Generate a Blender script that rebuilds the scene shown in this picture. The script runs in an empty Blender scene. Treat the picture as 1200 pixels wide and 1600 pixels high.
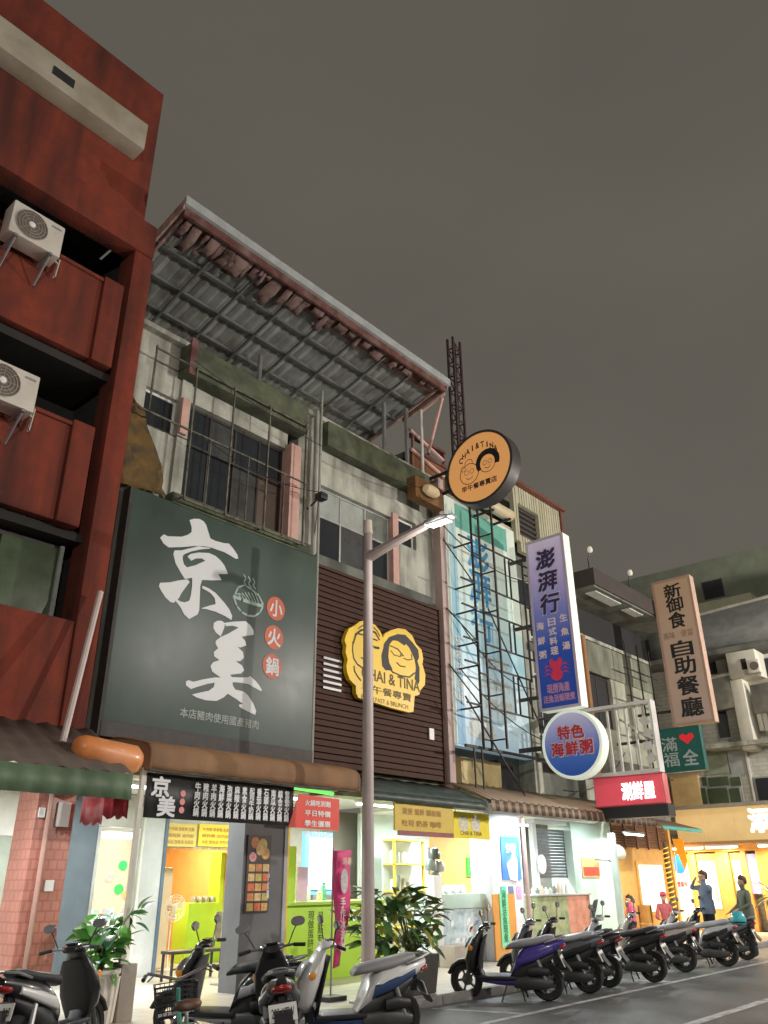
import bpy, bmesh, math, random
from mathutils import Vector, Matrix, geometry
random.seed(7)
R = math.radians
scene = bpy.context.scene
COL = scene.collection

# ------------------------------------------------------------------ camera
FPX, H = 1252.0, 1.6
TH = math.atan(.464); ROLL = -math.atan2(25, 2700); HEAD = R(41.1)
_c, _s = math.cos(HEAD), math.sin(HEAD)
FW = Vector((_c*math.cos(TH), _s*math.cos(TH), math.sin(TH)))
_r0 = Vector((_s, -_c, 0)); _u0 = _r0.cross(FW)
RT = _r0*math.cos(ROLL) + _u0*math.sin(ROLL)
UP = RT.cross(FW)
CAMP = Vector((0, 0, H))
cam = bpy.data.cameras.new('camera'); camo = bpy.data.objects.new('camera', cam); COL.objects.link(camo)
cam.sensor_fit = 'VERTICAL'; cam.sensor_height = 24; cam.lens = FPX/1600*24
cam.clip_start = .05; cam.clip_end = 2000
camo.matrix_world = Matrix(((RT.x, UP.x, -FW.x, 0), (RT.y, UP.y, -FW.y, 0), (RT.z, UP.z, -FW.z, H), (0, 0, 0, 1)))
scene.camera = camo
scene.render.resolution_x, scene.render.resolution_y = 768, 1024
scene.view_settings.view_transform = 'Standard'; scene.view_settings.look = 'None'
scene.view_settings.exposure = 0; scene.view_settings.gamma = 1

def P(x, y, ax, v):            # photograph pixel -> point on the plane axis=v
    d = RT*(x-600) - UP*(y-800) + FW*FPX
    return CAMP + d*((v-CAMP[ax])/d[ax])
def RY(x0, y0, x1, y1, Y):     # pixel box -> X0,X1,Z0,Z1 on a wall plane Y
    xm, ym = (x0+x1)/2, (y0+y1)/2
    return P(x0, ym, 1, Y).x, P(x1, ym, 1, Y).x, P(xm, y1, 1, Y).z, P(xm, y0, 1, Y).z
def RX(x0, y0, x1, y1, X):     # pixel box -> Y0(near, right),Y1,Z0,Z1 on a plane X
    xm, ym = (x0+x1)/2, (y0+y1)/2
    return P(x1, ym, 0, X).y, P(x0, ym, 0, X).y, P(xm, y1, 0, X).z, P(xm, y0, 0, X).z

# ------------------------------------------------------------------ night sky: low cloud lit by the town
w = bpy.data.worlds.new('World'); scene.world = w; w.use_nodes = True
nt = w.node_tree; N = nt.nodes; bg = N['Background']
tc = N.new('ShaderNodeTexCoord'); sx = N.new('ShaderNodeSeparateXYZ'); nt.links.new(tc.outputs['Generated'], sx.inputs[0])
rp = N.new('ShaderNodeValToRGB'); nt.links.new(sx.outputs['Z'], rp.inputs[0])
rp.color_ramp.elements[0].position = 0; rp.color_ramp.elements[0].color = (.158, .140, .120, 1)
rp.color_ramp.elements[1].position = .9; rp.color_ramp.elements[1].color = (.105, .097, .080, 1)
e = rp.color_ramp.elements.new(.35); e.color = (.131, .118, .099, 1)
no = N.new('ShaderNodeTexNoise'); no.inputs['Scale'].default_value = 1.6; no.inputs['Detail'].default_value = 5
mp = N.new('ShaderNodeMapping'); mp.inputs['Scale'].default_value = (1, 1, 2.5)
nt.links.new(tc.outputs['Generated'], mp.inputs[0]); nt.links.new(mp.outputs[0], no.inputs[0])
mr = N.new('ShaderNodeMapRange'); mr.inputs[3].default_value = .80; mr.inputs[4].default_value = 1.20
nt.links.new(no.outputs[0], mr.inputs[0])
mx = N.new('ShaderNodeVectorMath'); mx.operation = 'SCALE'
nt.links.new(rp.outputs[0], mx.inputs[0]); nt.links.new(mr.outputs[0], mx.inputs['Scale'])
nt.links.new(mx.outputs[0], bg.inputs[0]); bg.inputs[1].default_value = 1.0

# ------------------------------------------------------------------ materials
MATS = {}
def M(name, col=(.5, .5, .5), rough=.6, metal=0., var=.18, scale=3., bump=.0, bscale=30., dirt=None, dirta=.5, dscale=1.2,
      streak=1., emit=None, es=0., coat=0., alpha=1., trans=0.):
    if name in MATS: return MATS[name]
    m = bpy.data.materials.new(name); m.use_nodes = True; MATS[name] = m
    t = m.node_tree; n = t.nodes; L = t.links; b = n['Principled BSDF']
    b.inputs['Roughness'].default_value = rough; b.inputs['Metallic'].default_value = metal
    b.inputs['Coat Weight'].default_value = coat; b.inputs['Alpha'].default_value = alpha
    b.inputs['Transmission Weight'].default_value = trans
    c4 = (*col, 1)
    tcd = n.new('ShaderNodeTexCoord')
    if var > 0:
        nz = n.new('ShaderNodeTexNoise'); nz.inputs['Scale'].default_value = scale; nz.inputs['Detail'].default_value = 7
        nz.inputs['Roughness'].default_value = .65
        L.new(tcd.outputs['Object'], nz.inputs[0])
        r = n.new('ShaderNodeMapRange'); r.inputs[1].default_value = .25; r.inputs[2].default_value = .75
        r.inputs[3].default_value = 1-var; r.inputs[4].default_value = 1+var
        L.new(nz.outputs[0], r.inputs[0])
        s = n.new('ShaderNodeVectorMath'); s.operation = 'SCALE'; s.inputs[0].default_value = col
        L.new(r.outputs[0], s.inputs['Scale']); out = s.outputs[0]
        rr = n.new('ShaderNodeMapRange'); rr.inputs[3].default_value = max(0, rough-.12); rr.inputs[4].default_value = min(1, rough+.12)
        L.new(nz.outputs[0], rr.inputs[0]); L.new(rr.outputs[0], b.inputs['Roughness'])
        if dirt:
            mpp = n.new('ShaderNodeMapping'); mpp.inputs['Scale'].default_value = (1, 1, streak)
            L.new(tcd.outputs['Object'], mpp.inputs[0])
            nd = n.new('ShaderNodeTexNoise'); nd.inputs['Scale'].default_value = dscale; nd.inputs['Detail'].default_value = 8
            L.new(mpp.outputs[0], nd.inputs[0])
            rd = n.new('ShaderNodeMapRange'); rd.inputs[1].default_value = .42; rd.inputs[2].default_value = .68
            rd.inputs[3].default_value = 0; rd.inputs[4].default_value = dirta
            L.new(nd.outputs[0], rd.inputs[0])
            mi = n.new('ShaderNodeMix'); mi.data_type = 'RGBA'
            L.new(rd.outputs[0], mi.inputs[0]); L.new(out, mi.inputs[6]); mi.inputs[7].default_value = (*dirt, 1)
            out = mi.outputs[2]
        L.new(out, b.inputs['Base Color'])
    else:
        b.inputs['Base Color'].default_value = c4
    if bump > 0:
        nb = n.new('ShaderNodeTexNoise'); nb.inputs['Scale'].default_value = bscale; nb.inputs['Detail'].default_value = 5
        L.new(tcd.outputs['Object'], nb.inputs[0])
        bp = n.new('ShaderNodeBump'); bp.inputs['Strength'].default_value = bump; bp.inputs['Distance'].default_value = .02
        L.new(nb.outputs[0], bp.inputs['Height']); L.new(bp.outputs[0], b.inputs['Normal'])
    if emit:
        b.inputs['Emission Color'].default_value = (*emit, 1); b.inputs['Emission Strength'].default_value = es
    return m
def tile_mat(name, col, mortar, sx_, sz_, rough=.4, var=.12, dirt=(.1, .1, .08), dirta=.4, axis='XZ', mort=.012):
    if name in MATS: return MATS[name]
    m = M(name, col, rough, var=var, dirt=dirt, dirta=dirta, dscale=.9, streak=.35)
    t = m.node_tree; n = t.nodes; L = t.links; b = n['Principled BSDF']
    src = b.inputs['Base Color'].links[0].from_socket
    tcd = n.new('ShaderNodeTexCoord'); sp = n.new('ShaderNodeSeparateXYZ'); L.new(tcd.outputs['Object'], sp.inputs[0])
    ad = n.new('ShaderNodeMath'); ad.operation = 'ADD'; L.new(sp.outputs['X'], ad.inputs[0]); L.new(sp.outputs['Y'], ad.inputs[1])
    cb = n.new('ShaderNodeCombineXYZ')
    if axis == 'XZ': L.new(ad.outputs[0], cb.inputs[0]); L.new(sp.outputs['Z'], cb.inputs[1])
    else: L.new(sp.outputs['X'], cb.inputs[0]); L.new(sp.outputs['Y'], cb.inputs[1])
    br = n.new('ShaderNodeTexBrick'); br.offset = 0 if axis == 'XY' else .5
    br.inputs['Scale'].default_value = 1; br.inputs['Brick Width'].default_value = sx_; br.inputs['Row Height'].default_value = sz_
    br.inputs['Mortar Size'].default_value = mort; br.inputs['Color1'].default_value = (1, 1, 1, 1); br.inputs['Color2'].default_value = (.9, .9, .9, 1)
    br.inputs['Mortar'].default_value = (*mortar, 1)
    L.new(cb.outputs[0], br.inputs[0])
    mu = n.new('ShaderNodeMix'); mu.data_type = 'RGBA'; mu.blend_type = 'MULTIPLY'; mu.inputs[0].default_value = 1
    L.new(src, mu.inputs[6]); L.new(br.outputs[0], mu.inputs[7]); L.new(mu.outputs[2], b.inputs['Base Color'])
    bp = n.new('ShaderNodeBump'); bp.inputs['Strength'].default_value = .4; bp.inputs['Distance'].default_value = .01; bp.invert = True
    L.new(br.outputs['Fac'], bp.inputs['Height']); L.new(bp.outputs[0], b.inputs['Normal'])
    return m
def grad_mat(name, stops, z0, z1, rough=.4, var=.05, es=0.):     # printed sheet whose ink runs from one colour to another
    if name in MATS: return MATS[name]
    m = M(name, (1, 1, 1), rough, var=var, scale=2)
    t = m.node_tree; n = t.nodes; L = t.links; b = n['Principled BSDF']
    src = b.inputs['Base Color'].links[0].from_socket
    tcd = n.new('ShaderNodeTexCoord'); sp = n.new('ShaderNodeSeparateXYZ'); L.new(tcd.outputs['Object'], sp.inputs[0])
    r = n.new('ShaderNodeMapRange'); r.inputs[1].default_value = z0; r.inputs[2].default_value = z1; L.new(sp.outputs['Z'], r.inputs[0])
    cr = n.new('ShaderNodeValToRGB'); L.new(r.outputs[0], cr.inputs[0])
    els = cr.color_ramp.elements
    els[0].position = stops[0][0]; els[0].color = (*stops[0][1], 1)
    els[1].position = stops[-1][0]; els[1].color = (*stops[-1][1], 1)
    for p_, c_ in stops[1:-1]: q = els.new(p_); q.color = (*c_, 1)
    mu = n.new('ShaderNodeMix'); mu.data_type = 'RGBA'; mu.blend_type = 'MULTIPLY'; mu.inputs[0].default_value = 1
    L.new(src, mu.inputs[6]); L.new(cr.outputs[0], mu.inputs[7]); L.new(mu.outputs[2], b.inputs['Base Color'])
    if es: L.new(mu.outputs[2], b.inputs['Emission Color']); b.inputs['Emission Strength'].default_value = es
    return m
def glow(name, col=(1, 1, 1), s=1.):
    return M(name, col, .5, var=0, emit=col, es=s)

# ------------------------------------------------------------------ mesh builder
BASE = {}
def circ(n, r): return [(math.cos(2*math.pi*i/n)*r, math.sin(2*math.pi*i/n)*r) for i in range(n)]
class MB:
    def __init__(s): s.v = []; s.f = []
    def add(s, vs, fs):
        o = len(s.v); s.v += [Vector(q) for q in vs]; s.f += [[i+o for i in f] for f in fs]; return s
    def box(s, x0, x1, y0, y1, z0, z1):
        return s.add([(x0, y0, z0), (x1, y0, z0), (x1, y1, z0), (x0, y1, z0), (x0, y0, z1), (x1, y0, z1), (x1, y1, z1), (x0, y1, z1)],
                     [(0, 3, 2, 1), (4, 5, 6, 7), (0, 1, 5, 4), (1, 2, 6, 5), (2, 3, 7, 6), (3, 0, 4, 7)])
    def obox(s, c, size, rot=None):
        a, b, d = size[0]/2, size[1]/2, size[2]/2
        t = MB().box(-a, a, -b, b, -d, d)
        mtx = rot if rot else Matrix.Identity(3)
        return s.add([mtx @ q + Vector(c) for q in t.v], t.f)
    def ring(s, p0, p1, r0, r1=None, n=10, cap=True):
        r1 = r0 if r1 is None else r1
        p0, p1 = Vector(p0), Vector(p1); d = (p1-p0).normalized()
        a = d.orthogonal().normalized(); b = d.cross(a)
        vs = [p0+a*x*r0+b*y*r0 for x, y in circ(n, 1)] + [p1+a*x*r1+b*y*r1 for x, y in circ(n, 1)]
        fs = [(i, (i+1) % n, n+(i+1) % n, n+i) for i in range(n)]
        if cap: fs += [tuple(reversed(range(n))), tuple(range(n, 2*n))]
        return s.add(vs, fs)
    def tube(s, pts, r, n=6, cap=True):
        pts = [Vector(p) for p in pts]; rs = r if isinstance(r, (list, tuple)) else [r]*len(pts)
        vs = []; fs = []; pa = None
        for i, p in enumerate(pts):
            d = (pts[min(i+1, len(pts)-1)] - pts[max(i-1, 0)]).normalized()
            if pa is None: a = d.orthogonal().normalized()
            else:
                a = pa - d*pa.dot(d)
                a = a.normalized() if a.length > 1e-5 else d.orthogonal().normalized()
            pa = a; b = d.cross(a)
            vs += [p+(a*x+b*y)*rs[i] for x, y in circ(n, 1)]
        for i in range(len(pts)-1):
            for k in range(n): fs.append((i*n+k, i*n+(k+1) % n, (i+1)*n+(k+1) % n, (i+1)*n+k))
        if cap: fs += [tuple(reversed(range(n))), tuple(range((len(pts)-1)*n, len(pts)*n))]
        return s.add(vs, fs)
    def prism(s, poly, fn, a, b):        # poly: 2D outline, fn(u,v,depth)->3D
        n = len(poly)
        vs = [fn(u, v, a) for u, v in poly] + [fn(u, v, b) for u, v in poly]
        fs = [(i, (i+1) % n, n+(i+1) % n, n+i) for i in range(n)]
        tri = geometry.tessellate_polygon([[Vector((u, v, 0)) for u, v in poly]])
        fs += [tuple(t) for t in tri] + [tuple(n+i for i in reversed(t)) for t in tri]
        return s.add(vs, fs)
    def loft(s, secs, n=14, pw=2.4, cap=True):    # secs: (centre, half-width y, half-height, normal tilt) sections in the XZ spine
        vs = []; fs = []
        for c, hw, hh, tilt in secs:
            for i in range(n):
                t = 2*math.pi*i/n; cx, sy = math.cos(t), math.sin(t)
                yy = math.copysign(abs(cx)**(2/pw), cx)*hw; zz = math.copysign(abs(sy)**(2/pw), sy)*hh
                vs.append(Vector((c[0]+zz*math.sin(tilt), c[1]+yy, c[2]+zz*math.cos(tilt))))
        for i in range(len(secs)-1):
            for k in range(n): fs.append((i*n+k, i*n+(k+1) % n, (i+1)*n+(k+1) % n, (i+1)*n+k))
        if cap: fs += [tuple(reversed(range(n))), tuple(range((len(secs)-1)*n, len(secs)*n))]
        return s.add(vs, fs)
    def lathe(s, prof, c, n=16, axis='Z'):
        vs = []; fs = []
        for r, h in prof:
            for x, y in circ(n, 1):
                q = (x*r, y*r, h) if axis == 'Z' else ((x*r, h, y*r) if axis == 'Y' else (h, x*r, y*r))
                vs.append(Vector(q)+Vector(c))
        for i in range(len(prof)-1):
            for k in range(n): fs.append((i*n+k, i*n+(k+1) % n, (i+1)*n+(k+1) % n, (i+1)*n+k))
        return s.add(vs, fs)
    def mesh(s, name, mat, off=None, bevel=0, smooth=35):
        me = bpy.data.meshes.new(name)
        me.from_pydata([tuple(q-off) if off else tuple(q) for q in s.v], [], s.f)
        bm = bmesh.new(); bm.from_mesh(me)
        bmesh.ops.recalc_face_normals(bm, faces=bm.faces)
        if bevel:
            ed = [x for x in bm.edges if len(x.link_faces) == 2 and x.calc_face_angle(0) > .7]
            bmesh.ops.bevel(bm, geom=ed, offset=bevel, segments=2, profile=.6, affect='EDGES', clamp_overlap=True)
        bm.to_mesh(me); bm.free()
        if smooth:
            me.shade_smooth(); me.set_sharp_from_angle(angle=R(smooth))
        if mat:
            for q in (mat if isinstance(mat, (list, tuple)) else [mat]): me.materials.append(q)
        return me
    def build(s, name, mat, parent=None, bevel=0, smooth=35):
        off = BASE.get(parent.name) if parent else None
        o = bpy.data.objects.new(name, s.mesh(name, mat, off, bevel, smooth)); COL.objects.link(o)
        if parent: o.parent = parent; BASE[o.name] = off
        return o
def tag(o, label=None, cat=None, group=None, kind=None):
    if label: o['label'] = label
    if cat: o['category'] = cat
    if group: o['group'] = group
    if kind: o['kind'] = kind
    return o
def thing(name, label, cat, loc=(0, 0, 0), group=None):
    o = bpy.data.objects.new(name, None); COL.objects.link(o); o.location = loc; o.empty_display_size = .1
    BASE[o.name] = Vector(loc)
    return tag(o, label, cat, group)
def single(name, mb, mat, label, cat, group=None, bevel=0, smooth=35, base=None):
    lo = Vector((min(q.x for q in mb.v), min(q.y for q in mb.v), min(q.z for q in mb.v))); hi = Vector((max(q.x for q in mb.v), max(q.y for q in mb.v), max(q.z for q in mb.v)))
    b = Vector(base) if base else Vector(((lo.x+hi.x)/2, (lo.y+hi.y)/2, lo.z))
    o = bpy.data.objects.new(name, mb.mesh(name, mat, b, bevel, smooth)); COL.objects.link(o); o.location = b; BASE[o.name] = b
    return tag(o, label, cat, group)
def inst(name, me, parent, loc, rot=(0, 0, 0), scale=(1, 1, 1)):
    o = bpy.data.objects.new(name, me); COL.objects.link(o)
    o.parent = parent; o.location = Vector(loc) - BASE.get(parent.name, Vector()); o.rotation_euler = rot; o.scale = scale; BASE[o.name] = BASE.get(parent.name, Vector())
    return o
def copy_tree(o, parent=None):
    c = o.copy(); COL.objects.link(c); c.parent = parent
    BASE[c.name] = BASE.get(o.name, Vector())
    for ch in list(o.children): copy_tree(ch, c)
    return c
# lettering: flat print laid 4 mm proud of its sheet, fitted to a box (w,h) centred on c
TXC = {}
def text(parent, name, body, c, wh, mat, face='-Y', bold=.0, ext=.004, ls=1.0, align='CENTER', shear=0):
    key = (body, ls, align)
    if key not in TXC:
        cu = bpy.data.curves.new('t', 'FONT'); cu.body = body; cu.space_line = ls; cu.align_x = align
        cu.resolution_u = 3
        to = bpy.data.objects.new('t', cu); COL.objects.link(to)
        dg = bpy.context.evaluated_depsgraph_get(); dg.update()
        me = bpy.data.meshes.new_from_object(to.evaluated_get(dg))
        vs = [q.co.copy() for q in me.vertices]; fs = [list(p.vertices) for p in me.polygons]
        bpy.data.objects.remove(to); bpy.data.curves.remove(cu); bpy.data.meshes.remove(me)
        TXC[key] = (vs, fs)
    vs, fs = TXC[key]
    x0 = min(q.x for q in vs); x1 = max(q.x for q in vs); y0 = min(q.y for q in vs); y1 = max(q.y for q in vs)
    sx_, sy_ = wh[0]/max(x1-x0, 1e-4), wh[1]/max(y1-y0, 1e-4)
    mb = MB()
    for i_, (bu, bv) in enumerate(((-1, -1), (1, -1), (1, 1), (-1, 1)) if bold else ((0, 0),)):     # heavier weight: the glyph overprinted with small shifts
        out = []; ex_ = ext+.0004*i_
        for q in vs:
            u = (q.x-(x0+x1)/2+bu*bold)*sx_; v = (q.y-(y0+y1)/2+bv*bold)*sy_; u += v*shear
            if face == '-Y': out.append((c[0]+u, c[1]-ex_, c[2]+v))
            else: out.append((c[0]-ex_, c[1]-u, c[2]+v))
        mb.add(out, fs)
    return mb.build(name, mat, parent, smooth=0)
def vert(sx_): return '\n'.join(sx_)
def sheetY(pts, Y, mat, name, parent, th=.004):         # outline traced in photo pixels on a wall plane Y
    poly = [(P(x, y, 1, Y).x, P(x, y, 1, Y).z) for x, y in pts]
    return MB().prism(poly, lambda u, v, d: Vector((u, d, v)), Y-th, Y).build(name, mat, parent, smooth=0)
def area(name, loc, size, power, col=(1, 1, 1), rot=(0, 0, 0), parent=None, sy=None):
    l = bpy.data.lights.new(name, 'AREA'); l.energy = power; l.color = col; l.shape = 'RECTANGLE'; l.size = size; l.size_y = sy or size
    o = bpy.data.objects.new(name, l); COL.objects.link(o); o.rotation_euler = rot
    o.location = Vector(loc) - (BASE[parent.name] if parent else Vector())
    if parent: o.parent = parent
    return o
def point(name, loc, power, col=(1, 1, 1), r=.1, parent=None):
    l = bpy.data.lights.new(name, 'POINT'); l.energy = power; l.color = col; l.shadow_soft_size = r
    o = bpy.data.objects.new(name, l); COL.objects.link(o)
    o.location = Vector(loc) - (BASE[parent.name] if parent else Vector())
    if parent: o.parent = parent
    return o
# ================================================================== base materials
asphalt = M('asphalt', (.105, .11, .112), .5, var=.4, scale=34, bump=.5, bscale=70, dirt=(.045, .045, .046), dirta=.75, dscale=.75)
paintw = M('road_paint', (.46, .46, .45), .6, var=.3, scale=6, dirt=(.10, .10, .10), dirta=.95, dscale=6)
floorm = tile_mat('arcade_tile', (.52, .47, .40), (.55, .52, .5), .3, .3, .32, dirt=(.3, .27, .23), dirta=.35, axis='XY', mort=.006)
kerbm = M('kerb_concrete', (.22, .21, .2), .8, var=.3, bump=.2, dirt=(.05, .05, .05), dirta=.6)
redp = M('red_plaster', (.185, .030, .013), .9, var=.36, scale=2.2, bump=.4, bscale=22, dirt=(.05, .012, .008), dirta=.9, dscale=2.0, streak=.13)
dark = M('dark_recess', (.02, .02, .022), .8, var=.3)
cream = M('cream_metal', (.40, .36, .28), .55, var=.12, dirt=(.2, .16, .1), dirta=.5)
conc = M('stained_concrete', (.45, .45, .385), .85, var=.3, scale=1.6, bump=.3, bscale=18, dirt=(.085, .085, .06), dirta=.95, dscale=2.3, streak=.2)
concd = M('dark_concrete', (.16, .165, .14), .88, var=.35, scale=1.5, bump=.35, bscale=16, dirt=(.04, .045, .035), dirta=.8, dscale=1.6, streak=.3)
moss = M('mossy_concrete', (.105, .12, .07), .9, var=.4, scale=3, bump=.45, bscale=30, dirt=(.035, .04, .028), dirta=.8, dscale=2.2)
pinkp = M('pink_paint', (.60, .36, .30), .7, var=.15, dirt=(.3, .2, .16), dirta=.5)
rust = M('rusty_steel', (.12, .045, .035), .75, metal=.2, var=.4, scale=6, bump=.3, bscale=40, dirt=(.28, .19, .17), dirta=.5, dscale=3)
sheet = M('zinc_sheet', (.36, .38, .35), .5, metal=.3, var=.25, scale=1.5, dirt=(.12, .11, .1), dirta=.7, dscale=1.4)
steel = M('steel_grey', (.32, .32, .32), .45, metal=.6, var=.2)
dsteel = M('dark_steel', (.045, .045, .045), .6, metal=.4, var=.3, dirt=(.1, .06, .04), dirta=.5, dscale=8)
alu = M('aluminium', (.5, .51, .5), .4, metal=.5, var=.12, dirt=(.2, .2, .18), dirta=.4)
glassd = M('dark_glass', (.025, .03, .033), .12, var=.3, scale=2)
frost = M('frosted_glass', (.36, .40, .37), .3, var=.2, dirt=(.18, .19, .16), dirta=.5)
white = M('white_paint', (.74, .74, .72), .5, var=.08, dirt=(.45, .43, .38), dirta=.35)
black = M('black_plastic', (.018, .018, .02), .45, var=.2)
rubber = M('rubber', (.018, .018, .018), .85, var=.2)
chrome = M('chrome', (.7, .7, .72), .18, metal=1, var=.05)
lime = M('lime_paint', (.42, .70, .04), .5, var=.08, dirt=(.32, .5, .06), dirta=.3)
yel = M('yellow_print', (.80, .58, .04), .5, var=.08)
redprint = M('red_print', (.72, .06, .035), .5, var=.08)
whiteprint = M('white_print', (.8, .8, .78), .5, var=.03)
blackprint = M('black_print', (.02, .02, .02), .5, var=0)
brownw = M('dark_wood', (.058, .024, .013), .8, var=.35, scale=4, bump=.2, bscale=50)
tealp = M('teal_paint', (.10, .42, .34), .55, var=.15)
beige = M('beige_wall', (.56, .52, .44), .7, var=.12, dirt=(.4, .36, .3), dirta=.4)
ochre = M('warm_wall', (.72, .46, .17), .7, var=.15)
gold = M('ochre_cladding', (.62, .34, .09), .6, var=.18, scale=5)
tube_w = glow('lamp_tube_white', (.92, 1, 1), 9)
tube_y = glow('lamp_tube_warm', (1, .82, .5), 9)

# ================================================================== ground
tag(MB().box(-250, 250, -150, 250, -.5, 0).build('road', asphalt), kind='structure')
pav = MB().box(-20, 29.6, 8.48, 21, .0-.2, .10).build('pavement', floorm); tag(pav, kind='structure')
kb = tag(MB().box(-20, 29.6, 8.35, 8.478, -.2, .05).build('kerb', kerbm), kind='structure')
ks = MB().box(-.488, .488, -.075, .074, -.05, .115).mesh('kerb_stone', kerbm, bevel=.014)
for i in range(50): inst('kerb_stone', ks, kb, (-19.5+i*.992, 8.402+random.uniform(-.006, .004), random.uniform(-.006, .004)), (0, 0, R(random.uniform(-.3, .3))))
def line(name, x0, y0, x1, y1, wd):
    d = Vector((x1-x0, y1-y0, 0)); n_ = Vector((-d.y, d.x, 0)).normalized()*wd/2
    a, b = Vector((x0, y0, .004)), Vector((x1, y1, .004))
    o = MB().add([a-n_, b-n_, b+n_, a+n_], [(0, 1, 2, 3)]).build(name, paintw); return tag(o, kind='structure')
line('edge_line', -15, 4.83, 28, 4.83, .15)
line('parking_line', -12, 6.86, 22, 6.86, .11)
for k, x in enumerate([1.2, 5.9, 10.5, 15.3, 20.0]): line('parking_divider', x-.17, 8.2, x+.17, 6.93, .10)

# ================================================================== red building on the left
rb = thing('red_building', 'dark red plastered block with open balconies and a cream roof beam', 'building', (0, 10.8, 0))
MB().box(-8, 5.62, 10.8, 11.1, 12.9, 16.38).build('parapet', redp, rb, bevel=.03)
MB().box(-8, 5.88, 10.74, 11.15, 12.15, 12.9).build('spandrel', redp, rb, bevel=.03)
MB().box(5.52, 5.9, 10.78, 11.3, 3.3, 12.15).build('pillar', redp, rb, bevel=.03)
bt = MB().box(-8, 5.2, 10.42, 10.797, 14.14, 14.80).build('roof_beam', cream, rb, bevel=.02)
MB().box(3.32, 3.72, 10.41, 10.418, 14.36, 14.56).build('dark_patch', dark, bt)
for z0, z1, xr in ((9.52, 11.12, 5.05), (6.56, 8.18, 4.95)):
    b = MB().box(-8, xr, 10.84, 11.0, z0, z1).build('balcony_wall', redp, rb, bevel=.02)
    MB().box(-8, xr, 10.80, 11.03, z1, z1+.07).build('coping', redp, b, bevel=.015)
    MB().box(xr+.004, xr+.38, 10.78, 11.04, z0-.02, z1+.12).build('pilaster', redp, rb, bevel=.03)
    MB().box(-8, 5.515, 11.0, 12.3, z0-.16, z0-.01).build('floor_slab', M('recess_shade_slab', (.03, .026, .024), .9, var=.3), rb)  # near-black colour gives the slabs the shade of the recess
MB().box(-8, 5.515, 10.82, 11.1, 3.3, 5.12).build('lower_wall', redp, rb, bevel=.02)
MB().box(-8, 5.9, 12.3, 12.5, 3.4, 12.9).build('rear_wall', M('recess_shade_plaster', (.028, .028, .027), .85, var=.3), rb)  # recess walls coloured dark to carry the shade
MB().box(5.62, 5.9, 11.31, 12.29, 3.4, 12.9).build('side_wall', M('recess_shade_plaster'), rb)
MB().box(-8, 5.6, 11.11, 20, 12.95, 13.15).build('roof_slab', concd, rb)
MB().box(5.4, 5.6, 12.51, 20, 3.4, 12.94).build('flank_wall', redp, rb)
for z0, z1 in ((9.75, 11.6), (6.75, 8.9)):
    for x0 in (.3, 2.9):
        wn = MB().box(x0, x0+2.2, 12.22, 12.298, z0, z1).build('window', alu, rb)
        for k in range(3): MB().box(x0+.06+k*.71, x0+.72+k*.71, 12.19, 12.218, z0+.06, z1-.06).build('pane', glassd, wn)
greeng = M('green_reflection_glass', (.06, .085, .045), .2, var=.4, scale=1.4)  # green reflection put into the glass colour
gw = MB().box(3.2, 5.4, 11.3, 11.34, 5.12, 6.38).build('window', dsteel, rb)
MB().box(3.2, 4.35, 11.26, 11.298, 5.2, 6.3).build('pane', frost, gw)
MB().box(4.42, 5.32, 11.26, 11.298, 5.2, 6.3).build('pane', greeng, gw)
MB().box(5.30, 5.36, 11.20, 11.25, 5.15, 6.35).build('curtain_rail', frost, gw)
pinktile = tile_mat('pink_tile', (.56, .24, .19), (.8, .72, .68), .12, .12, .35, dirt=(.22, .08, .06), dirta=.5)
pil = MB().box(5.34, 5.88, 10.7, 11.25, .1, 3.28).build('tiled_pillar', pinktile, rb, bevel=.02)
MB().ring((5.50, 10.66, .2), (5.50, 10.66, 3.1), .035, n=8).build('downpipe', pinkp, pil)
MB().box(5.62, 5.80, 10.67, 10.698, 2.32, 2.62).build('notice', whiteprint, pil)
MB().box(5.37, 5.45, 10.67, 10.698, 2.42, 2.54).build('notice', whiteprint, pil)
MB().box(5.6, 5.72, 10.67, 10.698, 1.55, 1.68).build('notice', whiteprint, pil)

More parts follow.
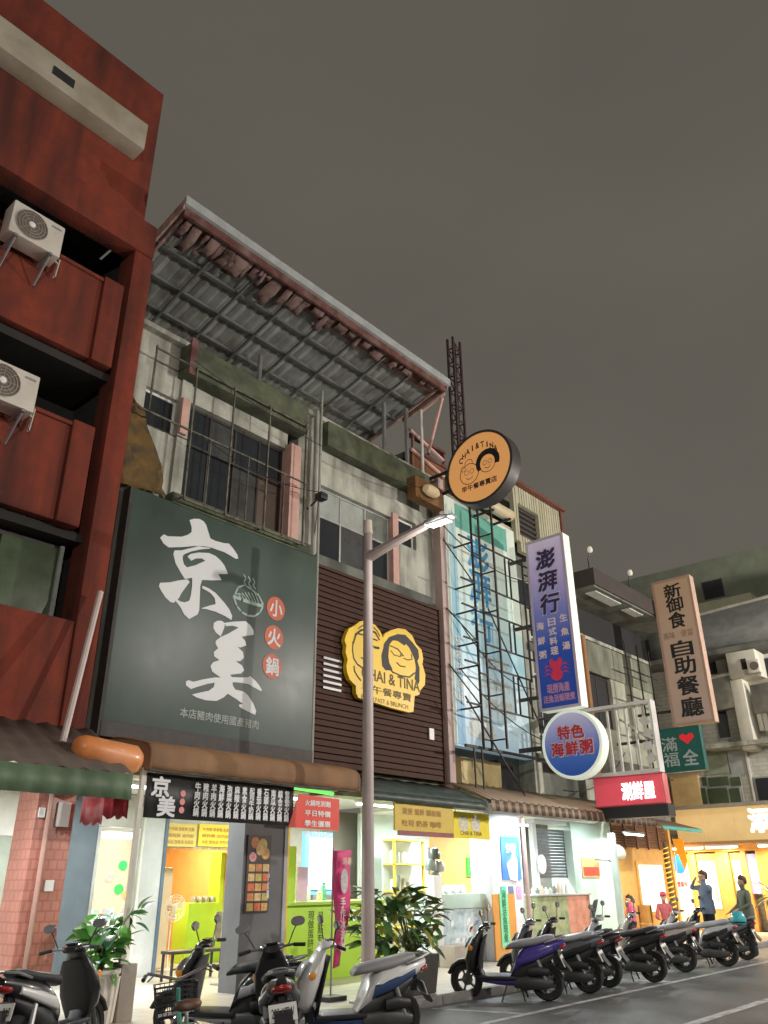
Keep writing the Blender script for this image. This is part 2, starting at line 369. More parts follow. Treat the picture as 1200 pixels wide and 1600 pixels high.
def ac_unit(name, x0, z0, y0, label):
    W, Hh, D = .84, .62, .34
    t = thing(name, label, 'air conditioner', (x0, y0, z0), 'air conditioners on the red balconies')
    cs = M('ac_casing', (.66, .62, .55), .5, var=.1, dirt=(.4, .34, .28), dirta=.5)
    MB().box(x0, x0+W, y0-D, y0, z0, z0+Hh).build('casing', cs, t, bevel=.025)
    fc = (x0+.32, y0-D-.012, z0+.31)
    g = MB()
    for r in (.06, .11, .16, .21, .255):
        pts = [(fc[0]+math.cos(a*math.pi/10)*r, fc[1], fc[2]+math.sin(a*math.pi/10)*r) for a in range(21)]
        g.tube(pts, .007, 4, False)
    for a in range(8): g.tube([fc, (fc[0]+math.cos(a*math.pi/4)*.255, fc[1], fc[2]+math.sin(a*math.pi/4)*.255)], .006, 4)
    g.build('fan_grille', M('ac_grille', (.30, .26, .22), .5, var=.1), t)
    MB().lathe([(0, -.004), (.25, -.004), (.25, 0)], (fc[0], y0-D-.002, fc[2]), 20, 'Y').build('fan_opening', M('fan_dark', (.14, .11, .09), .6), t)
    MB().lathe([(0, -.03), (.05, -.02), (.05, 0)], (fc[0], y0-D-.004, fc[2]), 12, 'Y').build('hub', whiteprint, t)
    MB().box(x0+.62, x0+.78, y0-D-.006, y0-D-.001, z0+.5, z0+.535).build('nameplate', M('grey_print', (.25, .25, .25), .5), t)
    for bx in (x0+.1, x0+.66):
        MB().box(bx, bx+.05, y0-D-.02, y0+.08, z0-.05, z0-.003).build('bracket', steel, t)
        MB().tube([(bx+.025, y0-D+.03, z0-.05), (bx+.025, y0+.07, z0-.42)], .02, 5).build('brace', steel, t)
    MB().tube([(x0+W-.02, y0-.12, z0+.12), (x0+W+.09, y0-.1, z0+.06), (x0+W+.12, y0+.02, z0-.1), (x0+W+.16, y0+.06, z0+.3), (x0+W+.2, y0+.3, z0+.55)], .022, 6).build('hose', M('hose_white', (.5, .46, .4), .6, var=.2), t)
    return t
ac_unit('air_conditioner', 3.23, 10.72, 10.72, 'white air conditioner bracketed to the upper red balcony under the roof beam')
ac_unit('air_conditioner', 3.32, 7.86, 10.72, 'white air conditioner bracketed to the lower red balcony, one storey below the other')

# ================================================================== grey shophouse in the middle (two bays)
b2 = thing('shophouse', 'stained grey concrete shophouse of two bays with barred windows and a metal attic roof', 'building', (6, 11.15, 0))
W0, W1 = 11.15, 11.4
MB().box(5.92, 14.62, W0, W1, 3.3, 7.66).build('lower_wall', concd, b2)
# third storey, pieces round the openings
MB().box(5.92, 6.32, W0, W1, 7.66, 10.9).build('wall', conc, b2)
MB().box(6.32, 7.02, W0, W1, 7.66, 9.02).build('wall', conc, b2)
MB().box(6.32, 7.02, W0, W1, 9.76, 10.9).build('wall', conc, b2)
MB().box(7.02, 7.24, W0-.06, W1, 7.66, 10.9).build('wall', conc, b2)
MB().box(7.24, 9.72, W0, W1, 9.86, 10.9).build('wall', conc, b2)
MB().box(9.98, 10.62, W0-.05, W1, 7.66, 10.95).build('pier', conc, b2)
MB().box(9.70, 9.976, W0-.16, W1, 7.80, 9.95).build('jamb', pinkp, b2)
MB().box(7.02, 7.17, W0-.14, W0-.064, 9.05, 9.80).build('jamb', pinkp, b2)
MB().box(10.62, 13.05, W0, W1, 9.42, 10.9).build('wall', conc, b2)
MB().box(13.05, 14.62, W0, W1, 9.55, 10.9).build('wall', conc, b2)
MB().box(13.05, 13.25, W0-.04, W1, 7.66, 9.548).build('wall', pinkp, b2)
MB().box(13.25, 14.62, W0, W1, 7.66, 8.85).build('wall', conc, b2)
MB().box(13.95, 14.62, W0, W1, 8.85, 9.548).build('wall', conc, b2)
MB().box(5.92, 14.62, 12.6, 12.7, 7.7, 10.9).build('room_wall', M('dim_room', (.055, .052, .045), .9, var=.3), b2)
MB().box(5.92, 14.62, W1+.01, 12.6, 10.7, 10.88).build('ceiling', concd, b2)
# ledges and hanging mossy fascia
MB().box(6.95, 10.32, 10.90, W0-.002, 7.58, 7.80).build('ledge', moss, b2, bevel=.03)
MB().box(10.5, 14.3, 10.98, W0-.002, 7.50, 7.72).build('ledge', concd, b2, bevel=.03)
fa = MB().box(6.92, 9.98, 10.80, W0-.002, 10.22, 10.88).build('fascia', moss, b2, bevel=.03)
MB().box(6.90, 7.04, 10.74, 10.798, 10.15, 10.95).build('bracket', rust, fa)
MB().box(10.62, 14.2, 10.86, W0-.002, 10.25, 10.86).build('fascia', moss, b2, bevel=.03)
MB().box(13.3, 14.4, 10.6, 10.855, 9.9, 10.45).build('rusty_panel', M('brown_panel', (.2, .10, .035), .8, var=.4, scale=3), b2)
MB().box(5.92, 14.62, 11.0, W1+.1, 10.905, 11.02).build('parapet_coping', conc, b2, bevel=.02)
# windows
def win(x0, x1, z0, z1, nv, rows, y, fr, panes, parent):
    o = MB(); t = .045
    o.box(x0, x1, y, y+.06, z0, z0+t).box(x0, x1, y, y+.06, z1-t, z1).box(x0, x0+t, y, y+.06, z0+t, z1-t).box(x1-t, x1, y, y+.06, z0+t, z1-t)
    zs = [z0+(z1-z0)*r for r in rows]
    for k in range(1, nv): xx = x0+(x1-x0)*k/nv; o.box(xx-t/2, xx+t/2, y+.002, y+.058, z0+t, z1-t)
    for z in zs[1:-1]: o.box(x0+t, x1-t, y+.004, y+.056, z-t/2, z+t/2)
    w_ = o.build('window', fr, parent)
    i = 0
    for r in range(len(zs)-1):
        for k in range(nv):
            xa, xb = x0+(x1-x0)*k/nv+.024, x0+(x1-x0)*(k+1)/nv-.024
            MB().box(xa, xb, y+.02+.012*(k % 2), y+.028+.012*(k % 2), zs[r]+.024, zs[r+1]-.024).build('pane', panes[i % len(panes)], w_); i += 1
    return w_
win(6.32, 7.02, 9.02, 9.76, 1, (0, 1), W0+.1, white, [glassd], b2)
win(7.25, 9.70, 7.78, 9.85, 4, (0, .62, 1), W0+.12, dsteel, [glassd, glassd, M('curtain_glass', (.05, .05, .048), .3, var=.4), M('door_brown', (.09, .06, .04), .5), glassd, M('dusk_glass', (.06, .065, .065), .3, var=.3), glassd, glassd], b2)
win(10.64, 13.04, 7.72, 9.41, 3, (0, .6, 1), W0+.1, alu, [glassd, M('dusk_glass'), glassd, frost, frost, M('dull_glass', (.16, .18, .16), .3, var=.3)], b2)
win(13.26, 13.94, 8.86, 9.54, 1, (0, 1), W0+.1, white, [glassd], b2)
# window cage of thin bars in front of the left bay
cg = thing('window_cage', 'thin rusty window cage of long bars over the left third-storey window', 'window grille', (8.1, 10.75, 7.8))
cb_ = M('cage_bar', (.10, .095, .075), .7, metal=.3, var=.4, dirt=(.3, .27, .2), dirta=.5, dscale=6)
for x in (6.18, 7.06, 7.95, 8.85, 9.85):
    MB().box(x-.014, x+.014, 10.70, 10.728, 7.62 if x > 7 else 9.0, 10.35).build('bar', cb_, cg)
for x in (7.5, 8.4, 9.3): MB().box(x-.008, x+.008, 10.704, 10.72, 7.64, 8.96).build('bar', cb_, cg)
for z, x0 in ((10.32, 6.18), (8.99, 6.0), (7.64, 7.06)): MB().box(x0, 9.95, 10.729, 10.757, z-.016, z+.016).build('rail', cb_, cg)
for x in (7.06, 8.85, 9.85):
    MB().box(x-.012, x+.012, 10.758, 11.08, 7.66, 7.69).build('tie', cb_, cg)
tv = []; tf = []; rt = random.Random(12); TL = [(5.93, 9.2), (5.93, 9.02), (5.93, 8.8), (5.93, 8.55), (5.93, 8.3), (5.93, 8.05), (5.93, 7.8), (5.93, 7.6)]; TW = (.06, .3, .42, .62, .78, .9, .82, .95)
for (x_, z_), w_ in zip(TL, TW):
    for k in range(7): u = k/6; tv.append((x_+w_*u+rt.uniform(-.02, .02), 11.06-.09*abs(math.sin(u*7+z_*5))-.02*rt.random(), z_-.12*u*math.sin(z_*4)+rt.uniform(-.02, .02)))
for i in range(7):
    for k in range(6): tf.append((i*7+k, i*7+k+1, i*7+k+8, i*7+k+7))
tp_ = single('brown_stain_sheet', MB().add(tv, tf), M('brown_stain', (.15, .082, .016), .8, var=.5, scale=3.5, bump=.5, bscale=12, dirt=(.03, .026, .018), dirta=.9, dscale=3), 'brown stained tarpaulin tucked between the red pillar and the barred window', 'wall stain', smooth=80)  # stain on the wall modelled as a creased sheet
tp_.modifiers.new('thick', 'SOLIDIFY').thickness = .01
# pipes between the bays
pp = thing('drain_pipes', 'bundle of grey drain pipes running down between the two bays', 'pipes', (10.4, 10.98, 3.5))
for x, r, z0, z1 in ((10.34, .045, 7.6, 11.0), (10.48, .03, 3.6, 11.6), (10.22, .018, 7.6, 10.3)):
    MB().ring((x, 10.97-r, z0), (x, 10.97-r, z1), r, n=8).build('pipe', M('pvc_grey', (.35, .35, .31), .6, var=.2, dirt=(.14, .14, .11), dirta=.6), pp)
sp = thing('wall_floodlight', 'small black floodlight clamped on the pier beside the pink jamb', 'floodlight', (10.25, 10.9, 8.75))
MB().box(10.16, 10.36, 10.55, 10.75, 8.72, 8.86).build('lamp_head', black, sp, bevel=.02)
MB().tube([(10.26, 10.72, 8.78), (10.28, 11.08, 8.66)], .018, 6).build('arm', black, sp)

# ---- attic roof of sheet metal, high at the street, falling to the back
rf = thing('attic_roof', 'rusty sheet metal attic roof on purlins overhanging the grey shophouse', 'roof', (10, 11, 11.0))
SL = -.27
def rz(y): return 13.1 + (y-10.2)*SL
X0, X1 = 6.02, 14.02
sh = MB(); n = 130; vs = []
for i in range(n+1):
    x = X0 + (X1-X0)*i/n; dz = .022*math.sin(i*math.pi*.5*1.0)
    for y in (10.12, 16.2): vs.append((x, y, rz(y)+.14+dz))
sh.add(vs, [(2*i, 2*i+1, 2*i+3, 2*i+2) for i in range(n)]).build('roof_sheet', sheet, rf)
for y in (10.5, 11.1, 11.75, 12.4, 13.1, 13.9, 14.8): MB().box(X0, X1, y-.04, y+.04, rz(y)+.03, rz(y)+.10).build('purlin', M('roof_steel', (.13, .135, .125), .7, metal=.2, var=.3), rf)
for k in range(9):
    x = X0+.1+k*.975
    a, b = Vector((x, 10.2, rz(10.2)-.03)), Vector((x, 16, rz(16)-.03))
    o = MB().add([a+Vector((dx, 0, dz)) for dx in (-.022, .022) for dz in (-.02, .04)] + [b+Vector((dx, 0, dz)) for dx in (-.022, .022) for dz in (-.02, .04)],
        [(0, 1, 3, 2), (4, 6, 7, 5), (0, 2, 6, 4), (1, 5, 7, 3), (0, 4, 5, 1), (2, 3, 7, 6)]).build('rafter', M('roof_steel', (.13, .135, .125), .7, metal=.2, var=.3) if k not in (0, 8) else M('faded_pink', (.40, .27, .23), .8, var=.25, dirt=(.12, .06, .05), dirta=.7, dscale=4), rf)
MB().box(X0-.05, X1+.1, 10.02, 10.10, 13.12, 13.32).build('gutter', M('gutter_zinc', (.46, .49, .48), .45, metal=.3, var=.2), rf)
MB().box(X0, X1, 10.105, 10.16, 12.94, 13.14).build('eave_board', rust, rf)
MB().box(X0, X1, 10.165, 10.55, 13.02, 13.05).build('rotten_lath', rust, rf)
for s_ in (X0-.05, X1+.04):
    MB().add([(s_+dx, y, rz(y)+.02+dz) for dx in (0, .04) for y in (10.1, 11.6) for dz in (-.1, .13)],
             [(0, 1, 3, 2), (4, 6, 7, 5), (0, 2, 6, 4), (1, 5, 7, 3), (0, 4, 5, 1), (2, 3, 7, 6)]).build('barge_board', M('faded_pink', (.40, .27, .23), .8, var=.25, dirt=(.12, .06, .05), dirta=.7, dscale=4), rf)
flap = M('peeling_board', (.26, .17, .15), .9, var=.45, scale=5, bump=.4, bscale=20, dirt=(.05, .02, .018), dirta=.95, dscale=5)
rnd = random.Random(3); x = X0+.15
while x < 13.6:                                         # rotten soffit boards hanging loose along the eave
    wd = rnd.uniform(.06, .34); dpt = rnd.uniform(.2, .75) if x < 10.6 else rnd.uniform(.12, .4); dr = rnd.uniform(.0, .09) if x < 10.6 else rnd.uniform(.0, .06)
    y0 = 10.17; y1 = y0+dpt; k = 4; vs = []
    for i in range(k+1):
        y = y0+(y1-y0)*i/k
        for j in range(3): vs.append((x+wd*j/2+rnd.uniform(-.02, .02), y, rz(y)-.04-dr*math.sin(math.pi*i/k)-rnd.uniform(0, .05)))
    fs = [(i*3+j, i*3+j+1, i*3+j+4, i*3+j+3) for i in range(k) for j in range(2)]
    o = MB().add(vs, fs).build('soffit_board', flap, rf)
    m_ = o.modifiers.new('thick', 'SOLIDIFY'); m_.thickness = .012
    x += wd*(rnd.uniform(.75, 1.6) if x < 10.6 else rnd.uniform(1.2, 2.6))
for x, y, z0 in ((9.52, 12.0, 10.9), (13.1, 11.4, 10.9), (13.75, 11.2, 10.9), (6.3, 12, 10.9)):
    MB().ring((x, y, z0), (x, y, rz(y)-.06), .055, n=8).build('post', steel, rf)
MB().box(9.8, 13.6, 12.75, 12.85, 11.0, 12.5).build('attic_wall', M('attic_white', (.62, .63, .58), .8, var=.15), rf)
MB().box(5.95, 14.2, 15.8, 15.9, 10.9, 11.7).build('rear_wall', concd, rf)
MB().ring((13.98, 10.9, 10.4), (13.98, 10.9, 12.72), .04, n=8).build('white_downpipe', M('pvc_white', (.6, .58, .5), .5, var=.1), rf)
for a, b, r in (((14.02, 10.9, 12.7), (14.1, 10.2, 12.98), .045), ((14.3, 10.95, 11.6), (14.12, 10.3, 12.9), .05), ((14.0, 11.3, 12.3), (15.4, 11.3, 11.95), .05), ((14.0, 11.3, 11.75), (15.4, 11.3, 11.45), .05)):
    MB().tube([a, b], r, 6).build('brace', pinkp, rf)
st = thing('rusty_tank_stand', 'brown rusted panel box on the roof corner below the lattice mast', 'metal box', (14.9, 11.5, 11.0))
MB().box(14.15, 15.5, 11.35, 11.42, 11.0, 11.75).build('panel', M('rust_panel', (.2, .075, .03), .8, var=.4, scale=3), st)
MB().box(14.1, 15.55, 11.3, 11.48, 11.752, 11.84).build('top_rail', rust, st)
MB().box(14.1, 15.55, 11.3, 11.48, 12.2, 12.28).build('top_rail', rust, st)
for x in (14.14, 14.8, 15.46): MB().box(x, x+.06, 11.32, 11.38, 11.84, 12.2).build('post', rust, st)
ms = thing('lattice_mast', 'slim rusty lattice mast rising behind the round orange sign', 'mast', (16.5, 11.5, 11))
mm = M('mast_steel', (.075, .045, .042), .7, metal=.3, var=.3)
lg = [(16.3, 11.4), (16.66, 11.4), (16.66, 11.6), (16.3, 11.6)]
for x, y in lg: MB().box(x-.03, x+.03, y-.03, y+.03, 11.0, 16.6).build('leg', mm, ms)
z = 11.2; k = 0
while z < 16.5:
    for i in range(4):
        a, b = lg[i], lg[(i+1) % 4]
        MB().tube([(a[0], a[1], z), (b[0], b[1], z)], .022, 4).build('rung', mm, ms)
        p, q = (a, b) if k % 2 else (b, a)
        if i % 2 == 0: MB().tube([(p[0], p[1], z), (q[0], q[1], min(z+.5, 16.5))], .018, 4).build('diagonal', mm, ms)
    z += .5; k += 1
# ================================================================== signs on the grey shophouse
def crop(pts, ox, oy, k): return [(ox+x/k, oy+y/k) for x, y in pts]
def strokeY(mb, pts, wd, Y, th=.004):              # painted brush line through photo pixels on plane Y
    q = [P(x, y, 1, Y) for x, y in pts]
    for a, b in zip(q, q[1:]):
        d = (b-a).normalized(); n_ = Vector((-d.z, 0, d.x))*wd/2; a2, b2_ = a-d*wd*.3, b+d*wd*.3
        o = Vector((0, -th, 0))
        mb.add([a2-n_+o, b2_-n_+o, b2_+n_+o, a2+n_+o], [(0, 1, 2, 3)])
    return mb
bx0, bx1, bz0, bz1 = 6.22, 10.44, 3.80, 7.60
bb = thing('billboard', 'large dark green billboard with white brush characters and three red discs', 'billboard', (8.3, 10.9, 3.8))
bgreen = M('billboard_green', (.052, .083, .066), .42, var=.2, scale=.8, dirt=(.03, .036, .034), dirta=.6, dscale=.5)
MB().box(bx0, bx1, 10.92, 11.14, bz0, bz1).build('panel', bgreen, bb, bevel=.01)
fr = MB().box(bx0-.02, bx1+.02, 10.90, 11.13, bz0-.22, bz0-.002)
fr.build('base_frame', dsteel, bb)
MB().box(bx0-.06, bx0-.004, 10.91, 11.13, bz0-.22, bz1).build('side_trim', dsteel, bb)
BY = 10.918
chw = M('cut_out_white', (.66, .68, .68), .45, var=.04)
K = [[(495,95),(540,80),(610,80),(660,110),(690,150),(710,220),(740,310),(800,340),(900,365),(955,370),(1000,420),(1055,500),(1065,545),(1040,550),(980,515),(900,470),(800,435),(740,414),(660,400),(560,398),(400,412),(250,415),(190,370),(150,300),(195,262),(240,285),(400,290),(470,270),(520,235),(520,180)],
     [(320,450),(400,450),(500,425),(600,402),(740,420),(740,428),(620,440),(520,462),(440,492),(415,515),(415,560),(430,615),(465,650),(560,625),(640,590),(680,572),(640,545),(570,545),(515,572),(470,520),(510,492),(600,475),(720,480),(800,515),(860,570),(905,630),(945,725),(900,728),(830,725),(870,800),(740,800),(640,797),(520,772),(440,785),(380,690),(330,600),(305,490)],
     [(150,830),(260,825),(380,800),(470,790),(495,820),(460,870),(400,950),(370,1010),(310,1065),(270,1055),(210,1000),(160,920),(135,870)],
     [(525,772),(640,797),(620,870),(608,1150),(590,1200),(490,1255),(430,1200),(390,1120),(330,1040),(330,1015),(390,1050),(440,1060),(490,1040),(510,980),(525,860)],
     [(650,865),(720,895),(800,950),(900,1060),(960,1140),(995,1220),(985,1265),(900,1215),(800,1170),(700,1140),(630,1130),(720,1100),(800,1080),(790,1010),(740,950),(640,890)]]
for i, s_ in enumerate(K): sheetY(crop(s_, 230, 800, 7.5), BY-.0015*i, chw, 'brush_stroke', bb)
Kb = [[(480,100),(520,75),(570,75),(612,105),(600,160),(560,260),(500,210),(475,160)],
      [(610,100),(700,85),(850,80),(910,130),(945,190),(945,240),(860,250),(805,262),(845,310),(860,365),(790,388),(755,380),(820,440),(830,510),(790,548),(735,548),(810,600),(835,655),(800,692),(670,708),(690,735),(800,740),(880,738),(905,722),(960,770),(1010,830),(1045,890),(1030,900),(930,845),(880,815),(780,800),(700,795),(700,830),(730,880),(830,905),(880,950),(940,1040),(975,1130),(965,1180),(860,1130),(780,1085),(770,1060),(820,1050),(740,990),(640,930),(600,970),(510,1015),(380,1005),(280,975),(220,940),(300,920),(420,895),(480,850),(490,800),(400,815),(300,845),(210,875),(150,830),(150,790),(180,770),(240,790),(360,760),(480,740),(560,740),(530,720),(460,670),(440,605),(470,562),(545,535),(482,490),(480,440),(530,398),(500,350),(502,310),(560,265),(650,225),(770,155),(700,132),(620,140)]]
for i, s_ in enumerate(Kb): sheetY(crop(s_, 270, 960, 7.5), BY-.0015*i, chw, 'brush_stroke', bb)
disc = M('red_disc', (.56, .11, .045), .5, var=.1)
for (px, py), ch in zip(((431, 951), (428, 996), (425, 1041)), '小火鍋'):
    c_ = P(px, py, 1, BY); d_ = MB()
    d_.add([(c_.x, BY-.004, c_.z)] + [(c_.x+a*.225, BY-.004, c_.z+b*.225) for a, b in circ(24, 1)], [(0, i+1, (i+1) % 24+1) for i in range(24)])
    o = d_.build('red_disc', disc, bb)
    text(o, 'lettering', ch, (c_.x, BY-.006, c_.z), (.30, .31), chw, bold=.02)
ic = MB(); iw = M('icon_line', (.34, .44, .38), .5, var=.1)
bowl = [(366, 935), (370, 947), (377, 956), (387, 962), (397, 963), (406, 957), (410, 949)]
strokeY(ic, bowl, .035, BY); strokeY(ic, [(365, 932), (378, 937), (392, 942), (410, 947)], .06, BY-.002)
for k in range(8): strokeY(ic, [(368+k*5, 932-abs(3.5-k)*-.5-6), (372+k*5.2, 928+k*1.9), (377+k*4.6, 936+k*1.3)], .022, BY-.003-.0006*k)
strokeY(ic, [(367, 928), (372, 918), (382, 914), (393, 921), (405, 932), (411, 944)], .03, BY-.001)
for k in range(3): strokeY(ic, [(381+k*7, 898+k*3), (384+k*7, 904+k*3), (381+k*7, 909+k*3), (385+k*7, 916+k*2)], .022, BY-.001)
ic.build('bowl_icon', iw, bb, smooth=0)
c_ = P(345, 1123, 1, BY)
text(bb, 'lettering', '本店豬肉使用國產豬肉', (c_.x, BY, c_.z), (1.62, .15), M('dim_print', (.33, .37, .34), .5, var=.1), bold=.01)

# wooden slat panel with the yellow cut-out logo
wp = thing('slat_panel', 'dark brown wooden slat screen across the shopfront beside the green billboard', 'slat screen', (12.5, 10.95, 3.55))
wx0, wx1, wz0, wz1 = 10.56, 14.5, 3.58, 7.44
MB().box(wx0, wx1, 11.06, 11.14, wz0, wz1).build('backing', M('wood_backing', (.03, .016, .01), .8), wp)
ns = 32; ph = (wz1-wz0)/ns
sl = MB().box(-(wx1-wx0)/2, (wx1-wx0)/2, -.018, .018, -ph*.44, ph*.44).mesh('slat', brownw, bevel=.008)
for k in range(ns): inst('slat', sl, wp, ((wx0+wx1)/2, 11.02+random.uniform(-.006, .004), wz0+ph*(k+.5)), (R(-7+random.uniform(-2, 2)), 0, R(random.uniform(-.06, .06))))
for x in (wx0-.07, wx1+.01): MB().box(x, x+.06, 10.97, 11.13, wz0-.03, wz1+.03).build('frame_post', brownw, wp)
MB().box(wx0, wx1, 10.98, 11.10, wz1+.005, wz1+.06).build('top_rail', brownw, wp)
MB().box(14.0, 14.16, 10.96, 10.985, 4.42, 4.66).build('notice', whiteprint, wp)
for k in range(6): MB().box(10.75, 11.25, 10.962, 10.985, 5.58-k*.115, 5.625-k*.115).build('metal_strip', steel, wp)

lo = thing('logo_sign', 'yellow cut-out shop logo of two drawn faces fixed on the brown slats', 'sign', (12.5, 10.9, 4.6))
LY = 10.86
O = [(150,330),(190,240),(260,205),(310,160),(370,145),(430,165),(500,200),(560,280),(585,350),(610,300),(680,260),(770,235),(850,250),(930,320),(975,420),(1040,490),(1060,590),(1050,660),(1085,780),(1080,900),(1030,960),(1010,1020),(960,1030),(945,1215),(900,1225),(700,1175),(500,1110),(380,1080),(300,1050),(275,1000),(270,910),(200,840),(170,760),(160,680),(175,600),(150,520),(160,440),(140,380)]
yl = M('logo_yellow', (.86, .56, .015), .45, var=.06, emit=(.86, .52, .01), es=.0)
ol = [(P(x, y, 1, LY).x, P(x, y, 1, LY).z) for x, y in crop(O, 520, 950, 7.5)]
cx_ = sum(q[0] for q in ol)/len(ol); cz_ = sum(q[1] for q in ol)/len(ol)
MB().prism([(cx_+(a-cx_)*1.0, cz_+(b-cz_)*1.0) for a, b in ol], lambda u, v, d: Vector((u, d, v)), LY, LY+.1).build('cut_out_panel', yl, lo, smooth=0)
sk = M('logo_black', (.025, .022, .02), .6, var=0)
sheetY(crop([(600,420),(660,340),(760,305),(850,315),(930,400),(1000,490),(1010,580),(990,620),(1015,700),(1015,860),(1000,890),(960,830),(975,700),(960,600),(900,470),(860,420),(840,440),(760,385),(700,380),(660,430),(650,560),(660,640),(690,700),(700,730),(620,730),(580,680),(570,560),(590,480)], 520, 950, 7.5), LY-.002, sk, 'hair_print', lo)
ln = MB()
for pts, wd in (([(650,690),(700,750),(800,795),(900,810),(960,760)], .03), ([(665,440),(760,480),(820,550)], .022), ([(680,500),(720,550),(790,570),(800,530)], .018), ([(830,590),(880,610),(930,600),(920,540)], .018), ([(800,560),(830,560)], .018), ([(750,640),(790,680),(850,690)], .022),
                ([(235,400),(232,500),(245,590),(290,660),(340,695),(400,730),(470,730)], .028), ([(240,410),(270,310),(330,260),(420,250),(500,290),(545,370)], .04), ([(300,300),(360,318),(420,345),(520,380)], .03), ([(330,580),(380,610),(440,630)], .022), ([(250,680),(255,740),(290,800),(330,850)], .025), ([(300,240),(350,205),(410,210)], .02), ([(370,440),(430,430),(470,450)], .05), ([(490,460),(540,470)], .05), ([(480,230),(520,270),(550,330)], .025)):
    strokeY(ln, crop(pts, 520, 950, 7.5), wd, LY-.003)
ln.build('face_print', sk, lo, smooth=0)
c_ = P(612, 1062, 1, LY); text(lo, 'lettering', 'CHAI & TINA', (c_.x, LY, c_.z), (1.85, .23), M('logo_ink', (.12, .075, .01), .6, var=0), bold=.015)
c_ = P(605, 1082, 1, LY); text(lo, 'lettering', '早午餐專賣', (c_.x, LY, c_.z), (1.55, .16), M('logo_ink'), bold=.012)
c_ = P(602, 1097, 1, LY); text(lo, 'lettering', 'BREAKFAST & BRUNCH', (c_.x, LY, c_.z), (1.45, .09), M('logo_ink'))

# ================================================================== projecting signs (their faces look along the street)
def box_sign(t, X, Y0, Y1, Z0, Z1, th, face, side, rim=.06, rm=None):
    MB().box(X+.02, X+th, Y0, Y1, Z0, Z1).build('box', side, t, bevel=.03)
    f_ = MB().box(X, X+.0199, Y0+rim, Y1-rim, Z0+rim, Z1-rim).build('face', face, t)
    if rm:
        MB().box(X-.012, X+.018, Y0, Y1, Z0, Z0+rim-.002).box(X-.012, X+.018, Y0, Y1, Z1-rim+.002, Z1).box(X-.012, X+.018, Y0, Y0+rim-.002, Z0+rim, Z1-rim).box(X-.012, X+.018, Y1-rim+.002, Y1, Z0+rim, Z1-rim).build('rim', rm, t)
    return f_
# purple-blue vertical sign
PX = 17.8; a_ = P(820, 845, 0, PX); b_ = P(880, 835, 0, PX); d_ = P(848, 1112, 0, PX)
PY1, PY0, PZ1, PZ0 = a_.y, b_.y+.02, (a_.z+b_.z)/2, d_.z
pu = thing('hanging_sign', 'tall vertical sign fading purple to blue with dark brush characters, above the round blue sign', 'sign', (PX, PY1, PZ0))
hh = PZ1-PZ0
pface = grad_mat('purple_blue_print', [(0, (.012, .045, .28)), (.35, (.02, .06, .32)), (.55, (.16, .17, .42)), (.75, (.40, .32, .53)), (1, (.60, .50, .64))], 0, hh, es=.26)
pside = M('acrylic_side', (.72, .76, .68), .4, var=.06, emit=(.8, .9, .75), es=.38)
prim = M('pale_pink_rim', (.55, .45, .52), .5, var=.1)
fo = box_sign(pu, PX, PY0, PY1, PZ0, PZ1, .36, pface, pside, .07, prim)
pm = (PY0+PY1)/2; pw = PY1-PY0
for i, ch in enumerate('澎湃行'):
    z = PZ1 - hh*(.135+.135*i)
    text(fo, 'lettering_edge', ch, (PX-.003, pm, z), (pw*.50, hh*.118), M('pale_ink', (.62, .55, .68), .5, var=0), '-X', bold=.055, shear=.1)
    text(fo, 'lettering', ch, (PX-.008, pm, z), (pw*.47, hh*.112), M('dark_ink', (.05, .02, .10), .5, var=0), '-X', bold=.03, shear=.1)
peach = M('peach_ink', (.72, .55, .52), .5, var=0, emit=(.7, .5, .45), es=.1)
for (dy, chs, zs) in ((.30, '海鮮粥', (.475, .39, .31)), (.0, '日式料理', (.485, .43, .375, .32)), (-.30, '生魚湯', (.495, .415, .335))):
    for ch, zf in zip(chs, zs): text(fo, 'lettering', ch, (PX-.003, pm+dy*pw, PZ0+hh*zf), (pw*.18, hh*.042), peach, '-X', bold=.03)
cr = MB(); cc = (pm+.0, PZ0+hh*.235)
for (oy, oz, ry, rzz) in ((0, 0, .15, .12), (0, -.22, .17, .15), (.12, .1, .06, .1), (-.12, .1, .06, .1)):
    cr.add([(PX-.004-.001*ry, cc[0]+oy, cc[1]+oz)] + [(PX-.004-.001*ry, cc[0]+oy+a*ry, cc[1]+oz+b*rzz) for a, b in circ(18, 1)], [(0, i+1, (i+1) % 18+1) for i in range(18)])
for s_ in (-1, 1):
    for k in range(3):
        y0_, z0_ = cc[0]+s_*.12, cc[1]-.02-k*.1
        cr.add([(PX-.006, y0_, z0_), (PX-.006, y0_+s_*.14, z0_+.08), (PX-.006, y0_+s_*.24, z0_-.02), (PX-.006, y0_+s_*.13, z0_+.04)], [(0, 1, 2, 3)])
cr.build('crab_print', M('crimson_ink', (.75, .03, .09), .5, var=.1, emit=(.7, .02, .06), es=.1), fo, smooth=0)
text(fo, 'lettering', '現撈海產', (PX-.003, pm, PZ0+hh*.115), (pw*.55, hh*.05), M('pink_ink', (.62, .30, .50), .5, var=0), '-X', bold=.03)
text(fo, 'lettering', '活魚活蝦現煮', (PX-.003, pm, PZ0+hh*.06), (pw*.76, hh*.04), M('pink_ink'), '-X', bold=.03)
for z in (PZ0+.4, PZ0+hh*.5, PZ1-.4): MB().box(PX+.12, PX+.2, PY1, 11.2, z-.04, z+.04).build('bracket', dsteel, pu)
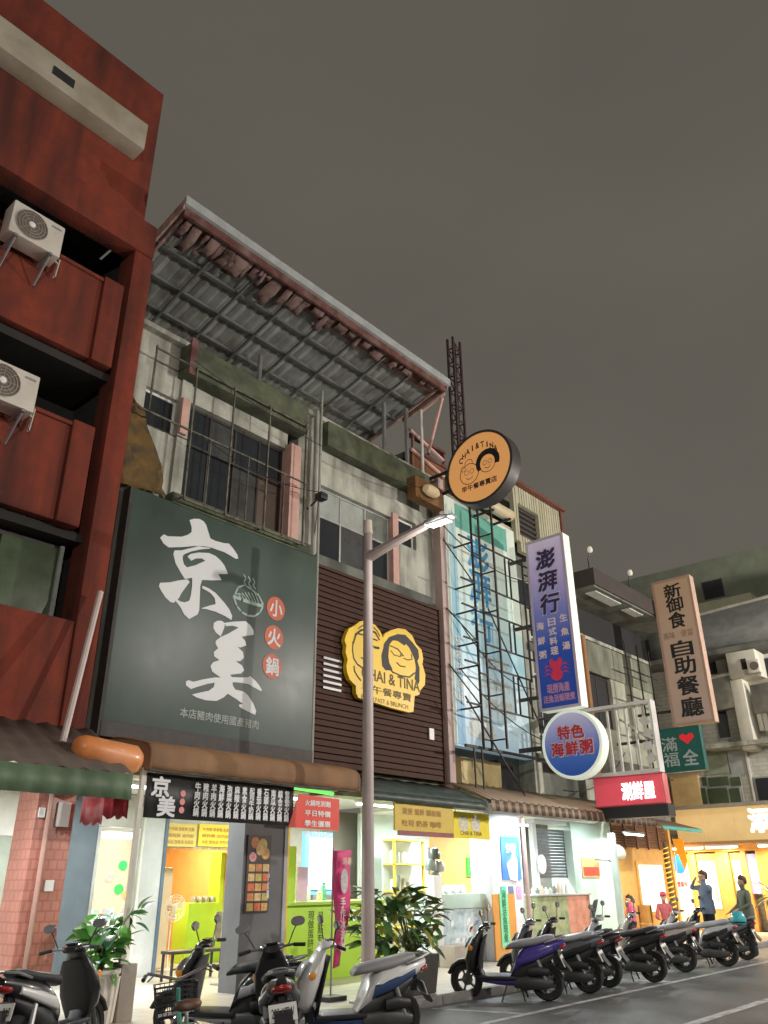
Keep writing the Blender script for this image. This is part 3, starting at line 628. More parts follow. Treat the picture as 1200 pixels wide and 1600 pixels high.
# round blue sign
CX = 17.6; c_ = P(893, 1162, 0, CX); rr = .80
rs = thing('round_sign', 'round blue sign with red lettering hung below the purple vertical sign', 'sign', (CX, c_.y, c_.z-rr))
cf = grad_mat('round_blue_print', [(0, (.015, .07, .34)), (.3, (.05, .13, .44)), (.6, (.24, .26, .54)), (1, (.55, .52, .68))], 0, 2*rr, es=.28)
def discx(mb, X, y, z, ry, rz_, n=40): return mb.add([(X, y, z)] + [(X, y+a*ry, z+b*rz_) for a, b in circ(n, 1)], [(0, i+1, (i+1) % n+1) for i in range(n)])
MB().lathe([(0, .34), (rr-.03, .34), (rr, .31), (rr, .0), (rr-.02, -.015), (rr-.07, -.015), (rr-.07, .01), (0, .01)], (CX, c_.y, c_.z), 40, 'X').build('box', pside, rs)
fo = discx(MB(), CX+.002, c_.y, c_.z, rr-.072, rr-.072).build('face', cf, rs)
rink = M('red_ink', (.62, .04, .06), .5, var=0); wink = M('white_ink', (.75, .66, .72), .5, var=0)
for ch, dy, dz in (('特', .17, .27), ('色', -.19, .27), ('海', .38, -.10), ('鮮', 0, -.10), ('粥', -.38, -.10)):
    text(fo, 'lettering_edge', ch, (CX-.003, c_.y+dy, c_.z+dz), (.35, .33), wink, '-X', bold=.06)
    text(fo, 'lettering', ch, (CX-.008, c_.y+dy, c_.z+dz), (.32, .30), rink, '-X', bold=.03)
MB().box(CX+.1, CX+.2, c_.y+rr-.02, 11.2, c_.z-.05, c_.z+.05).build('bracket', dsteel, rs)
# empty sign frame beside it
EX = 19.4
fy1, fy0 = 10.5, P(1012, 1097, 0, EX).y; fz1 = P(1000, 1097, 0, EX).z; fz0 = P(1025, 1203, 0, EX).z
ef = thing('gutted_sign', 'empty white sign frame with bare vertical bars beside the round blue sign', 'sign frame', (EX, fy1, fz0))
fm = M('frame_white', (.62, .60, .58), .5, var=.15, dirt=(.3, .25, .2), dirta=.5)
for z in (fz0, fz1): MB().box(EX, EX+.28, fy0, fy1, z-.04, z+.04).build('rail', fm, ef)
MB().box(EX, EX+.28, fy0-.06, fy0-.002, fz0-.04, fz1+.04).build('end_panel', fm, ef)
for k in range(5):
    y = fy0+.22+k*.24; MB().box(EX+.10, EX+.15, y-.025, y+.025, fz0+.042, fz1-.042).build('bar', fm, ef)
MB().tube([(EX+.2, fy0+.1, fz0+.7), (EX+.2, fy0+.9, fz1-.3)], .03, 5).build('brace', fm, ef)
for k in range(4): MB().obox((EX+.03, fy0+.12+.05*(k % 2), fz0+.28+k*.3), (.03, .22, .2), Matrix.Rotation(.5*(k-1), 3, 'X')).build('torn_sheet', fm, ef)
# brown vertical sign
QX = 25.6; a_ = P(1016, 905, 0, QX); b_ = P(1080, 903, 0, QX); d_ = P(1052, 1135, 0, QX)
QY1, QY0, QZ1, QZ0 = a_.y, b_.y+.05, (a_.z+b_.z)/2, d_.z; hh = QZ1-QZ0; pm = (QY0+QY1)/2; pw = QY1-QY0
br_ = thing('hanging_sign', 'tall faded brown vertical sign with black characters, above the dark green sign', 'sign', (QX, QY1, QZ0))
bface = grad_mat('brown_print', [(0, (.50, .36, .30)), (.5, (.54, .38, .28)), (1, (.56, .37, .22))], 0, hh, es=.10)
fo = box_sign(br_, QX, QY0, QY1, QZ0, QZ1, .35, bface, M('brown_side', (.5, .35, .27), .5, var=.15), .08, M('brown_rim', (.5, .33, .24), .5, var=.1))
for ch, zf, sz in (('新', .91, .105), ('御', .81, .11), ('食', .70, .12), ('自', .50, .115), ('助', .385, .125), ('餐', .25, .13), ('廳', .11, .13)):
    text(fo, 'lettering', ch, (QX-.004, pm-.02, QZ0+hh*zf), (pw*(.42 if zf > .6 else .52), hh*sz*.92), blackprint, '-X', bold=.02)
for dy in (.25, -.2): text(fo, 'lettering', '美味' if dy > 0 else '便當', (QX-.004, pm+dy*pw, QZ0+hh*.60), (pw*.3, hh*.05), M('faded_ink', (.3, .17, .12), .6, var=0), '-X')
for z in (QZ0+.5, QZ1-.7): MB().box(QX+.12, QX+.2, QY1, 11.4, z-.04, z+.04).build('bracket', dsteel, br_)
# dark green sign
GX = 23.6; y0_, y1_, z0_, z1_ = RX(1026, 1136, 1098, 1206, GX)
gs = thing('hanging_sign', 'small square dark green sign with a red heart, below the brown vertical sign', 'sign', (GX, y1_, z0_))
fo = box_sign(gs, GX, y0_, y1_, z0_, z1_, .25, M('deep_green', (.008, .075, .06), .45, var=.2, emit=(.005, .06, .05), es=.3), M('deep_green'), .04, M('deep_green'))
gw_ = M('grey_ink', (.42, .48, .46), .5, var=.1); pm = (y0_+y1_)/2; pw = y1_-y0_; hh = z1_-z0_
text(fo, 'lettering', '滿\n福', (GX-.004, pm+pw*.2, z0_+hh*.46), (pw*.34, hh*.66), gw_, '-X', bold=.01)
text(fo, 'lettering', '全', (GX-.004, pm-pw*.22, z0_+hh*.30), (pw*.32, hh*.34), M('grey_ink'), '-X', bold=.02)
hp = [(0, -.5), (.5, .1), (.45, .42), (.22, .5), (0, .3), (-.22, .5), (-.45, .42), (-.5, .1)]
MB().prism(hp, lambda u, v, d: Vector((GX-d, pm-pw*.2+u*pw*.32, z0_+hh*.72+v*hh*.24)), .002, .008).build('heart', M('heart_red', (.7, .02, .03), .5, var=.05, emit=(.7, .02, .02), es=.3), fo, smooth=0)
MB().box(GX+.1, GX+.16, y1_, 11.3, z1_-.3, z1_-.22).build('bracket', dsteel, gs)
# red light box with white characters
HX = 19.6; y0_, y1_, z0_, z1_ = RX(928, 1211, 1038, 1259, HX)
hb = thing('light_box_sign', 'lit red light box with glowing white characters above the striped awning', 'sign', (HX, y1_, z0_))
fo = box_sign(hb, HX, y0_, y1_, z0_, z1_, .3, M('red_light', (.62, .07, .10), .4, var=.25, scale=1.2, emit=(.75, .09, .12), es=.42), M('red_light_side', (.5, .12, .12), .4, var=.1, emit=(.6, .1, .1), es=.2), .03)
pm = (y0_+y1_)/2; pw = y1_-y0_; hh = z1_-z0_
text(fo, 'lettering', '涮鮮屋', (HX-.004, pm-pw*.14, (z0_+z1_)/2-.02), (pw*.46, hh*.56), glow('white_glow', (1, 1, 1), 2.2), '-X', bold=.025)
MB().box(HX-.05, HX+.35, y0_-.05, y1_+.3, z0_-.28, z0_-.01).build('base_tray', black, hb)
# round orange sign with the faces
OX = 14.2; c_ = P(748, 729, 0, OX); ry_, rz_ = .90, .90
os_ = thing('round_sign', 'round lit orange sign with two cartoon faces and a black rim, high on the corner', 'sign', (OX, c_.y, c_.z-rz_))
MB().lathe([(0, .38), (ry_+.02, .38), (ry_+.05, .35), (ry_+.05, -.01), (ry_-.01, -.02), (ry_-.01, .012), (0, .012)], (OX, c_.y, c_.z), 44, 'X').build('drum', M('sign_drum', (.045, .04, .038), .5, var=.2), os_)
fo = discx(MB(), OX+.002, c_.y, c_.z, ry_-.012, rz_-.012).build('face', M('orange_face', (.74, .36, .11), .45, var=.1, scale=1.5, emit=(.78, .36, .12), es=.5), os_)
ink = M('black_print')
def sx_poly(pts, X): return MB().prism(pts, lambda u, v, d: Vector((d, c_.y-u, c_.z+v)), X-.004, X)
def stroke_x(mb, pts, wd, X):
    q = [Vector((X, c_.y-u, c_.z+v)) for u, v in pts]
    for a, b in zip(q, q[1:]):
        d = (b-a).normalized(); n_ = Vector((0, -d.z, d.y))*wd/2
        mb.add([a-n_-d*wd*.3, b-n_+d*wd*.3, b+n_+d*wd*.3, a+n_-d*wd*.3], [(0, 1, 2, 3)])
hair = []
for i in range(13): t = math.pi*(1.18-i*1.30/12); hair.append((.26+.34*math.cos(t), .05+.34*math.sin(t)))
for i in range(13): t = math.pi*(-.12+i*1.30/12); hair.append((.25+.21*math.cos(t), .02+.22*math.sin(t)))
sx_poly(hair, OX-.001).build('hair_print', ink, fo, smooth=0)
ln = MB(); br2 = M('sepia_ink', (.28, .11, .04), .5, var=0)
cir = lambda cx, cz, r, a0=0, a1=2: [(cx+r*math.cos(math.pi*(a0+(a1-a0)*i/16)), cz+r*math.sin(math.pi*(a0+(a1-a0)*i/16))) for i in range(17)]
for q, wd in ((cir(-.28, -.10, .27), .02), (cir(.25, .0, .22, 1.05, 1.95), .018), (cir(-.36, -.05, .06), .012), (cir(-.2, -.05, .06), .012), (cir(.18, .04, .055), .012), (cir(.33, .04, .055), .012), (cir(-.28, -.14, .10, 1.15, 1.85), .016), (cir(.25, -.03, .09, 1.15, 1.85), .016), (cir(-.28, .18, .11, 0, 1), .016), (cir(-.45, .08, .07), .014)): stroke_x(ln, q, wd, OX-.004)
ln.build('face_print', br2, fo, smooth=0)
for i, ch in enumerate('CHAI&TINA'):
    t = math.pi*(.80-.60*i/8); text(fo, 'lettering', ch, (OX-.002, c_.y-.62*math.cos(t), c_.z+.60*math.sin(t)-.03), (.035 if ch == 'I' else .095, .15), ink, '-X', bold=.0 if ch == 'I' else .02)
text(fo, 'lettering', '早午餐專賣店', (OX-.002, c_.y+.02, c_.z-.47), (1.0, .15), ink, '-X', bold=.02)
for z in (-.25, .3): MB().tube([(OX+.18, c_.y+.86, c_.z+z), (OX+.18, 11.2, c_.z+z)], .045, 6).build('arm', dsteel, os_)
du = thing('exhaust_duct', 'cream exhaust duct lying under the round orange sign', 'duct', (16, 10.6, 10.2))
MB().lathe([(0, 0), (.15, .02), (.17, .06), (.17, 1.38), (.15, 1.42), (0, 1.44)], (15.95, 10.55, 10.72), 14, 'X').build('pipe', M('cream_pvc', (.62, .56, .38), .5, var=.15, dirt=(.5, .28, .08), dirta=.5), du)
for x in (16.3, 17.1): MB().box(x, x+.06, 10.4, 11.1, 10.5, 10.55).build('bracket', dsteel, du)
eb = thing('eave_lamp', 'pinkish bulkhead lamp under the roof corner beside the orange sign', 'lamp', (14.0, 10.5, 10.0))
MB().lathe([(0, -.28), (.1, -.26), (.14, -.1), (.13, .1), (.08, .2), (0, .22)], (13.75, 10.45, 10.12), 12, 'X').build('bulb_housing', M('lamp_cream', (.7, .58, .38), .4, var=.1, emit=(1, .75, .4), es=.12), eb)
MB().tube([(13.75, 10.5, 10.2), (13.75, 11.1, 10.3)], .02, 5).build('arm', dsteel, eb)

# ================================================================== street lamp
lampw = glow('lamp_lens', (1, .98, .92), .5)
polem = M('pole_paint', (.43, .365, .35), .5, metal=.1, var=.12, scale=3, dirt=(.25, .2, .19), dirta=.4)
def street_lamp(loc, label, rz=0., watts=300, h=7.35, low=6.66, reach=1.32, rise=.22, group='street lamps'):
    t = thing('street_lamp', label, 'street lamp', (0, 0, 0), group)
    MB().tube([(0, 0, -.0), (0, 0, .5), (0, 0, h-.26)], [.105, .10, .075], 14).build('pole', polem, t)
    MB().ring((0, 0, h-.258), (0, 0, h), .085, .07, 12).build('cap', M('pole_cap', (.62, .55, .45), .5), t)
    MB().box(-.19, .19, -.19, .19, 0, .03).build('base_plate', steel, t, bevel=.008)
    MB().tube([(0, -.04, low), (0, -reach*.5, low+rise*.55), (0, -reach, low+rise)], [.095, .08, .065], 10).build('arm', polem, t)
    hd = MB().loft([((0, 0, 0), .05, .03, 0), ((.08, 0, .01), .11, .055, 0), ((.4, 0, .015), .13, .05, 0), ((.62, 0, .0), .07, .025, 0)], 12)
    M4 = Matrix.Translation((0, -reach+.06, low+rise)) @ Matrix.Rotation(-math.pi/2, 4, 'Z')
    hd.v = [M4 @ q for q in hd.v]
    h_ = hd.build('lamp_head', M('lamp_shell', (.34, .34, .34), .4, var=.05), t)
    MB().box(-.09, .09, -reach-.46, -reach-.06, low+rise-.055, low+rise-.043).build('lens', lampw, h_)
    l = bpy.data.lights.new('lamp_light', 'POINT'); l.energy = watts; l.color = (1, .93, .86); l.shadow_soft_size = .15
    lo_ = bpy.data.objects.new('lamp_light', l); COL.objects.link(lo_); lo_.parent = t; lo_.location = (0, -reach-.25, low+rise-.55)
    t.location = loc; t.rotation_euler = (0, 0, rz)
    return t
pb = P(575, 1480, 1, 8.75)
street_lamp((pb.x, 8.75, .10), 'grey street lamp pole with a short arm standing before the brown slat screen', watts=60)
# unseen lamps added on the opposite pavement, behind the camera, to light the fronts
street_lamp((-3.0, -6.0, 0), 'unseen tall grey street lamp added on the opposite pavement across from the red building', math.pi, 2600, h=9.4, low=8.6)
street_lamp((14.0, -6.0, 0), 'unseen tall grey street lamp added on the opposite pavement across from the round signs', math.pi, 3900, h=9.4, low=8.6)
street_lamp((27.0, -3.5, 0), 'unseen tall grey street lamp added on the opposite pavement across from the restaurant corner', math.pi, 6500, h=9.4, low=8.6)
# ================================================================== third shophouse: printed blue board, old sign gantry, cream cladding
b3 = thing('shophouse', 'narrow shophouse with cream corrugated top storey behind the sign gantry', 'building', (18, 11.2, 0))
clad = M('cream_cladding', (.50, .48, .34), .6, var=.12, dirt=(.3, .27, .18), dirta=.5, streak=.2)
MB().box(14.66, 21.36, 11.5, 11.7, 3.3, 10.6).build('wall', concd, b3)
MB().box(14.66, 18.62, 11.3, 11.5, 10.6, 11.0).build('wall', clad, b3)
# leave the window hole by building cladding in three runs
def ribs(x0, x1, z0, z1):
    m_ = MB(); x = x0
    while x < x1-.02:
        xe = min(x+.10, x1); m_.box(x, xe, 11.16, 11.3, z0, z1)
        if xe+.04 <= x1: m_.box(xe, xe+.04, 11.19, 11.3, z0, z1)
        x += .14
    return m_
ribs(18.62, 18.84, 10.6, 12.42).build('cladding', clad, b3)
ribs(18.84, 20.0, 11.86, 12.42).build('cladding', clad, b3)
ribs(18.84, 20.0, 10.3, 10.82).build('cladding', clad, b3)
ribs(20.0, 21.34, 10.3, 12.42).build('cladding', clad, b3)
w_ = MB().box(18.84, 20.0, 11.32, 11.36, 10.8, 11.88).build('window', M('vent_dark', (.025, .022, .02), .7), b3)
for k in range(6): MB().box(18.86, 19.98, 11.26, 11.31, 10.88+k*.165, 10.96+k*.165).build('louvre', M('louvre_brown', (.05, .04, .035), .6), w_)
MB().box(18.55, 21.5, 11.0, 11.32, 12.43, 12.53).build('roof_trim', M('red_trim', (.16, .055, .035), .6, var=.2), b3)
MB().box(21.345, 21.46, 11.1, 11.33, 10.3, 12.43).build('corner_trim', M('red_trim'), b3)
MB().box(14.66, 21.36, 11.7, 16, 12.0, 12.2).build('roof_slab', concd, b3)
MB().box(21.2, 21.36, 11.7, 16, .1, 12.0).build('side_wall', concd, b3)
MB().box(18.35, 18.75, 11.05, 11.5, 3.4, 8.6).build('pier', conc, b3)
for (x0, x1, z0, z1) in ((18.9, 20.2, 7.9, 9.6), (18.9, 20.4, 5.2, 6.9), (20.5, 21.2, 8.0, 9.6)):
    w_ = MB().box(x0, x1, 11.44, 11.498, z0, z1).build('window', alu, b3)
    for k in range(2): MB().box(x0+.05+k*(x1-x0)/2, x0-.02+(k+1)*(x1-x0)/2, 11.42, 11.438, z0+.06, z1-.06).build('pane', glassd, w_)
MB().box(18.5, 21.3, 11.0, 11.5, 7.3, 7.5).build('ledge', concd, b3)
MB().box(18.5, 21.3, 11.0, 11.5, 4.4, 4.6).build('ledge', concd, b3)
for k in range(7): MB().box(18.8+k*.36, 18.83+k*.36, 11.02, 11.05, 4.6, 5.5).build('railing_bar', dsteel, b3)
MB().box(18.7, 21.2, 11.01, 11.06, 5.5, 5.55).build('hand_rail', dsteel, b3)
MB().box(15.3, 16.9, 11.1, 11.48, 3.35, 4.2).build('yellow_panel', M('stained_cream', (.58, .50, .24), .6, var=.2, dirt=(.35, .16, .04), dirta=.5), b3)
MB().box(16.95, 17.6, 11.2, 11.48, 3.35, 4.3).build('dark_opening', dark, b3)
MB().box(14.62, 14.84, 10.92, 11.49, 3.3, 11.0).build('pilaster', M('pink_edge', (.48, .36, .33), .7, var=.15), b3)

blu = thing('printed_board', 'tall pale blue printed board with faded blue characters behind the sign gantry', 'sign', (16.5, 11.1, 4.4))
gx0, gx1, gz0, gz1 = 14.86, 18.30, 4.42, 10.72
bm_ = grad_mat('blue_board_print', [(0, (.36, .52, .62)), (.22, (.52, .64, .66)), (.36, (.30, .52, .60)), (.55, (.48, .62, .58)), (.8, (.56, .63, .54)), (1, (.6, .66, .56))], 0, 6.3, es=.26)  # faint emission in the print brightens the board
MB().box(gx0, gx1, 11.06, 11.28, gz0, gz1).build('panel', bm_, blu, bevel=.01)
MB().box(gx0+.02, gx0+.30, 11.045, 11.058, gz0+.05, gz1-.05).build('white_margin', M('board_white', (.62, .70, .62), .5, var=.06, emit=(.6, .7, .6), es=.08), blu)
MB().box(gx1-.42, gx1-.02, 11.045, 11.058, 7.6, gz1-.05).build('white_margin', M('board_white'), blu)
MB().box(gx0+.62, gx1-.44, 11.045, 11.058, 9.95, 10.62).build('teal_print', M('teal_print', (.14, .42, .33), .5, var=.15), blu)
strip = grad_mat('blue_strip', [(0, (.12, .33, .55)), (.5, (.25, .5, .62)), (1, (.45, .6, .58))], 0, 6.3, es=.08)
MB().box(gx0+.31, gx0+.60, 11.045, 11.058, gz0+.05, gz1-.4).build('blue_print', strip, blu)
bink = M('board_blue_ink', (.08, .35, .62), .5, var=.15)
for i, ch in enumerate('澎湃行'): text(blu, 'lettering', ch, (16.42, 11.054, 9.45-.95*i), (.95, .86), bink, bold=.02)
pale = M('board_pale_ink', (.66, .66, .56), .5, var=.05)
for z, s_ in ((6.62, '海鮮料理'), (6.1, '生魚片'), (5.55, '火鍋合菜')): text(blu, 'lettering', s_, (16.9, 11.054, z), (1.25, .32), pale, bold=.015)
text(blu, 'lettering', vert('現撈活海鮮'), (15.32, 11.04, 6.2), (.2, 1.6), pale, bold=.015)
fan = MB()
for k in range(9):
    a = R(20+k*17.5); c0 = (16.15, 11.052, 4.62)
    fan.add([c0, (c0[0]+math.cos(a-.11)*.58, 11.052, c0[2]+math.sin(a-.11)*.58), (c0[0]+math.cos(a)*.64, 11.052, c0[2]+math.sin(a)*.64), (c0[0]+math.cos(a+.11)*.58, 11.052, c0[2]+math.sin(a+.11)*.58)], [(0, 1, 2, 3)])
fan.build('shell_print', M('shell_ink', (.6, .62, .55), .5, var=.1), blu, smooth=0)

ga = thing('sign_gantry', 'bare black steel gantry of an old sign, bolted before the blue board', 'steel frame', (15.6, 10.3, 4.0))
gm = dsteel
for x, y in ((15.28, 10.45), (15.62, 10.45), (15.62, 10.05)): MB().box(x-.022, x+.022, y-.022, y+.022, 4.3, 10.35).build('post', gm, ga)
for k in range(12): MB().box(15.31, 15.59, 10.435, 10.465, 4.5+k*.5, 4.53+k*.5).build('rung', gm, ga)
for k in range(6): MB().box(15.605, 15.635, 10.08, 10.42, 4.5+k*1.0, 4.53+k*1.0).build('rung', gm, ga)
for z0, z1, x1 in ((8.2, 9.3, 17.9), (6.75, 7.55, 17.9), (5.25, 6.2, 17.5)):
    for z in (z0, z1):
        MB().box(15.66, x1, 10.41, 10.445, z-.018, z+.018).build('outrigger', gm, ga)
        MB().box(14.7, 15.24, 10.41, 10.445, z-.018, z+.018).build('outrigger', gm, ga)
        MB().box(15.3, 15.335, 10.49, 11.05, z-.018, z+.018).build('tie', gm, ga)
    for x in (16.75, 16.95, x1): MB().box(x-.018, x+.018, 10.44, 10.476, z0+.02, z1-.02).build('upright', gm, ga)
    MB().tube([(14.72, 10.9, z1), (15.28, 10.45, z0)], .016, 4).build('brace', gm, ga)
for x in (17.7, 18.0): MB().box(x-.02, x+.02, 10.5, 10.54, 6.2, 9.5).build('post', gm, ga)
for k in range(4): MB().box(17.73, 17.97, 10.52, 10.55, 6.35+k*.92, 6.38+k*.92).build('rung', gm, ga)
MB().tube([(15.6, 10.3, 7.6), (18.6, 10.6, 4.5)], .02, 5).build('brace', gm, ga)
MB().tube([(14.75, 10.5, 5.4), (16.6, 10.3, 3.4)], .02, 5).build('brace', gm, ga)
MB().box(14.7, 18.5, 10.5, 10.56, 4.3, 4.36).build('base_rail', gm, ga)
for x, z0 in ((15.0, 3.4), (15.3, 3.4)): MB().box(x-.016, x+.016, 10.5, 10.53, z0, 4.3).build('post', gm, ga)

# ================================================================== fourth shophouse with a flat dark roof canopy
b4 = thing('shophouse', 'weathered grey shophouse with a flat dark roof canopy behind the brown vertical sign', 'building', (24, 11.6, 0))
grime = M('green_grey_plaster', (.24, .25, .19), .9, var=.3, scale=1.4, bump=.3, bscale=14, dirt=(.07, .075, .055), dirta=.85, dscale=1.4, streak=.3)
MB().box(21.4, 27.4, 12.0, 12.2, .1, 9.9).build('rear_wall', grime, b4)
MB().box(21.3, 27.6, 10.2, 14, 9.72, 10.25).build('roof_canopy', M('canopy_brown', (.05, .04, .035), .8, var=.3), b4)
MB().box(21.32, 27.58, 10.25, 12.0, 9.66, 9.718).build('soffit', concd, b4)
MB().box(21.7, 23.4, 10.4, 10.75, 9.63, 9.658).build('soffit_light_patch', M('soffit_light', (.6, .62, .58), .5, var=.15), b4)  # pale patches stand in for light caught under the canopy
MB().box(24.0, 25.0, 10.4, 10.7, 9.63, 9.658).build('soffit_light_patch', M('soffit_light'), b4)
MB().box(21.92, 27.38, 11.62, 11.99, 8.67, 9.655).build('attic_shade_box', dark, b4)  # dark box stands in for the shade below the canopy
MB().box(21.45, 21.9, 11.3, 12.0, 3.4, 9.65).build('pier', conc, b4)
MB().box(21.9, 27.4, 11.45, 11.6, 7.55, 8.55).build('balcony_wall', grime, b4, bevel=.02)
MB().box(21.9, 27.4, 11.40, 11.66, 8.552, 8.66).build('coping', conc, b4)
MB().box(21.9, 22.6, 11.5, 11.7, 5.0, 7.548).build('wall', grime, b4)
MB().box(24.25, 27.4, 11.5, 11.7, 5.0, 7.548).build('wall', M('pale_tile', (.40, .42, .33), .6, var=.2, dirt=(.2, .2, .15), dirta=.6), b4)
MB().box(22.6, 24.25, 11.5, 11.7, 5.0, 5.9).build('wall', grime, b4)
MB().box(21.9, 27.4, 11.5, 11.7, 3.3, 4.998).build('lower_wall', concd, b4)
win(22.62, 24.23, 5.92, 7.53, 2, (0, 1), 11.6, dsteel, [dark], b4)
MB().ring((22.1, 11.25, 3.4), (22.1, 11.25, 8.5), .11, n=10).build('brown_downpipe', M('terracotta_pipe', (.30, .13, .05), .7, var=.25), b4)
for x in (24.6, 25.5, 26.4): MB().box(x-.02, x+.02, 11.0, 11.04, 4.2, 8.8).build('grille_bar', dsteel, b4)
for z in (4.6, 5.9, 7.0, 7.9): MB().box(24.4, 27.0, 11.04, 11.07, z-.02, z+.02).build('grille_rail', dsteel, b4)
MB().box(27.2, 27.4, 12.2, 16, .1, 9.7).build('side_wall', grime, b4)
for x in (21.45, 24.2):
    rl = thing('roof_lamp', 'small bulb lamp on a stalk at the dark canopy corner' if x < 22 else 'small bulb lamp on a stalk midway along the dark canopy', 'lamp', (x, 10.4, 10.25), 'bulb lamps on the dark canopy')
    MB().tube([(x, 10.4, 10.25), (x, 10.4, 10.62), (x, 10.34, 10.78)], .018, 6).build('stalk', black, rl)
    MB().lathe([(0, .16), (.06, .13), (.085, .05), (.07, -.03), (.0, -.06)], (x, 10.3, 10.85), 12).build('bulb', M('frosted_bulb', (.6, .58, .5), .3, emit=(1, .95, .8), es=.25), rl)

# ================================================================== corner block closing the street
b5 = thing('corner_block', 'grey tiled corner block with curved balcony band above the yellow restaurant fascia', 'building', (30, 10, 0))
gtile = tile_mat('grey_tile', (.43, .43, .38), (.5, .5, .48), .3, .12, .5, dirt=(.12, .12, .1), dirta=.7)
BX = 30.2
ptile = tile_mat('pale_grey_tile', (.56, .55, .48), (.72, .72, .7), .34, .14, .5, dirt=(.24, .23, .19), dirta=.7)
creamr = M('bay_cream', (.60, .58, .49), .7, var=.12, dirt=(.34, .32, .26), dirta=.6, streak=.3)
def bx5(nm, px0, py0, px1, py1, X, th, mat, bev=0, par=None):
    y0, y1, z0, z1 = RX(px0, py0, px1, py1, X)
    return MB().box(X, X+th, y0, y1, z0, z1).build(nm, mat, par or b5, bevel=bev)
def arc5(nm, y1, y0, z0, z1, X, bulge, mat, th=.14, n=18):
    vs = []
    for i in range(n+1):
        t = i/n; x = X-bulge*math.sin(t*math.pi*.5)
        for z in (z0, z1): vs.append((x, y1+(y0-y1)*t, z))
    o = MB().add(vs, [(2*i, 2*i+1, 2*i+3, 2*i+2) for i in range(n)]).build(nm, mat, b5); o.modifiers.new('thick', 'SOLIDIFY').thickness = th
    MB().tube([Vector(q)+Vector((.04, 0, .03)) for q in vs[1::2]], .075, 6).build('coping', creamr, b5)
    return o
MB().box(BX, BX+9, 2.0, 14.2, .1, 8.95).build('block', ptile, b5)
MB().box(BX-1.2, BX+9, 2.0, 13.0, 8.955, 9.12).build('floor_slab', concd, b5)
bandm = M('band_grey', (.30, .315, .30), .6, var=.2, dirt=(.5, .5, .46), dirta=.45, dscale=1.6, streak=4)
arc5('balcony_band', 12.4, 2.5, 9.12, 10.62, BX-.25, 1.25, bandm)
MB().box(BX, BX+9, 2.0, 14.0, 9.125, 10.3).build('upper_storey', concd, b5)
# storey with the cream box room
d_ = bx5('doorway', 1101, 1020, 1118, 1054, BX-.03, .027, dark)
bx5('grey_wall', 1119, 1018, 1136, 1056, BX-.25, .247, M('bay_grey', (.34, .34, .31), .8, var=.2))  # plain grey wall beside the cream box room
bay = bx5('box_room', 1136, 1014, 1182, 1058, BX-1.0, .997, creamr, .02)
bx5('vent', 1158, 1029, 1166, 1046, BX-1.03, .028, dark, 0, bay)
bx5('dark_void', 1183, 1026, 1240, 1064, BX-.05, .047, dark)
# second balcony: tiled parapet, pilaster, rounded balcony beyond
z2 = P(1130, 1057, 0, BX-.6).z; z2b = P(1130, 1108, 0, BX-.6).z
arc5('tiled_parapet', P(1100, 1080, 0, BX-.4).y, P(1152, 1080, 0, BX-.7).y, z2b, z2, BX-.35, .4, M('parapet_tile', (.40, .41, .36), .6, var=.2, dirt=(.2, .2, .17), dirta=.7, dscale=2))
bx5('pilaster', 1150, 1060, 1170, 1172, BX-.8, .797, creamr, .02)
arc5('rounded_balcony', P(1171, 1080, 0, BX-.8).y, 2.2, P(1185, 1112, 0, BX-.9).z, P(1185, 1066, 0, BX-.9).z, BX-.7, .9, M('balcony_grey', (.30, .30, .285), .7, var=.25, dirt=(.16, .16, .14), dirta=.6))
w_ = bx5('window', 1119, 1109, 1140, 1156, BX-.06, .055, alu); bx5('pane', 1121, 1112, 1138, 1153, BX-.09, .028, glassd, 0, w_)
bx5('pale_wall', 1140, 1104, 1180, 1162, BX-.3, .297, ptile)
for k in range(3): bx5('hanging_sheet', 1184+k*9, 1108+k*4, 1191+k*9, 1142, BX-.5-.03*k, .02, creamr)
bx5('ledge', 1096, 1158, 1215, 1165, BX-.9, .897, conc)
bx5('shutter', 1139, 1168, 1170, 1210, BX-.08, .077, M('shutter_pale', (.36, .37, .36), .5, metal=.2, var=.15))
bx5('green_panel', 1099, 1168, 1137, 1210, BX-.07, .067, M('weathered_green', (.26, .29, .20), .8, var=.3, dirt=(.14, .15, .11), dirta=.6))
w_ = bx5('window', 1095, 1212, 1160, 1263, BX-.14, .135, alu)
for (a0, a1) in ((1097, 1104), (1107, 1138), (1141, 1157)):
    for (c0, c1) in ((1214, 1228), (1231, 1261)): bx5('pane', a0, c0, a1, c1, BX-.17, .028, greeng, 0, w_)
bx5('ochre_panel', 1050, 1210, 1094, 1268, BX-.2, .197, M('amber_tile', (.60, .42, .18), .6, var=.2))  # ochre panel on the wall above the fascia
w_ = bx5('window', 1180, 1212, 1215, 1258, BX-.1, .095, alu); bx5('pane', 1183, 1215, 1212, 1255, BX-.13, .028, glassd, 0, w_)
bx5('pipe_run', 1171, 1168, 1174, 1262, BX-.12, .1, M('pvc_white'))
ab = thing('air_conditioner', 'small white air conditioner box on the cream bay of the corner block', 'air conditioner', (BX-1.1, 8.3, 7.7))
y0, y1, z0, z1 = RX(1167, 1030, 1186, 1051, BX-1.25)
MB().box(BX-1.25, BX-1.03, y0, y1, z0, z1).build('casing', M('ac_casing'), ab, bevel=.02)
MB().lathe([(0, -.012), (.15, -.012), (.15, 0)], (BX-1.25, (y0+y1)/2-.04, (z0+z1)/2), 16, 'X').build('fan_opening', M('fan_dark'), ab)
MB().box(BX-1.2, BX-1.0, y0+.05, y0+.09, z0-.06, z0-.003).build('bracket', steel, ab)
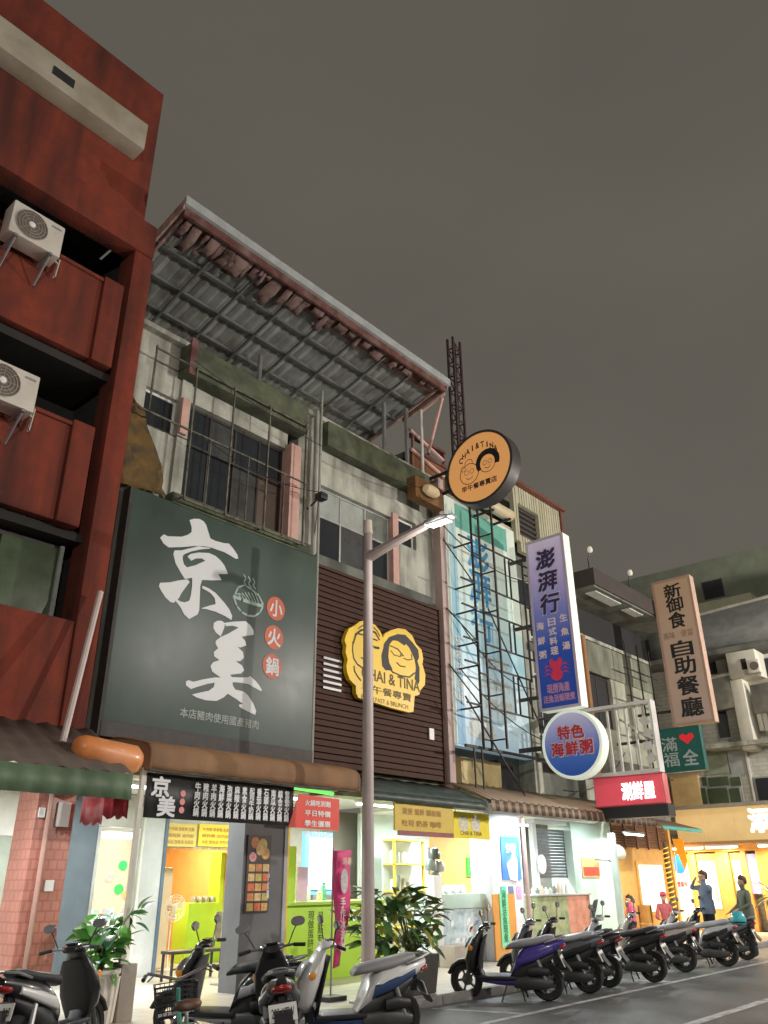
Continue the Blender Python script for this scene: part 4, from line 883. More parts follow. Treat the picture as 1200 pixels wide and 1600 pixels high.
# pale green block standing behind it
b6 = thing('green_block', 'pale green rendered block with one dark window behind the corner block', 'building', (36, 10, 0))
pg = M('pale_green_render', (.185, .21, .15), .9, var=.15, dirt=(.12, .13, .1), dirta=.5)
GX_ = 36.
def gy(px, py): q = P(px, py, 0, GX_); return q.y, q.z
ya, za = gy(985, 905); yb, zb = gy(1215, 882)
MB().box(GX_, GX_+6, yb-8, ya+2, .1, za).build('wall', pg, b6)
y0, y1, z0, z1 = RX(1099, 907, 1131, 935, GX_)
o = MB().box(GX_-.05, GX_-.003, y0, y1, z0, z1).build('window', dsteel, b6)
MB().box(GX_-.07, GX_-.052, y0+.06, y1-.06, z0+.06, z1-.06).build('pane', dark, o)
ye, ze = gy(1090, 945)
MB().box(GX_-2.2, GX_-.2, P(1180, 960, 0, GX_-2.2).y, P(1075, 960, 0, GX_-2.2).y, .1, P(1130, 935, 0, GX_-2.2).z).build('lean_to', M('cream_render', (.42, .41, .28), .8, var=.15), b6)

# ================================================================== restaurant front on the corner block
rs_ = thing('restaurant_front', 'brightly lit ochre restaurant front with glass doors on the corner', 'shopfront', (30, 10, 0))
RXp = 29.7
for (pa, pb_) in ((1048, 1068), (1084, 1094), (1128, 1148), (1168, 1176), (1192, 1260)):
    y1 = P(pa, 1400, 0, RXp).y; y0 = P(pb_, 1400, 0, RXp).y
    MB().box(RXp, RXp+.3, y0, y1, .1, 2.78).build('pier', gold, rs_, bevel=.02)
MB().box(RXp-.1, RXp+.3, P(1290, 1400, 0, RXp).y, P(1048, 1400, 0, RXp).y, 2.5, 2.79).build('lintel', gold, rs_)
warmglass = M('lit_door_glass', (.8, .78, .7), .3, var=.1, emit=(1, .93, .78), es=1.5)
for pa, pb_ in ((1068, 1084), (1094, 1128), (1148, 1168)):
    y1 = P(pa, 1400, 0, RXp).y-.03; y0 = P(pb_, 1400, 0, RXp).y+.03
    d_ = MB().box(RXp+.1, RXp+.16, y0, y1, .12, 2.45).build('door', gold, rs_)
    MB().box(RXp+.07, RXp+.098, y0+.06, y1-.06, .75, 2.2).build('lit_glass', warmglass, d_)
    MB().box(RXp+.04, RXp+.068, y0+.1, y0+.14, .9, 1.4).build('handle', chrome, d_)
y1 = P(1176, 1400, 0, RXp).y; y0 = P(1192, 1400, 0, RXp).y
MB().box(RXp+.05, RXp+.1, y0, y1, 1.2, 2.4).build('blue_window', M('lilac_glass', (.3, .3, .5), .3, emit=(.35, .35, .6), es=.4), rs_)
MB().box(23.3, 27.44, 11.85, 11.97, .1, 3.28).build('ochre_wall', gold, rs_)
xa, xb, za, zb2 = RY(1000, 1352, 1036, 1424, 11.84)
o = MB().box(xa-.12, xb+.12, 11.80, 11.848, za-.12, zb2+.12).build('side_window', gold, rs_)
MB().box(xa, xb, 11.77, 11.798, za, zb2).build('lit_glass', warmglass, o)
for k in range(9): MB().box(23.32, 27.42, 11.80, 11.848, 2.55+k*.075, 2.60+k*.075).build('slat', M('brown_slat', (.13, .055, .03), .6), rs_)
for k in range(5): MB().box(23.6+k*.8, 23.68+k*.8, 11.76, 11.798, 2.5, 3.25).build('lattice_post', M('brown_slat'), rs_)
# side wing of ochre boarding that meets the striped awning
MB().box(27.45, 29.68, 12.6, 12.8, .1, 3.2).build('side_wing', gold, rs_)
MB().box(27.45, 27.6, 11.7, 12.59, .1, 3.2).build('wing_pier', gold, rs_)
o = MB().box(27.9, 29.3, 12.54, 12.598, .7, 2.35).build('side_window', gold, rs_)
MB().box(28.0, 29.2, 12.5, 12.538, .8, 2.25).build('lit_glass', warmglass, o)
for k in range(12): MB().box(27.62, 29.66, 12.56, 12.598, 2.5+k*.058, 2.54+k*.058).build('slat', M('brown_slat', (.13, .055, .03), .6), rs_)
fs = thing('fascia_sign', 'yellow illuminated restaurant fascia with glowing white characters', 'sign', (29.5, 10, 2.8))
fy1 = P(1058, 1300, 0, 29.3).y; fy0 = fy1-9
fm_ = M('fascia_yellow', (.66, .50, .24), .5, var=.2, scale=1.0, emit=(.85, .60, .25), es=.36)
for k in range(9): MB().box(29.3+.004*(k % 2), 29.68, fy1-(k+1)*1.0+.006, fy1-k*1.0-.006, 2.80, 3.86).build('panel', fm_, fs)
text(fs, 'lettering', '添壽屋', (29.295, fy1-3.55, 3.40), (2.1, .72), glow('white_glow'), '-X', bold=.03)
MB().box(29.2, 29.69, fy0, fy1+.05, 3.865, 3.98).build('cornice', M('cornice_grey', (.3, .29, .25), .7, var=.2), fs)
MB().box(28.9, 29.69, fy0, fy1, 2.70, 2.79).build('soffit', M('soffit_ochre', (.4, .24, .1), .7, var=.2), fs)
for k, py in enumerate((11.75, 10.6, 8.9, 7.2)):
    t = thing('tube_lamp', 'lit fluorescent tube under the yellow restaurant fascia', 'lamp', (29.0, py, 2.6), 'tubes under the restaurant fascia')
    MB().box(28.95, 29.1, py-.55, py+.55, 2.63, 2.70).build('housing', white, t)
    MB().ring((29.02, py-.52, 2.60), (29.02, py+.52, 2.60), .028, n=8).build('tube', tube_y, t)
    area('tube_light', (29.02, py, 2.55), .9, 95, (1, .8, .5), (0, 0, 0), t, .2)
bn = P(1062, 1335, 0, 28.6)
bf = thing('banner_flag', 'orange pennant hanging at the corner post of the restaurant', 'flag', (28.6, bn.y, 1.6))
MB().prism([(-.16, .9), (.2, .9), (.24, .2), (.12, -.1), (-.02, .35)], lambda u, v, d: Vector((d, bn.y-u, 2.0+v)), 28.55, 28.57).build('cloth', M('orange_cloth', (.85, .38, .02), .7, var=.1, emit=(.8, .35, .02), es=.25), bf)
MB().tube([(28.6, bn.y+.17, 1.6), (28.6, bn.y+.17, 2.95)], .015, 5).build('rod', steel, bf)
wb_ = thing('standing_sign', 'white standing sign with a blue disc beside the restaurant door', 'sign', (28.8, P(1072, 1420, 0, 28.8).y, .1))
yb_ = P(1072, 1420, 0, 28.8).y
MB().box(28.8, 28.86, yb_-.27, yb_+.27, .12, 1.9).build('board', M('sign_white', (.8, .8, .78), .5, emit=(.9, .9, .85), es=.5), wb_)
discx(MB(), 28.795, yb_, 2.12, .22, .30, 20).build('blue_disc', M('blue_disc', (.02, .25, .75), .4, emit=(.02, .3, .9), es=.5), wb_)
text(wb_, 'lettering', '營業中', (28.798, yb_, 1.5), (.34, .16), M('red_ink'), '-X', bold=.02)
lst = thing('rope_light_post', 'post wound with a spiral of yellow light tape beside the restaurant window', 'post', (27.3, P(1045, 1400, 0, 27.3).y, .1))
ly = P(1044, 1400, 0, 27.3).y
for k, dy in enumerate((-.12, .18)):
    MB().ring((27.3, ly+dy, .1), (27.3, ly+dy, 2.75), .085, n=12).build('post', M('post_brown', (.14, .08, .04), .6), lst)
    sp_ = [(27.3+math.cos(a*.55)*.09, ly+dy+math.sin(a*.55)*.09, .2+a*.0125) for a in range(200)]
    MB().tube(sp_, .018, 4).build('light_tape', glow('tape_yellow', (1, .65, .06), .9), lst)
# cables
def cable(a, b, sag, label, r=.014):
    a, b = Vector(a), Vector(b); pts = []
    for i in range(15):
        t = i/14; q = a.lerp(b, t); q.z -= sag*4*t*(1-t); pts.append(q)
    single('cable', MB().tube(pts, r, 5), black, label, 'cable', 'black service cables along the fronts')
cable((13.4, 10.6, 9.95), (18.6, 10.8, 9.2), .5, 'black cable drooping from the roof corner past the round orange sign')
cable((14.6, 10.4, 7.0), (18.4, 10.9, 6.2), .35, 'black cable crossing the blue board at mid height')
cable((14.6, 10.5, 6.0), (19.2, 10.9, 4.9), .3, 'black cable running from the slat screen to below the round blue sign')
cable((6.9, 10.6, 10.35), (13.6, 10.6, 10.2), .35, 'thin black cable strung along the mossy fascia', .009)
cable((7.2, 10.6, 8.9), (10.3, 10.75, 8.95), .22, 'thin black cable sagging over the barred window', .009)
cable((10.3, 10.75, 8.95), (10.35, 10.95, 7.7), .05, 'short black cable dropping from the floodlight', .012)
cable((18.9, 10.6, 3.7), (24.0, 11.2, 5.2), .4, 'black cable rising behind the empty sign frame')
single('leaning_pipe', MB().ring(P(157, 925, 1, 10.55), P(98, 1160, 1, 10.1), .045, n=8), M('pink_white_pipe', (.6, .5, .47), .5, var=.15), 'pale pink pipe leaning against the red pillar beside the billboard', 'pipe')
# ================================================================== awnings
def awning(name, label, x0, x1, yb, zb, yf, zf, val, mat, pitch=.16, amp=.018, vmat=None, ribs_=True):
    t = thing(name, label, 'awning', ((x0+x1)/2, yb, zb))
    n = int((x1-x0)/(pitch/4)); vs = []
    for i in range(n+1):
        x = x0+(x1-x0)*i/n; dz = amp*math.sin(i*math.pi/2)
        for y, z in ((yb, zb), ((yb*.5+yf*.5), (zb+zf)/2+.03), (yf, zf)): vs.append((x, y, z+dz))
    fs = [(3*i+j, 3*i+j+1, 3*i+j+4, 3*i+j+3) for i in range(n) for j in range(2)]
    o = MB().add(vs, fs).build('canopy_sheet', mat, t); o.modifiers.new('thick', 'SOLIDIFY').thickness = .008
    if val:
        vs = []
        for i in range(n+1):
            x = x0+(x1-x0)*i/n; dy = amp*math.sin(i*math.pi/2)
            vs += [(x, yf-.01+dy, zf-.005), (x, yf-.03+dy, zf-val)]
        o = MB().add(vs, [(2*i, 2*i+1, 2*i+3, 2*i+2) for i in range(n)]).build('valance', vmat or mat, t); o.modifiers.new('thick', 'SOLIDIFY').thickness = .008
    k = x0+.15
    while k < x1:
        MB().tube([(k, yb, zb-.06), (k, yf+.05, zf-.05)], .018, 5).build('strut', steel, t); k += 1.6
    MB().box(x0, x1, yf+.03, yf+.06, zf-.07, zf-.03).build('front_rail', steel, t)
    return t
awning('awning', 'green corrugated awning with dark top in front of the red building', -8, 6.0, 10.78, 3.62, 9.6, 2.92, .32,
       M('awning_brown_top', (.10, .075, .06), .7, var=.3), .30, .02, M('awning_green', (.105, .165, .095), .6, var=.2, scale=3, dirt=(.05, .07, .045), dirta=.5, dscale=3, streak=.2))
# retracted brown awning cassette over the hot pot shop
ca = thing('hood_awning', 'long tan brown canvas hood awning below the green billboard', 'awning', (8.4, 10.2, 3.0))
hood = [(11.1, 3.60), (10.7, 3.56), (10.2, 3.46), (9.98, 3.40), (9.90, 3.33), (9.875, 3.24), (9.88, 3.12), (9.90, 3.05)]
vs = []; n = 46
for i in range(n+1):
    x = 6.42+(10.64-6.42)*i/n
    for y, z in hood: vs.append((x, y+.008*math.sin(i*1.7)*(z < 3.4), z+.006*math.sin(i*.9)))
m_ = len(hood)
o = MB().add(vs, [(i*m_+j, i*m_+j+1, (i+1)*m_+j+1, (i+1)*m_+j) for i in range(n) for j in range(m_-1)]).build('canvas', M('awning_tan', (.27, .15, .075), .8, var=.2, scale=2, bump=.15, bscale=12, dirt=(.14, .075, .04), dirta=.5), ca, smooth=50)
o.modifiers.new('thick', 'SOLIDIFY').thickness = .01
for x in (6.44, 10.6): MB().prism([(y, z) for y, z in hood]+[(11.1, 3.05)], lambda u, v, d: Vector((d, u, v)), x, x+.02).build('end_panel', M('awning_tan'), ca)
MB().box(6.45, 10.6, 9.905, 9.93, 3.03, 3.06).build('front_rail', dsteel, ca)
ol_ = thing('rolled_awning', 'glossy orange rolled awning end above the menu banner corner', 'awning', (5.8, 9.9, 3.1))
a_, b_ = P(128, 1168, 1, 9.95), P(206, 1188, 1, 9.95); d_ = (b_-a_)
pts = [a_-d_*.16, a_-d_*.12, a_, b_, b_+d_*.12, b_+d_*.16]
MB().tube(pts, [.05, .12, .165, .20, .14, .03], 16).build('roll', M('orange_tarp', (.72, .25, .07), .4, var=.15, coat=.15, dirt=(.75, .45, .3), dirta=.5), ol_, smooth=60)
MB().tube([a_+Vector((0, .1, .05)), a_+Vector((0, .85, .2))], .02, 5).build('arm', steel, ol_)
awning('awning', 'dark green awning below the brown slat screen', 10.9, 14.55, 11.1, 3.52, 9.95, 3.10, .16,
       M('awning_dark_green', (.035, .055, .045), .5, var=.3, dirt=(.09, .11, .1), dirta=.5, dscale=5), .5, .01)
def stripes(name, c1, c2, pitch):
    m = M(name, c1, .6, var=.15); t = m.node_tree; n = t.nodes; L = t.links; b = n['Principled BSDF']
    src = b.inputs['Base Color'].links[0].from_socket
    tcd = n.new('ShaderNodeTexCoord'); sp = n.new('ShaderNodeSeparateXYZ'); L.new(tcd.outputs['Object'], sp.inputs[0])
    mu = n.new('ShaderNodeMath'); mu.operation = 'MULTIPLY'; mu.inputs[1].default_value = 2*math.pi/pitch; L.new(sp.outputs['X'], mu.inputs[0])
    si = n.new('ShaderNodeMath'); si.operation = 'SINE'; L.new(mu.outputs[0], si.inputs[0])
    mr = n.new('ShaderNodeMapRange'); mr.inputs[1].default_value = -.3; mr.inputs[2].default_value = .3; L.new(si.outputs[0], mr.inputs[0])
    mi = n.new('ShaderNodeMix'); mi.data_type = 'RGBA'; L.new(mr.outputs[0], mi.inputs[0]); L.new(src, mi.inputs[6]); mi.inputs[7].default_value = (*c2, 1)
    L.new(mi.outputs[2], b.inputs['Base Color']); return m
awning('awning', 'brown and tan striped corrugated awning under the red light box', 14.6, 22.4, 11.1, 3.62, 9.9, 3.16, .22, stripes('awning_stripes', (.10, .06, .04), (.33, .25, .17), .30), .3, .03)
awning('awning', 'plain brown awning with a teal underside next to the ochre restaurant', 22.45, 25.2, 11.2, 3.35, 9.7, 2.98, .10, M('awning_brown', (.13, .08, .055), .6, var=.2), .5, .01, tealp)

# ================================================================== arcade shell (parts of the grey shophouse)
lw = M('arcade_wall', (.52, .51, .47), .7, var=.12, dirt=(.3, .28, .24), dirta=.5)
MB().box(5.92, 14.62, 11.0, 11.4, 3.1, 3.298).build('beam', conc, b2)
MB().box(5.92, 14.62, 11.4, 14.5, 3.22, 3.3).build('arcade_ceiling', white, b2)
bluegrey = M('blue_grey_panel', (.085, .105, .125), .5, var=.15)
MB().box(7.72, 8.44, 14.42, 14.6, .1, 3.2).build('blue_panel', bluegrey, b2)
MB().box(8.44, 9.42, 14.5, 14.6, 2.62, 3.2).build('shop_wall', lw, b2)
jm = MB().box(9.40, 9.86, 14.38, 14.6, .1, 3.2).build('jamb', M('jamb_grey', (.46, .47, .47), .5, var=.12, dirt=(.3, .3, .3), dirta=.5), b2)
MB().box(9.36, 9.40, 14.36, 14.5, .1, 3.0).build('white_pipe', M('pvc_white'), b2)
MB().box(9.86, 9.93, 14.36, 14.62, .1, 2.9).build('blue_post', M('blue_post', (.07, .11, .16), .5), b2)
MB().box(9.93, 12.9, 14.45, 14.6, 2.28, 3.2).build('header', lw, b2)
MB().box(12.6, 18.0, 14.5, 14.62, .1, 3.2).build('shop_wall', M('greige_wall', (.50, .47, .40), .7, var=.08), b2)
# room behind the opening
rm = M('room_wall', (.66, .38, .13), .7, var=.12)
MB().box(9.7, 13.0, 18.4, 18.5, .1, 3.0).build('room_back', rm, b2)
MB().box(12.62, 12.7, 14.63, 18.4, .1, 3.0).build('room_side', rm, b2)
MB().box(9.6, 9.7, 14.63, 18.4, .1, 3.0).build('room_side', rm, b2)
MB().box(9.6, 13.0, 14.63, 18.5, 3.0, 3.08).build('room_ceiling', white, b2)
# window bay left of the jamb
MB().box(7.5, 9.36, 17.0, 17.1, .1, 3.2).build('room_back', M('pale_room', (.30, .36, .34), .6, var=.15), b2)
MB().box(8.44, 9.36, 14.44, 14.5, .1, 1.0).build('cabinet', beige, b2)
o = MB().box(8.44, 8.50, 14.40, 14.5, 1.0, 2.6).box(9.30, 9.36, 14.40, 14.5, 1.0, 2.6).box(8.50, 9.30, 14.40, 14.5, 2.55, 2.6).build('window', alu, b2)
MB().box(8.50, 9.30, 14.45, 14.458, 1.0, 2.55).build('pane', M('clear_glass', (.9, .95, .95), .05, var=0, alpha=.18), o)
# column with the menu poster
cl_ = MB().box(9.06, 9.92, 10.98, 11.4, .1, 3.1).build('pillar', M('slate_pillar', (.12, .125, .135), .5, var=.15), b2)
MB().box(9.93, 10.0, 10.96, 11.3, .1, 2.9).build('trim_post', M('grey_post', (.34, .38, .40), .5), b2)
MB().box(10.0, 10.07, 10.99, 11.3, .1, 2.9).build('yellow_trim', M('yellow_trim', (.7, .5, .06), .5), b2)

# red building's arcade
MB().box(-8, 5.9, 14.5, 14.62, .1, 3.3).build('shop_wall', lw, rb)
MB().box(5.9, 7.72, 14.5, 14.62, 2.4, 3.3).build('shop_header', lw, b2)
MB().box(-8, 5.9, 11.1, 14.5, 3.29, 3.36).build('arcade_ceiling', white, rb)
MB().box(5.9, 7.7, 17.2, 17.3, .1, 3.2).build('room_back', M('warm_room', (.72, .62, .48), .7, var=.15), b2)
MB().box(5.9, 7.7, 14.46, 14.6, .1, 1.0).build('counter_front', beige, b2)

# ================================================================== lamps in the arcade
def ceil_lamp(x, y, z, label, watts, col=(.95, 1, .98), length=1.2, rot=False):
    t = thing('ceiling_lamp', label, 'lamp', (x, y, z), 'fluorescent lamps in the arcade')
    for hx in (-length*.3, length*.3): MB().tube([(x+(0 if rot else hx), y+(hx if rot else 0), z-.01), (x+(0 if rot else hx), y+(hx if rot else 0), z+.12)], .006, 4).build('hanger', steel, t)
    if rot: MB().box(x-.06, x+.06, y-length/2, y+length/2, z-.05, z).build('housing', white, t); MB().ring((x, y-length/2+.03, z-.07), (x, y+length/2-.03, z-.07), .022, n=8).build('tube', tube_w, t)
    else: MB().box(x-length/2, x+length/2, y-.06, y+.06, z-.05, z).build('housing', white, t); MB().ring((x-length/2+.03, y, z-.07), (x+length/2-.03, y, z-.07), .022, n=8).build('tube', tube_w, t)
    area('tube_light', (x, y, z-.11), length if not rot else .15, watts, col, (0, 0, 0), t, .15 if not rot else length)
ceil_lamp(7.6, 12.6, 3.2, 'fluorescent lamp on the arcade ceiling behind the menu banner', 200)
ceil_lamp(11.4, 12.3, 3.2, 'fluorescent lamp on the arcade ceiling behind the lime counter', 160)
ceil_lamp(13.6, 12.2, 3.2, 'fluorescent lamp on the arcade ceiling behind the yellow sign board', 95)
ceil_lamp(11.2, 16.4, 2.98, 'fluorescent lamp in the warm walled dining room', 150, (1, .8, .5))
ceil_lamp(8.9, 15.8, 2.95, 'fluorescent lamp behind the drinks window', 30, (.8, .95, 1))
ceil_lamp(6.8, 15.8, 2.95, 'fluorescent lamp inside the shop behind the tiled pillar', 150, (1, .92, .75))
ceil_lamp(15.8, 12.2, 3.05, 'fluorescent lamp above the fish tank stall', 100, (.9, .97, 1))
ceil_lamp(19.3, 12.3, 3.05, 'fluorescent lamp before the dark shutter', 210, (.85, .95, 1))
ceil_lamp(22.6, 10.6, 2.85, 'fluorescent lamp under the plain brown awning', 110, (.95, 1, .9))
ceil_lamp(17.0, 10.35, 3.14, 'added fluorescent lamp under the striped awning before the white pillar', 75, (.9, .97, 1))  # tube added to brighten the white pillar
ceil_lamp(20.6, 10.35, 3.14, 'added fluorescent lamp under the striped awning before the mint pillar', 60, (.88, 1, .97))  # second tube added under this awning to brighten the pillar fronts
ceil_lamp(3.9, 10.1, 3.08, 'added fluorescent lamp under the green corrugated awning', 70)  # tube added to brighten the pink tiled pillar
ceil_lamp(2.0, 12.6, 3.2, 'fluorescent lamp on the arcade ceiling of the red building', 160)

# ================================================================== hot pot shop: banner, boards, furniture
Y_ = 10.05
x0, x1, z0, z1 = RY(226, 1216, 528, 1284, Y_); zt = P(235, 1207, 1, Y_).z; zb = P(222, 1277, 1, Y_).z
mbn = thing('menu_banner', 'black menu banner with columns of white dishes and a red end panel', 'banner', ((x0+x1)/2, Y_, zb))
xs = P(458, 1270, 1, Y_).x
cv_ = M('banner_black', (.02, .021, .022), .5, var=.25, scale=1.5)
n = 30; vs = []
for i in range(n+1):
    x = x0+(xs+.0-x0)*i/n; vs += [(x, Y_+.012*math.sin(i*.9), zb), (x, Y_+.012*math.sin(i*.9+.6), zt)]
o = MB().add(vs, [(2*i, 2*i+1, 2*i+3, 2*i+2) for i in range(n)]).build('black_cloth', cv_, mbn); o.modifiers.new('thick', 'SOLIDIFY').thickness = .006
o = MB().prism([(xs-.12, zb-.02), (x1, zb-.03), (x1, zt-.12), (xs+.08, zt-.10)], lambda u, v, d: Vector((u, d, v)), Y_-.035, Y_-.028).build('red_panel', redprint, mbn)
for k in range(4): text(o, 'lettering', ('火鍋吃到飽', '平日特價', '學生優惠', '歡迎外帶')[k], ((xs+x1)/2, Y_-.04, zt-.22-k*.155), (.58, .09), whiteprint, bold=.02)
hz = zt-zb; wpr = M('banner_white', (.72, .74, .76), .5, var=.05)
text(mbn, 'lettering', '京', (x0+.22, Y_-.02, zb+hz*.70), (.28, hz*.44), wpr, bold=.03)
text(mbn, 'lettering', '美', (x0+.34, Y_-.02, zb+hz*.27), (.28, hz*.44), wpr, bold=.03)
for k in range(3):
    c_ = (x0+.60, Y_-.02, zt-.24-k*.11)
    d_ = MB().add([c_] + [(c_[0]+a*.045, c_[1], c_[2]+b*.045) for a, b in circ(14, 1)], [(0, i+1, (i+1) % 14+1) for i in range(14)])
    d_.build('pink_disc', M('pink_disc', (.7, .25, .25), .5), mbn)
dishes = ['牛肉火鍋', '豬肉火鍋', '羊肉火鍋', '海鮮火鍋', '泡菜火鍋', '麻辣火鍋', '素食火鍋', '起司牛奶鍋', '番茄火鍋', '石頭火鍋', '南瓜火鍋', '綜合火鍋', '鴛鴦火鍋']
for k, s_ in enumerate(dishes):
    x = x0+.80+(xs-.12-x0-.80)*(k+.3)/12.6
    text(mbn, 'lettering', vert(s_), (x, Y_-.02, (zt+zb)/2-.01), (.095, hz*.78), wpr, bold=.03, ls=.95)
MB().tube([(x0-.05, Y_+.03, zt+.02), (x1, Y_+.03, zt+.02)], .02, 6).build('top_rod', M('pvc_white'), mbn)
for x in (x0+.1, (x0+x1)/2, x1-.1): MB().tube([(x, Y_+.03, zt+.03), (x, 10.9, 3.25)], .008, 4).build('hanger', steel, mbn)
MB().box(x0-.09, x0-.03, Y_-.01, Y_+.05, .12, zt+.06).build('white_post', M('pvc_white'), mbn)
gl = P(420, 1237, 1, 10.2)
single('green_tube', MB().ring((P(440, 1228, 1, 10.25)), (P(520, 1240, 1, 10.25)), .03, n=8), glow('green_glow', (.15, 1, .15), 1.2), 'lit green tube above the red end of the menu banner', 'lamp')
# red cloth strips beside it
for k, (pa, pb_, py0, py1) in enumerate(((128, 160, 1242, 1288), (160, 199, 1246, 1278))):
    xa, xb, za, zb2 = RY(pa, py0, pb_, py1, 10.4)
    vs = []
    for i in range(9):
        x = xa+(xb-xa)*i/8; vs += [(x, 10.4+.03*math.sin(i*1.3), za+.03*math.sin(i*2)), (x, 10.4+.02*math.sin(i*1.3+1), zb2)]
    o = MB().add(vs, [(2*i, 2*i+1, 2*i+3, 2*i+2) for i in range(8)])
    s_ = single('cloth_strip', o, M('red_cloth%d' % k, ((.55, .10, .12), (.42, .03, .05))[k], .7, var=.35, scale=4, dirt=(.6, .5, .5), dirta=(.6, .05)[k], dscale=5),
           ('red and white cloth strip hung under the green awning edge', 'plain dark red cloth strip hung beside the menu banner')[k], 'cloth')
    s_.modifiers.new('thick', 'SOLIDIFY').thickness = .006
# yellow boards over the doorway
for k, (pa, pb_, mat_) in enumerate(((257, 306, M('board_mustard', (.66, .48, .09), .5, var=.1)), (310, 361, M('board_yellow', (.85, .60, .03), .5, var=.06)), (365, 384, M('board_mustard')))):
    xa, xb, za, zb2 = RY(pa, 1287+k*1.5, pb_, 1323, 14.42)
    t = thing('menu_board', ('mustard menu board over the left of the doorway', 'bright yellow menu board over the middle of the doorway', 'narrow mustard menu board over the right of the doorway')[k], 'menu board', ((xa+xb)/2, 14.42, za), 'menu boards over the doorway')
    MB().box(xa, xb, 14.40, 14.445, za, zb2).build('board', mat_, t)
    for j in range(4): text(t, 'lettering', ('牛肉麵 陽春麵 乾麵', '餛飩麵 滷肉飯', '水餃 酸辣湯 燙青菜', '滷味 小菜 豬血湯')[j] if k < 2 else '特價', ((xa+xb)/2, 14.398, zb2-.1-j*.12), ((xb-xa)*.82, .07), M('board_ink', (.35, .16, .02), .5, var=0))
# dining room
lx0, lx1 = P(292, 1450, 1, 15.9).x, P(385, 1450, 1, 15.9).x; lz = P(335, 1410, 1, 15.9).z
lc = thing('service_counter', 'lime green service counter inside the warm lit doorway', 'counter', (lx0, 15.9, .1))
MB().box(lx0, lx1, 15.9, 16.4, .1, lz).build('body', lime, lc, bevel=.01)
px0 = P(345, 1370, 1, 15.9).x; MB().box(px0, lx1, 15.92, 16.3, lz+.002, P(355, 1332, 1, 15.9).z).build('end_panel', lime, lc)
for k in range(5):
    x = lx0+.25+k*.17; single('steel_pot', MB().lathe([(0, 0), (.075, 0), (.08, .1), (.07, .12), (0, .13)], (x, 16.1, lz+.002), 12), M('pot_steel', (.45, .43, .4), .35, metal=.7, var=.2), 'small steel pot lined up on the lime service counter', 'pot', 'pots on the lime service counter')
xa, xb, za, zb2 = RY(262, 1328, 284, 1360, 18.35)
single('wall_picture', MB().box(xa, xb, 18.33, 18.398, za, zb2), M('orange_picture', (.55, .2, .04), .5, var=.5, scale=6), 'small orange picture on the dining room wall', 'picture')
# upright fan
fx = P(268, 1450, 1, 14.9).x
fn = thing('pedestal_fan', 'pale pedestal fan just inside the doorway', 'fan', (fx, 14.95, .1))
fnm = M('fan_plastic', (.62, .55, .42), .5, var=.1)
MB().lathe([(0, 0), (.2, 0), (.2, .03), (.04, .06), (.02, .1), (.02, .95)], (fx, 14.95, .1), 14).build('stand', fnm, fn)
g = MB()
for r in (.08, .14, .2, .24): g.tube([(fx+math.cos(a*math.pi/9)*r, 14.83, 1.2+math.sin(a*math.pi/9)*r) for a in range(19)], .008, 4, False)
for a in range(12): g.tube([(fx, 14.82, 1.2), (fx+math.cos(a*math.pi/6)*.24, 14.83, 1.2+math.sin(a*math.pi/6)*.24)], .005, 4)
g.build('guard', fnm, fn)
for a in range(3):
    t_ = a*2*math.pi/3; MB().add([(fx, 14.86, 1.2), (fx+math.cos(t_)*.2, 14.87, 1.2+math.sin(t_)*.2), (fx+math.cos(t_+.8)*.2, 14.85, 1.2+math.sin(t_+.8)*.2)], [(0, 1, 2)]).build('blade', fnm, fn)
MB().ring((fx, 14.85, 1.2), (fx, 15.05, 1.2), .06, n=10).build('motor', fnm, fn)
single('refrigerator_side', MB().box(fx-.32, fx+.42, 15.6, 16.2, .1, 1.95), M('fridge_beige', (.66, .55, .38), .5, var=.08), 'beige cabinet standing behind the pedestal fan', 'cabinet', bevel=.02)
# poster on the pillar
xa, xb, za, zb2 = RY(384, 1305, 421, 1426, 10.97)
ps = thing('menu_poster', 'dark food poster with rows of dish photographs on the slate pillar', 'poster', ((xa+xb)/2, 10.97, za))
MB().box(xa, xb, 10.955, 10.976, za, zb2).build('sheet', M('poster_dark', (.06, .05, .05), .4, var=.2), ps)
fd = [M('food_%d' % k, c, .5, var=.5, scale=18) for k, c in enumerate(((.62, .36, .12), (.55, .22, .08), (.66, .48, .22), (.5, .42, .12), (.6, .15, .06)))]
def pdisc(c, r, mat, nm):
    MB().add([(c[0], c[1], c[2])] + [(c[0]+a*r, c[1], c[2]+b*r) for a, b in circ(16, 1)], [(0, i+1, (i+1) % 16+1) for i in range(16)]).build(nm, mat, ps, smooth=0)
pw_ = xb-xa; phh = zb2-za
for r in range(5):
    for k in range(3): MB().box(xa+pw_*(.08+.3*k), xa+pw_*(.34+.3*k), 10.951, 10.954, zb2-phh*(.38+.125*r)-.11, zb2-phh*(.38+.125*r)).build('dish_photo', fd[(r*2+k) % 5], ps)
for k, (u, v, r) in enumerate(((.3, .1, .09), (.62, .13, .1), (.75, .24, .09), (.5, .2, .08))): pdisc((xa+pw_*u, 10.951-.001*k, zb2-phh*v), r, fd[(k*2+1) % 5], 'dish_photo')
pdisc((xa+pw_*.22, 10.948, zb2-phh*.29), .075, M('pink_ring', (.7, .4, .45), .5), 'round_mark')
text(ps, 'lettering', '京美', (xa+pw_*.22, 10.946, zb2-phh*.29), (.09, .05), redprint)
text(ps, 'lettering', vert('小火鍋'), (xb-.035, 10.953, za+phh*.35), (.05, .4), whiteprint, bold=.02)
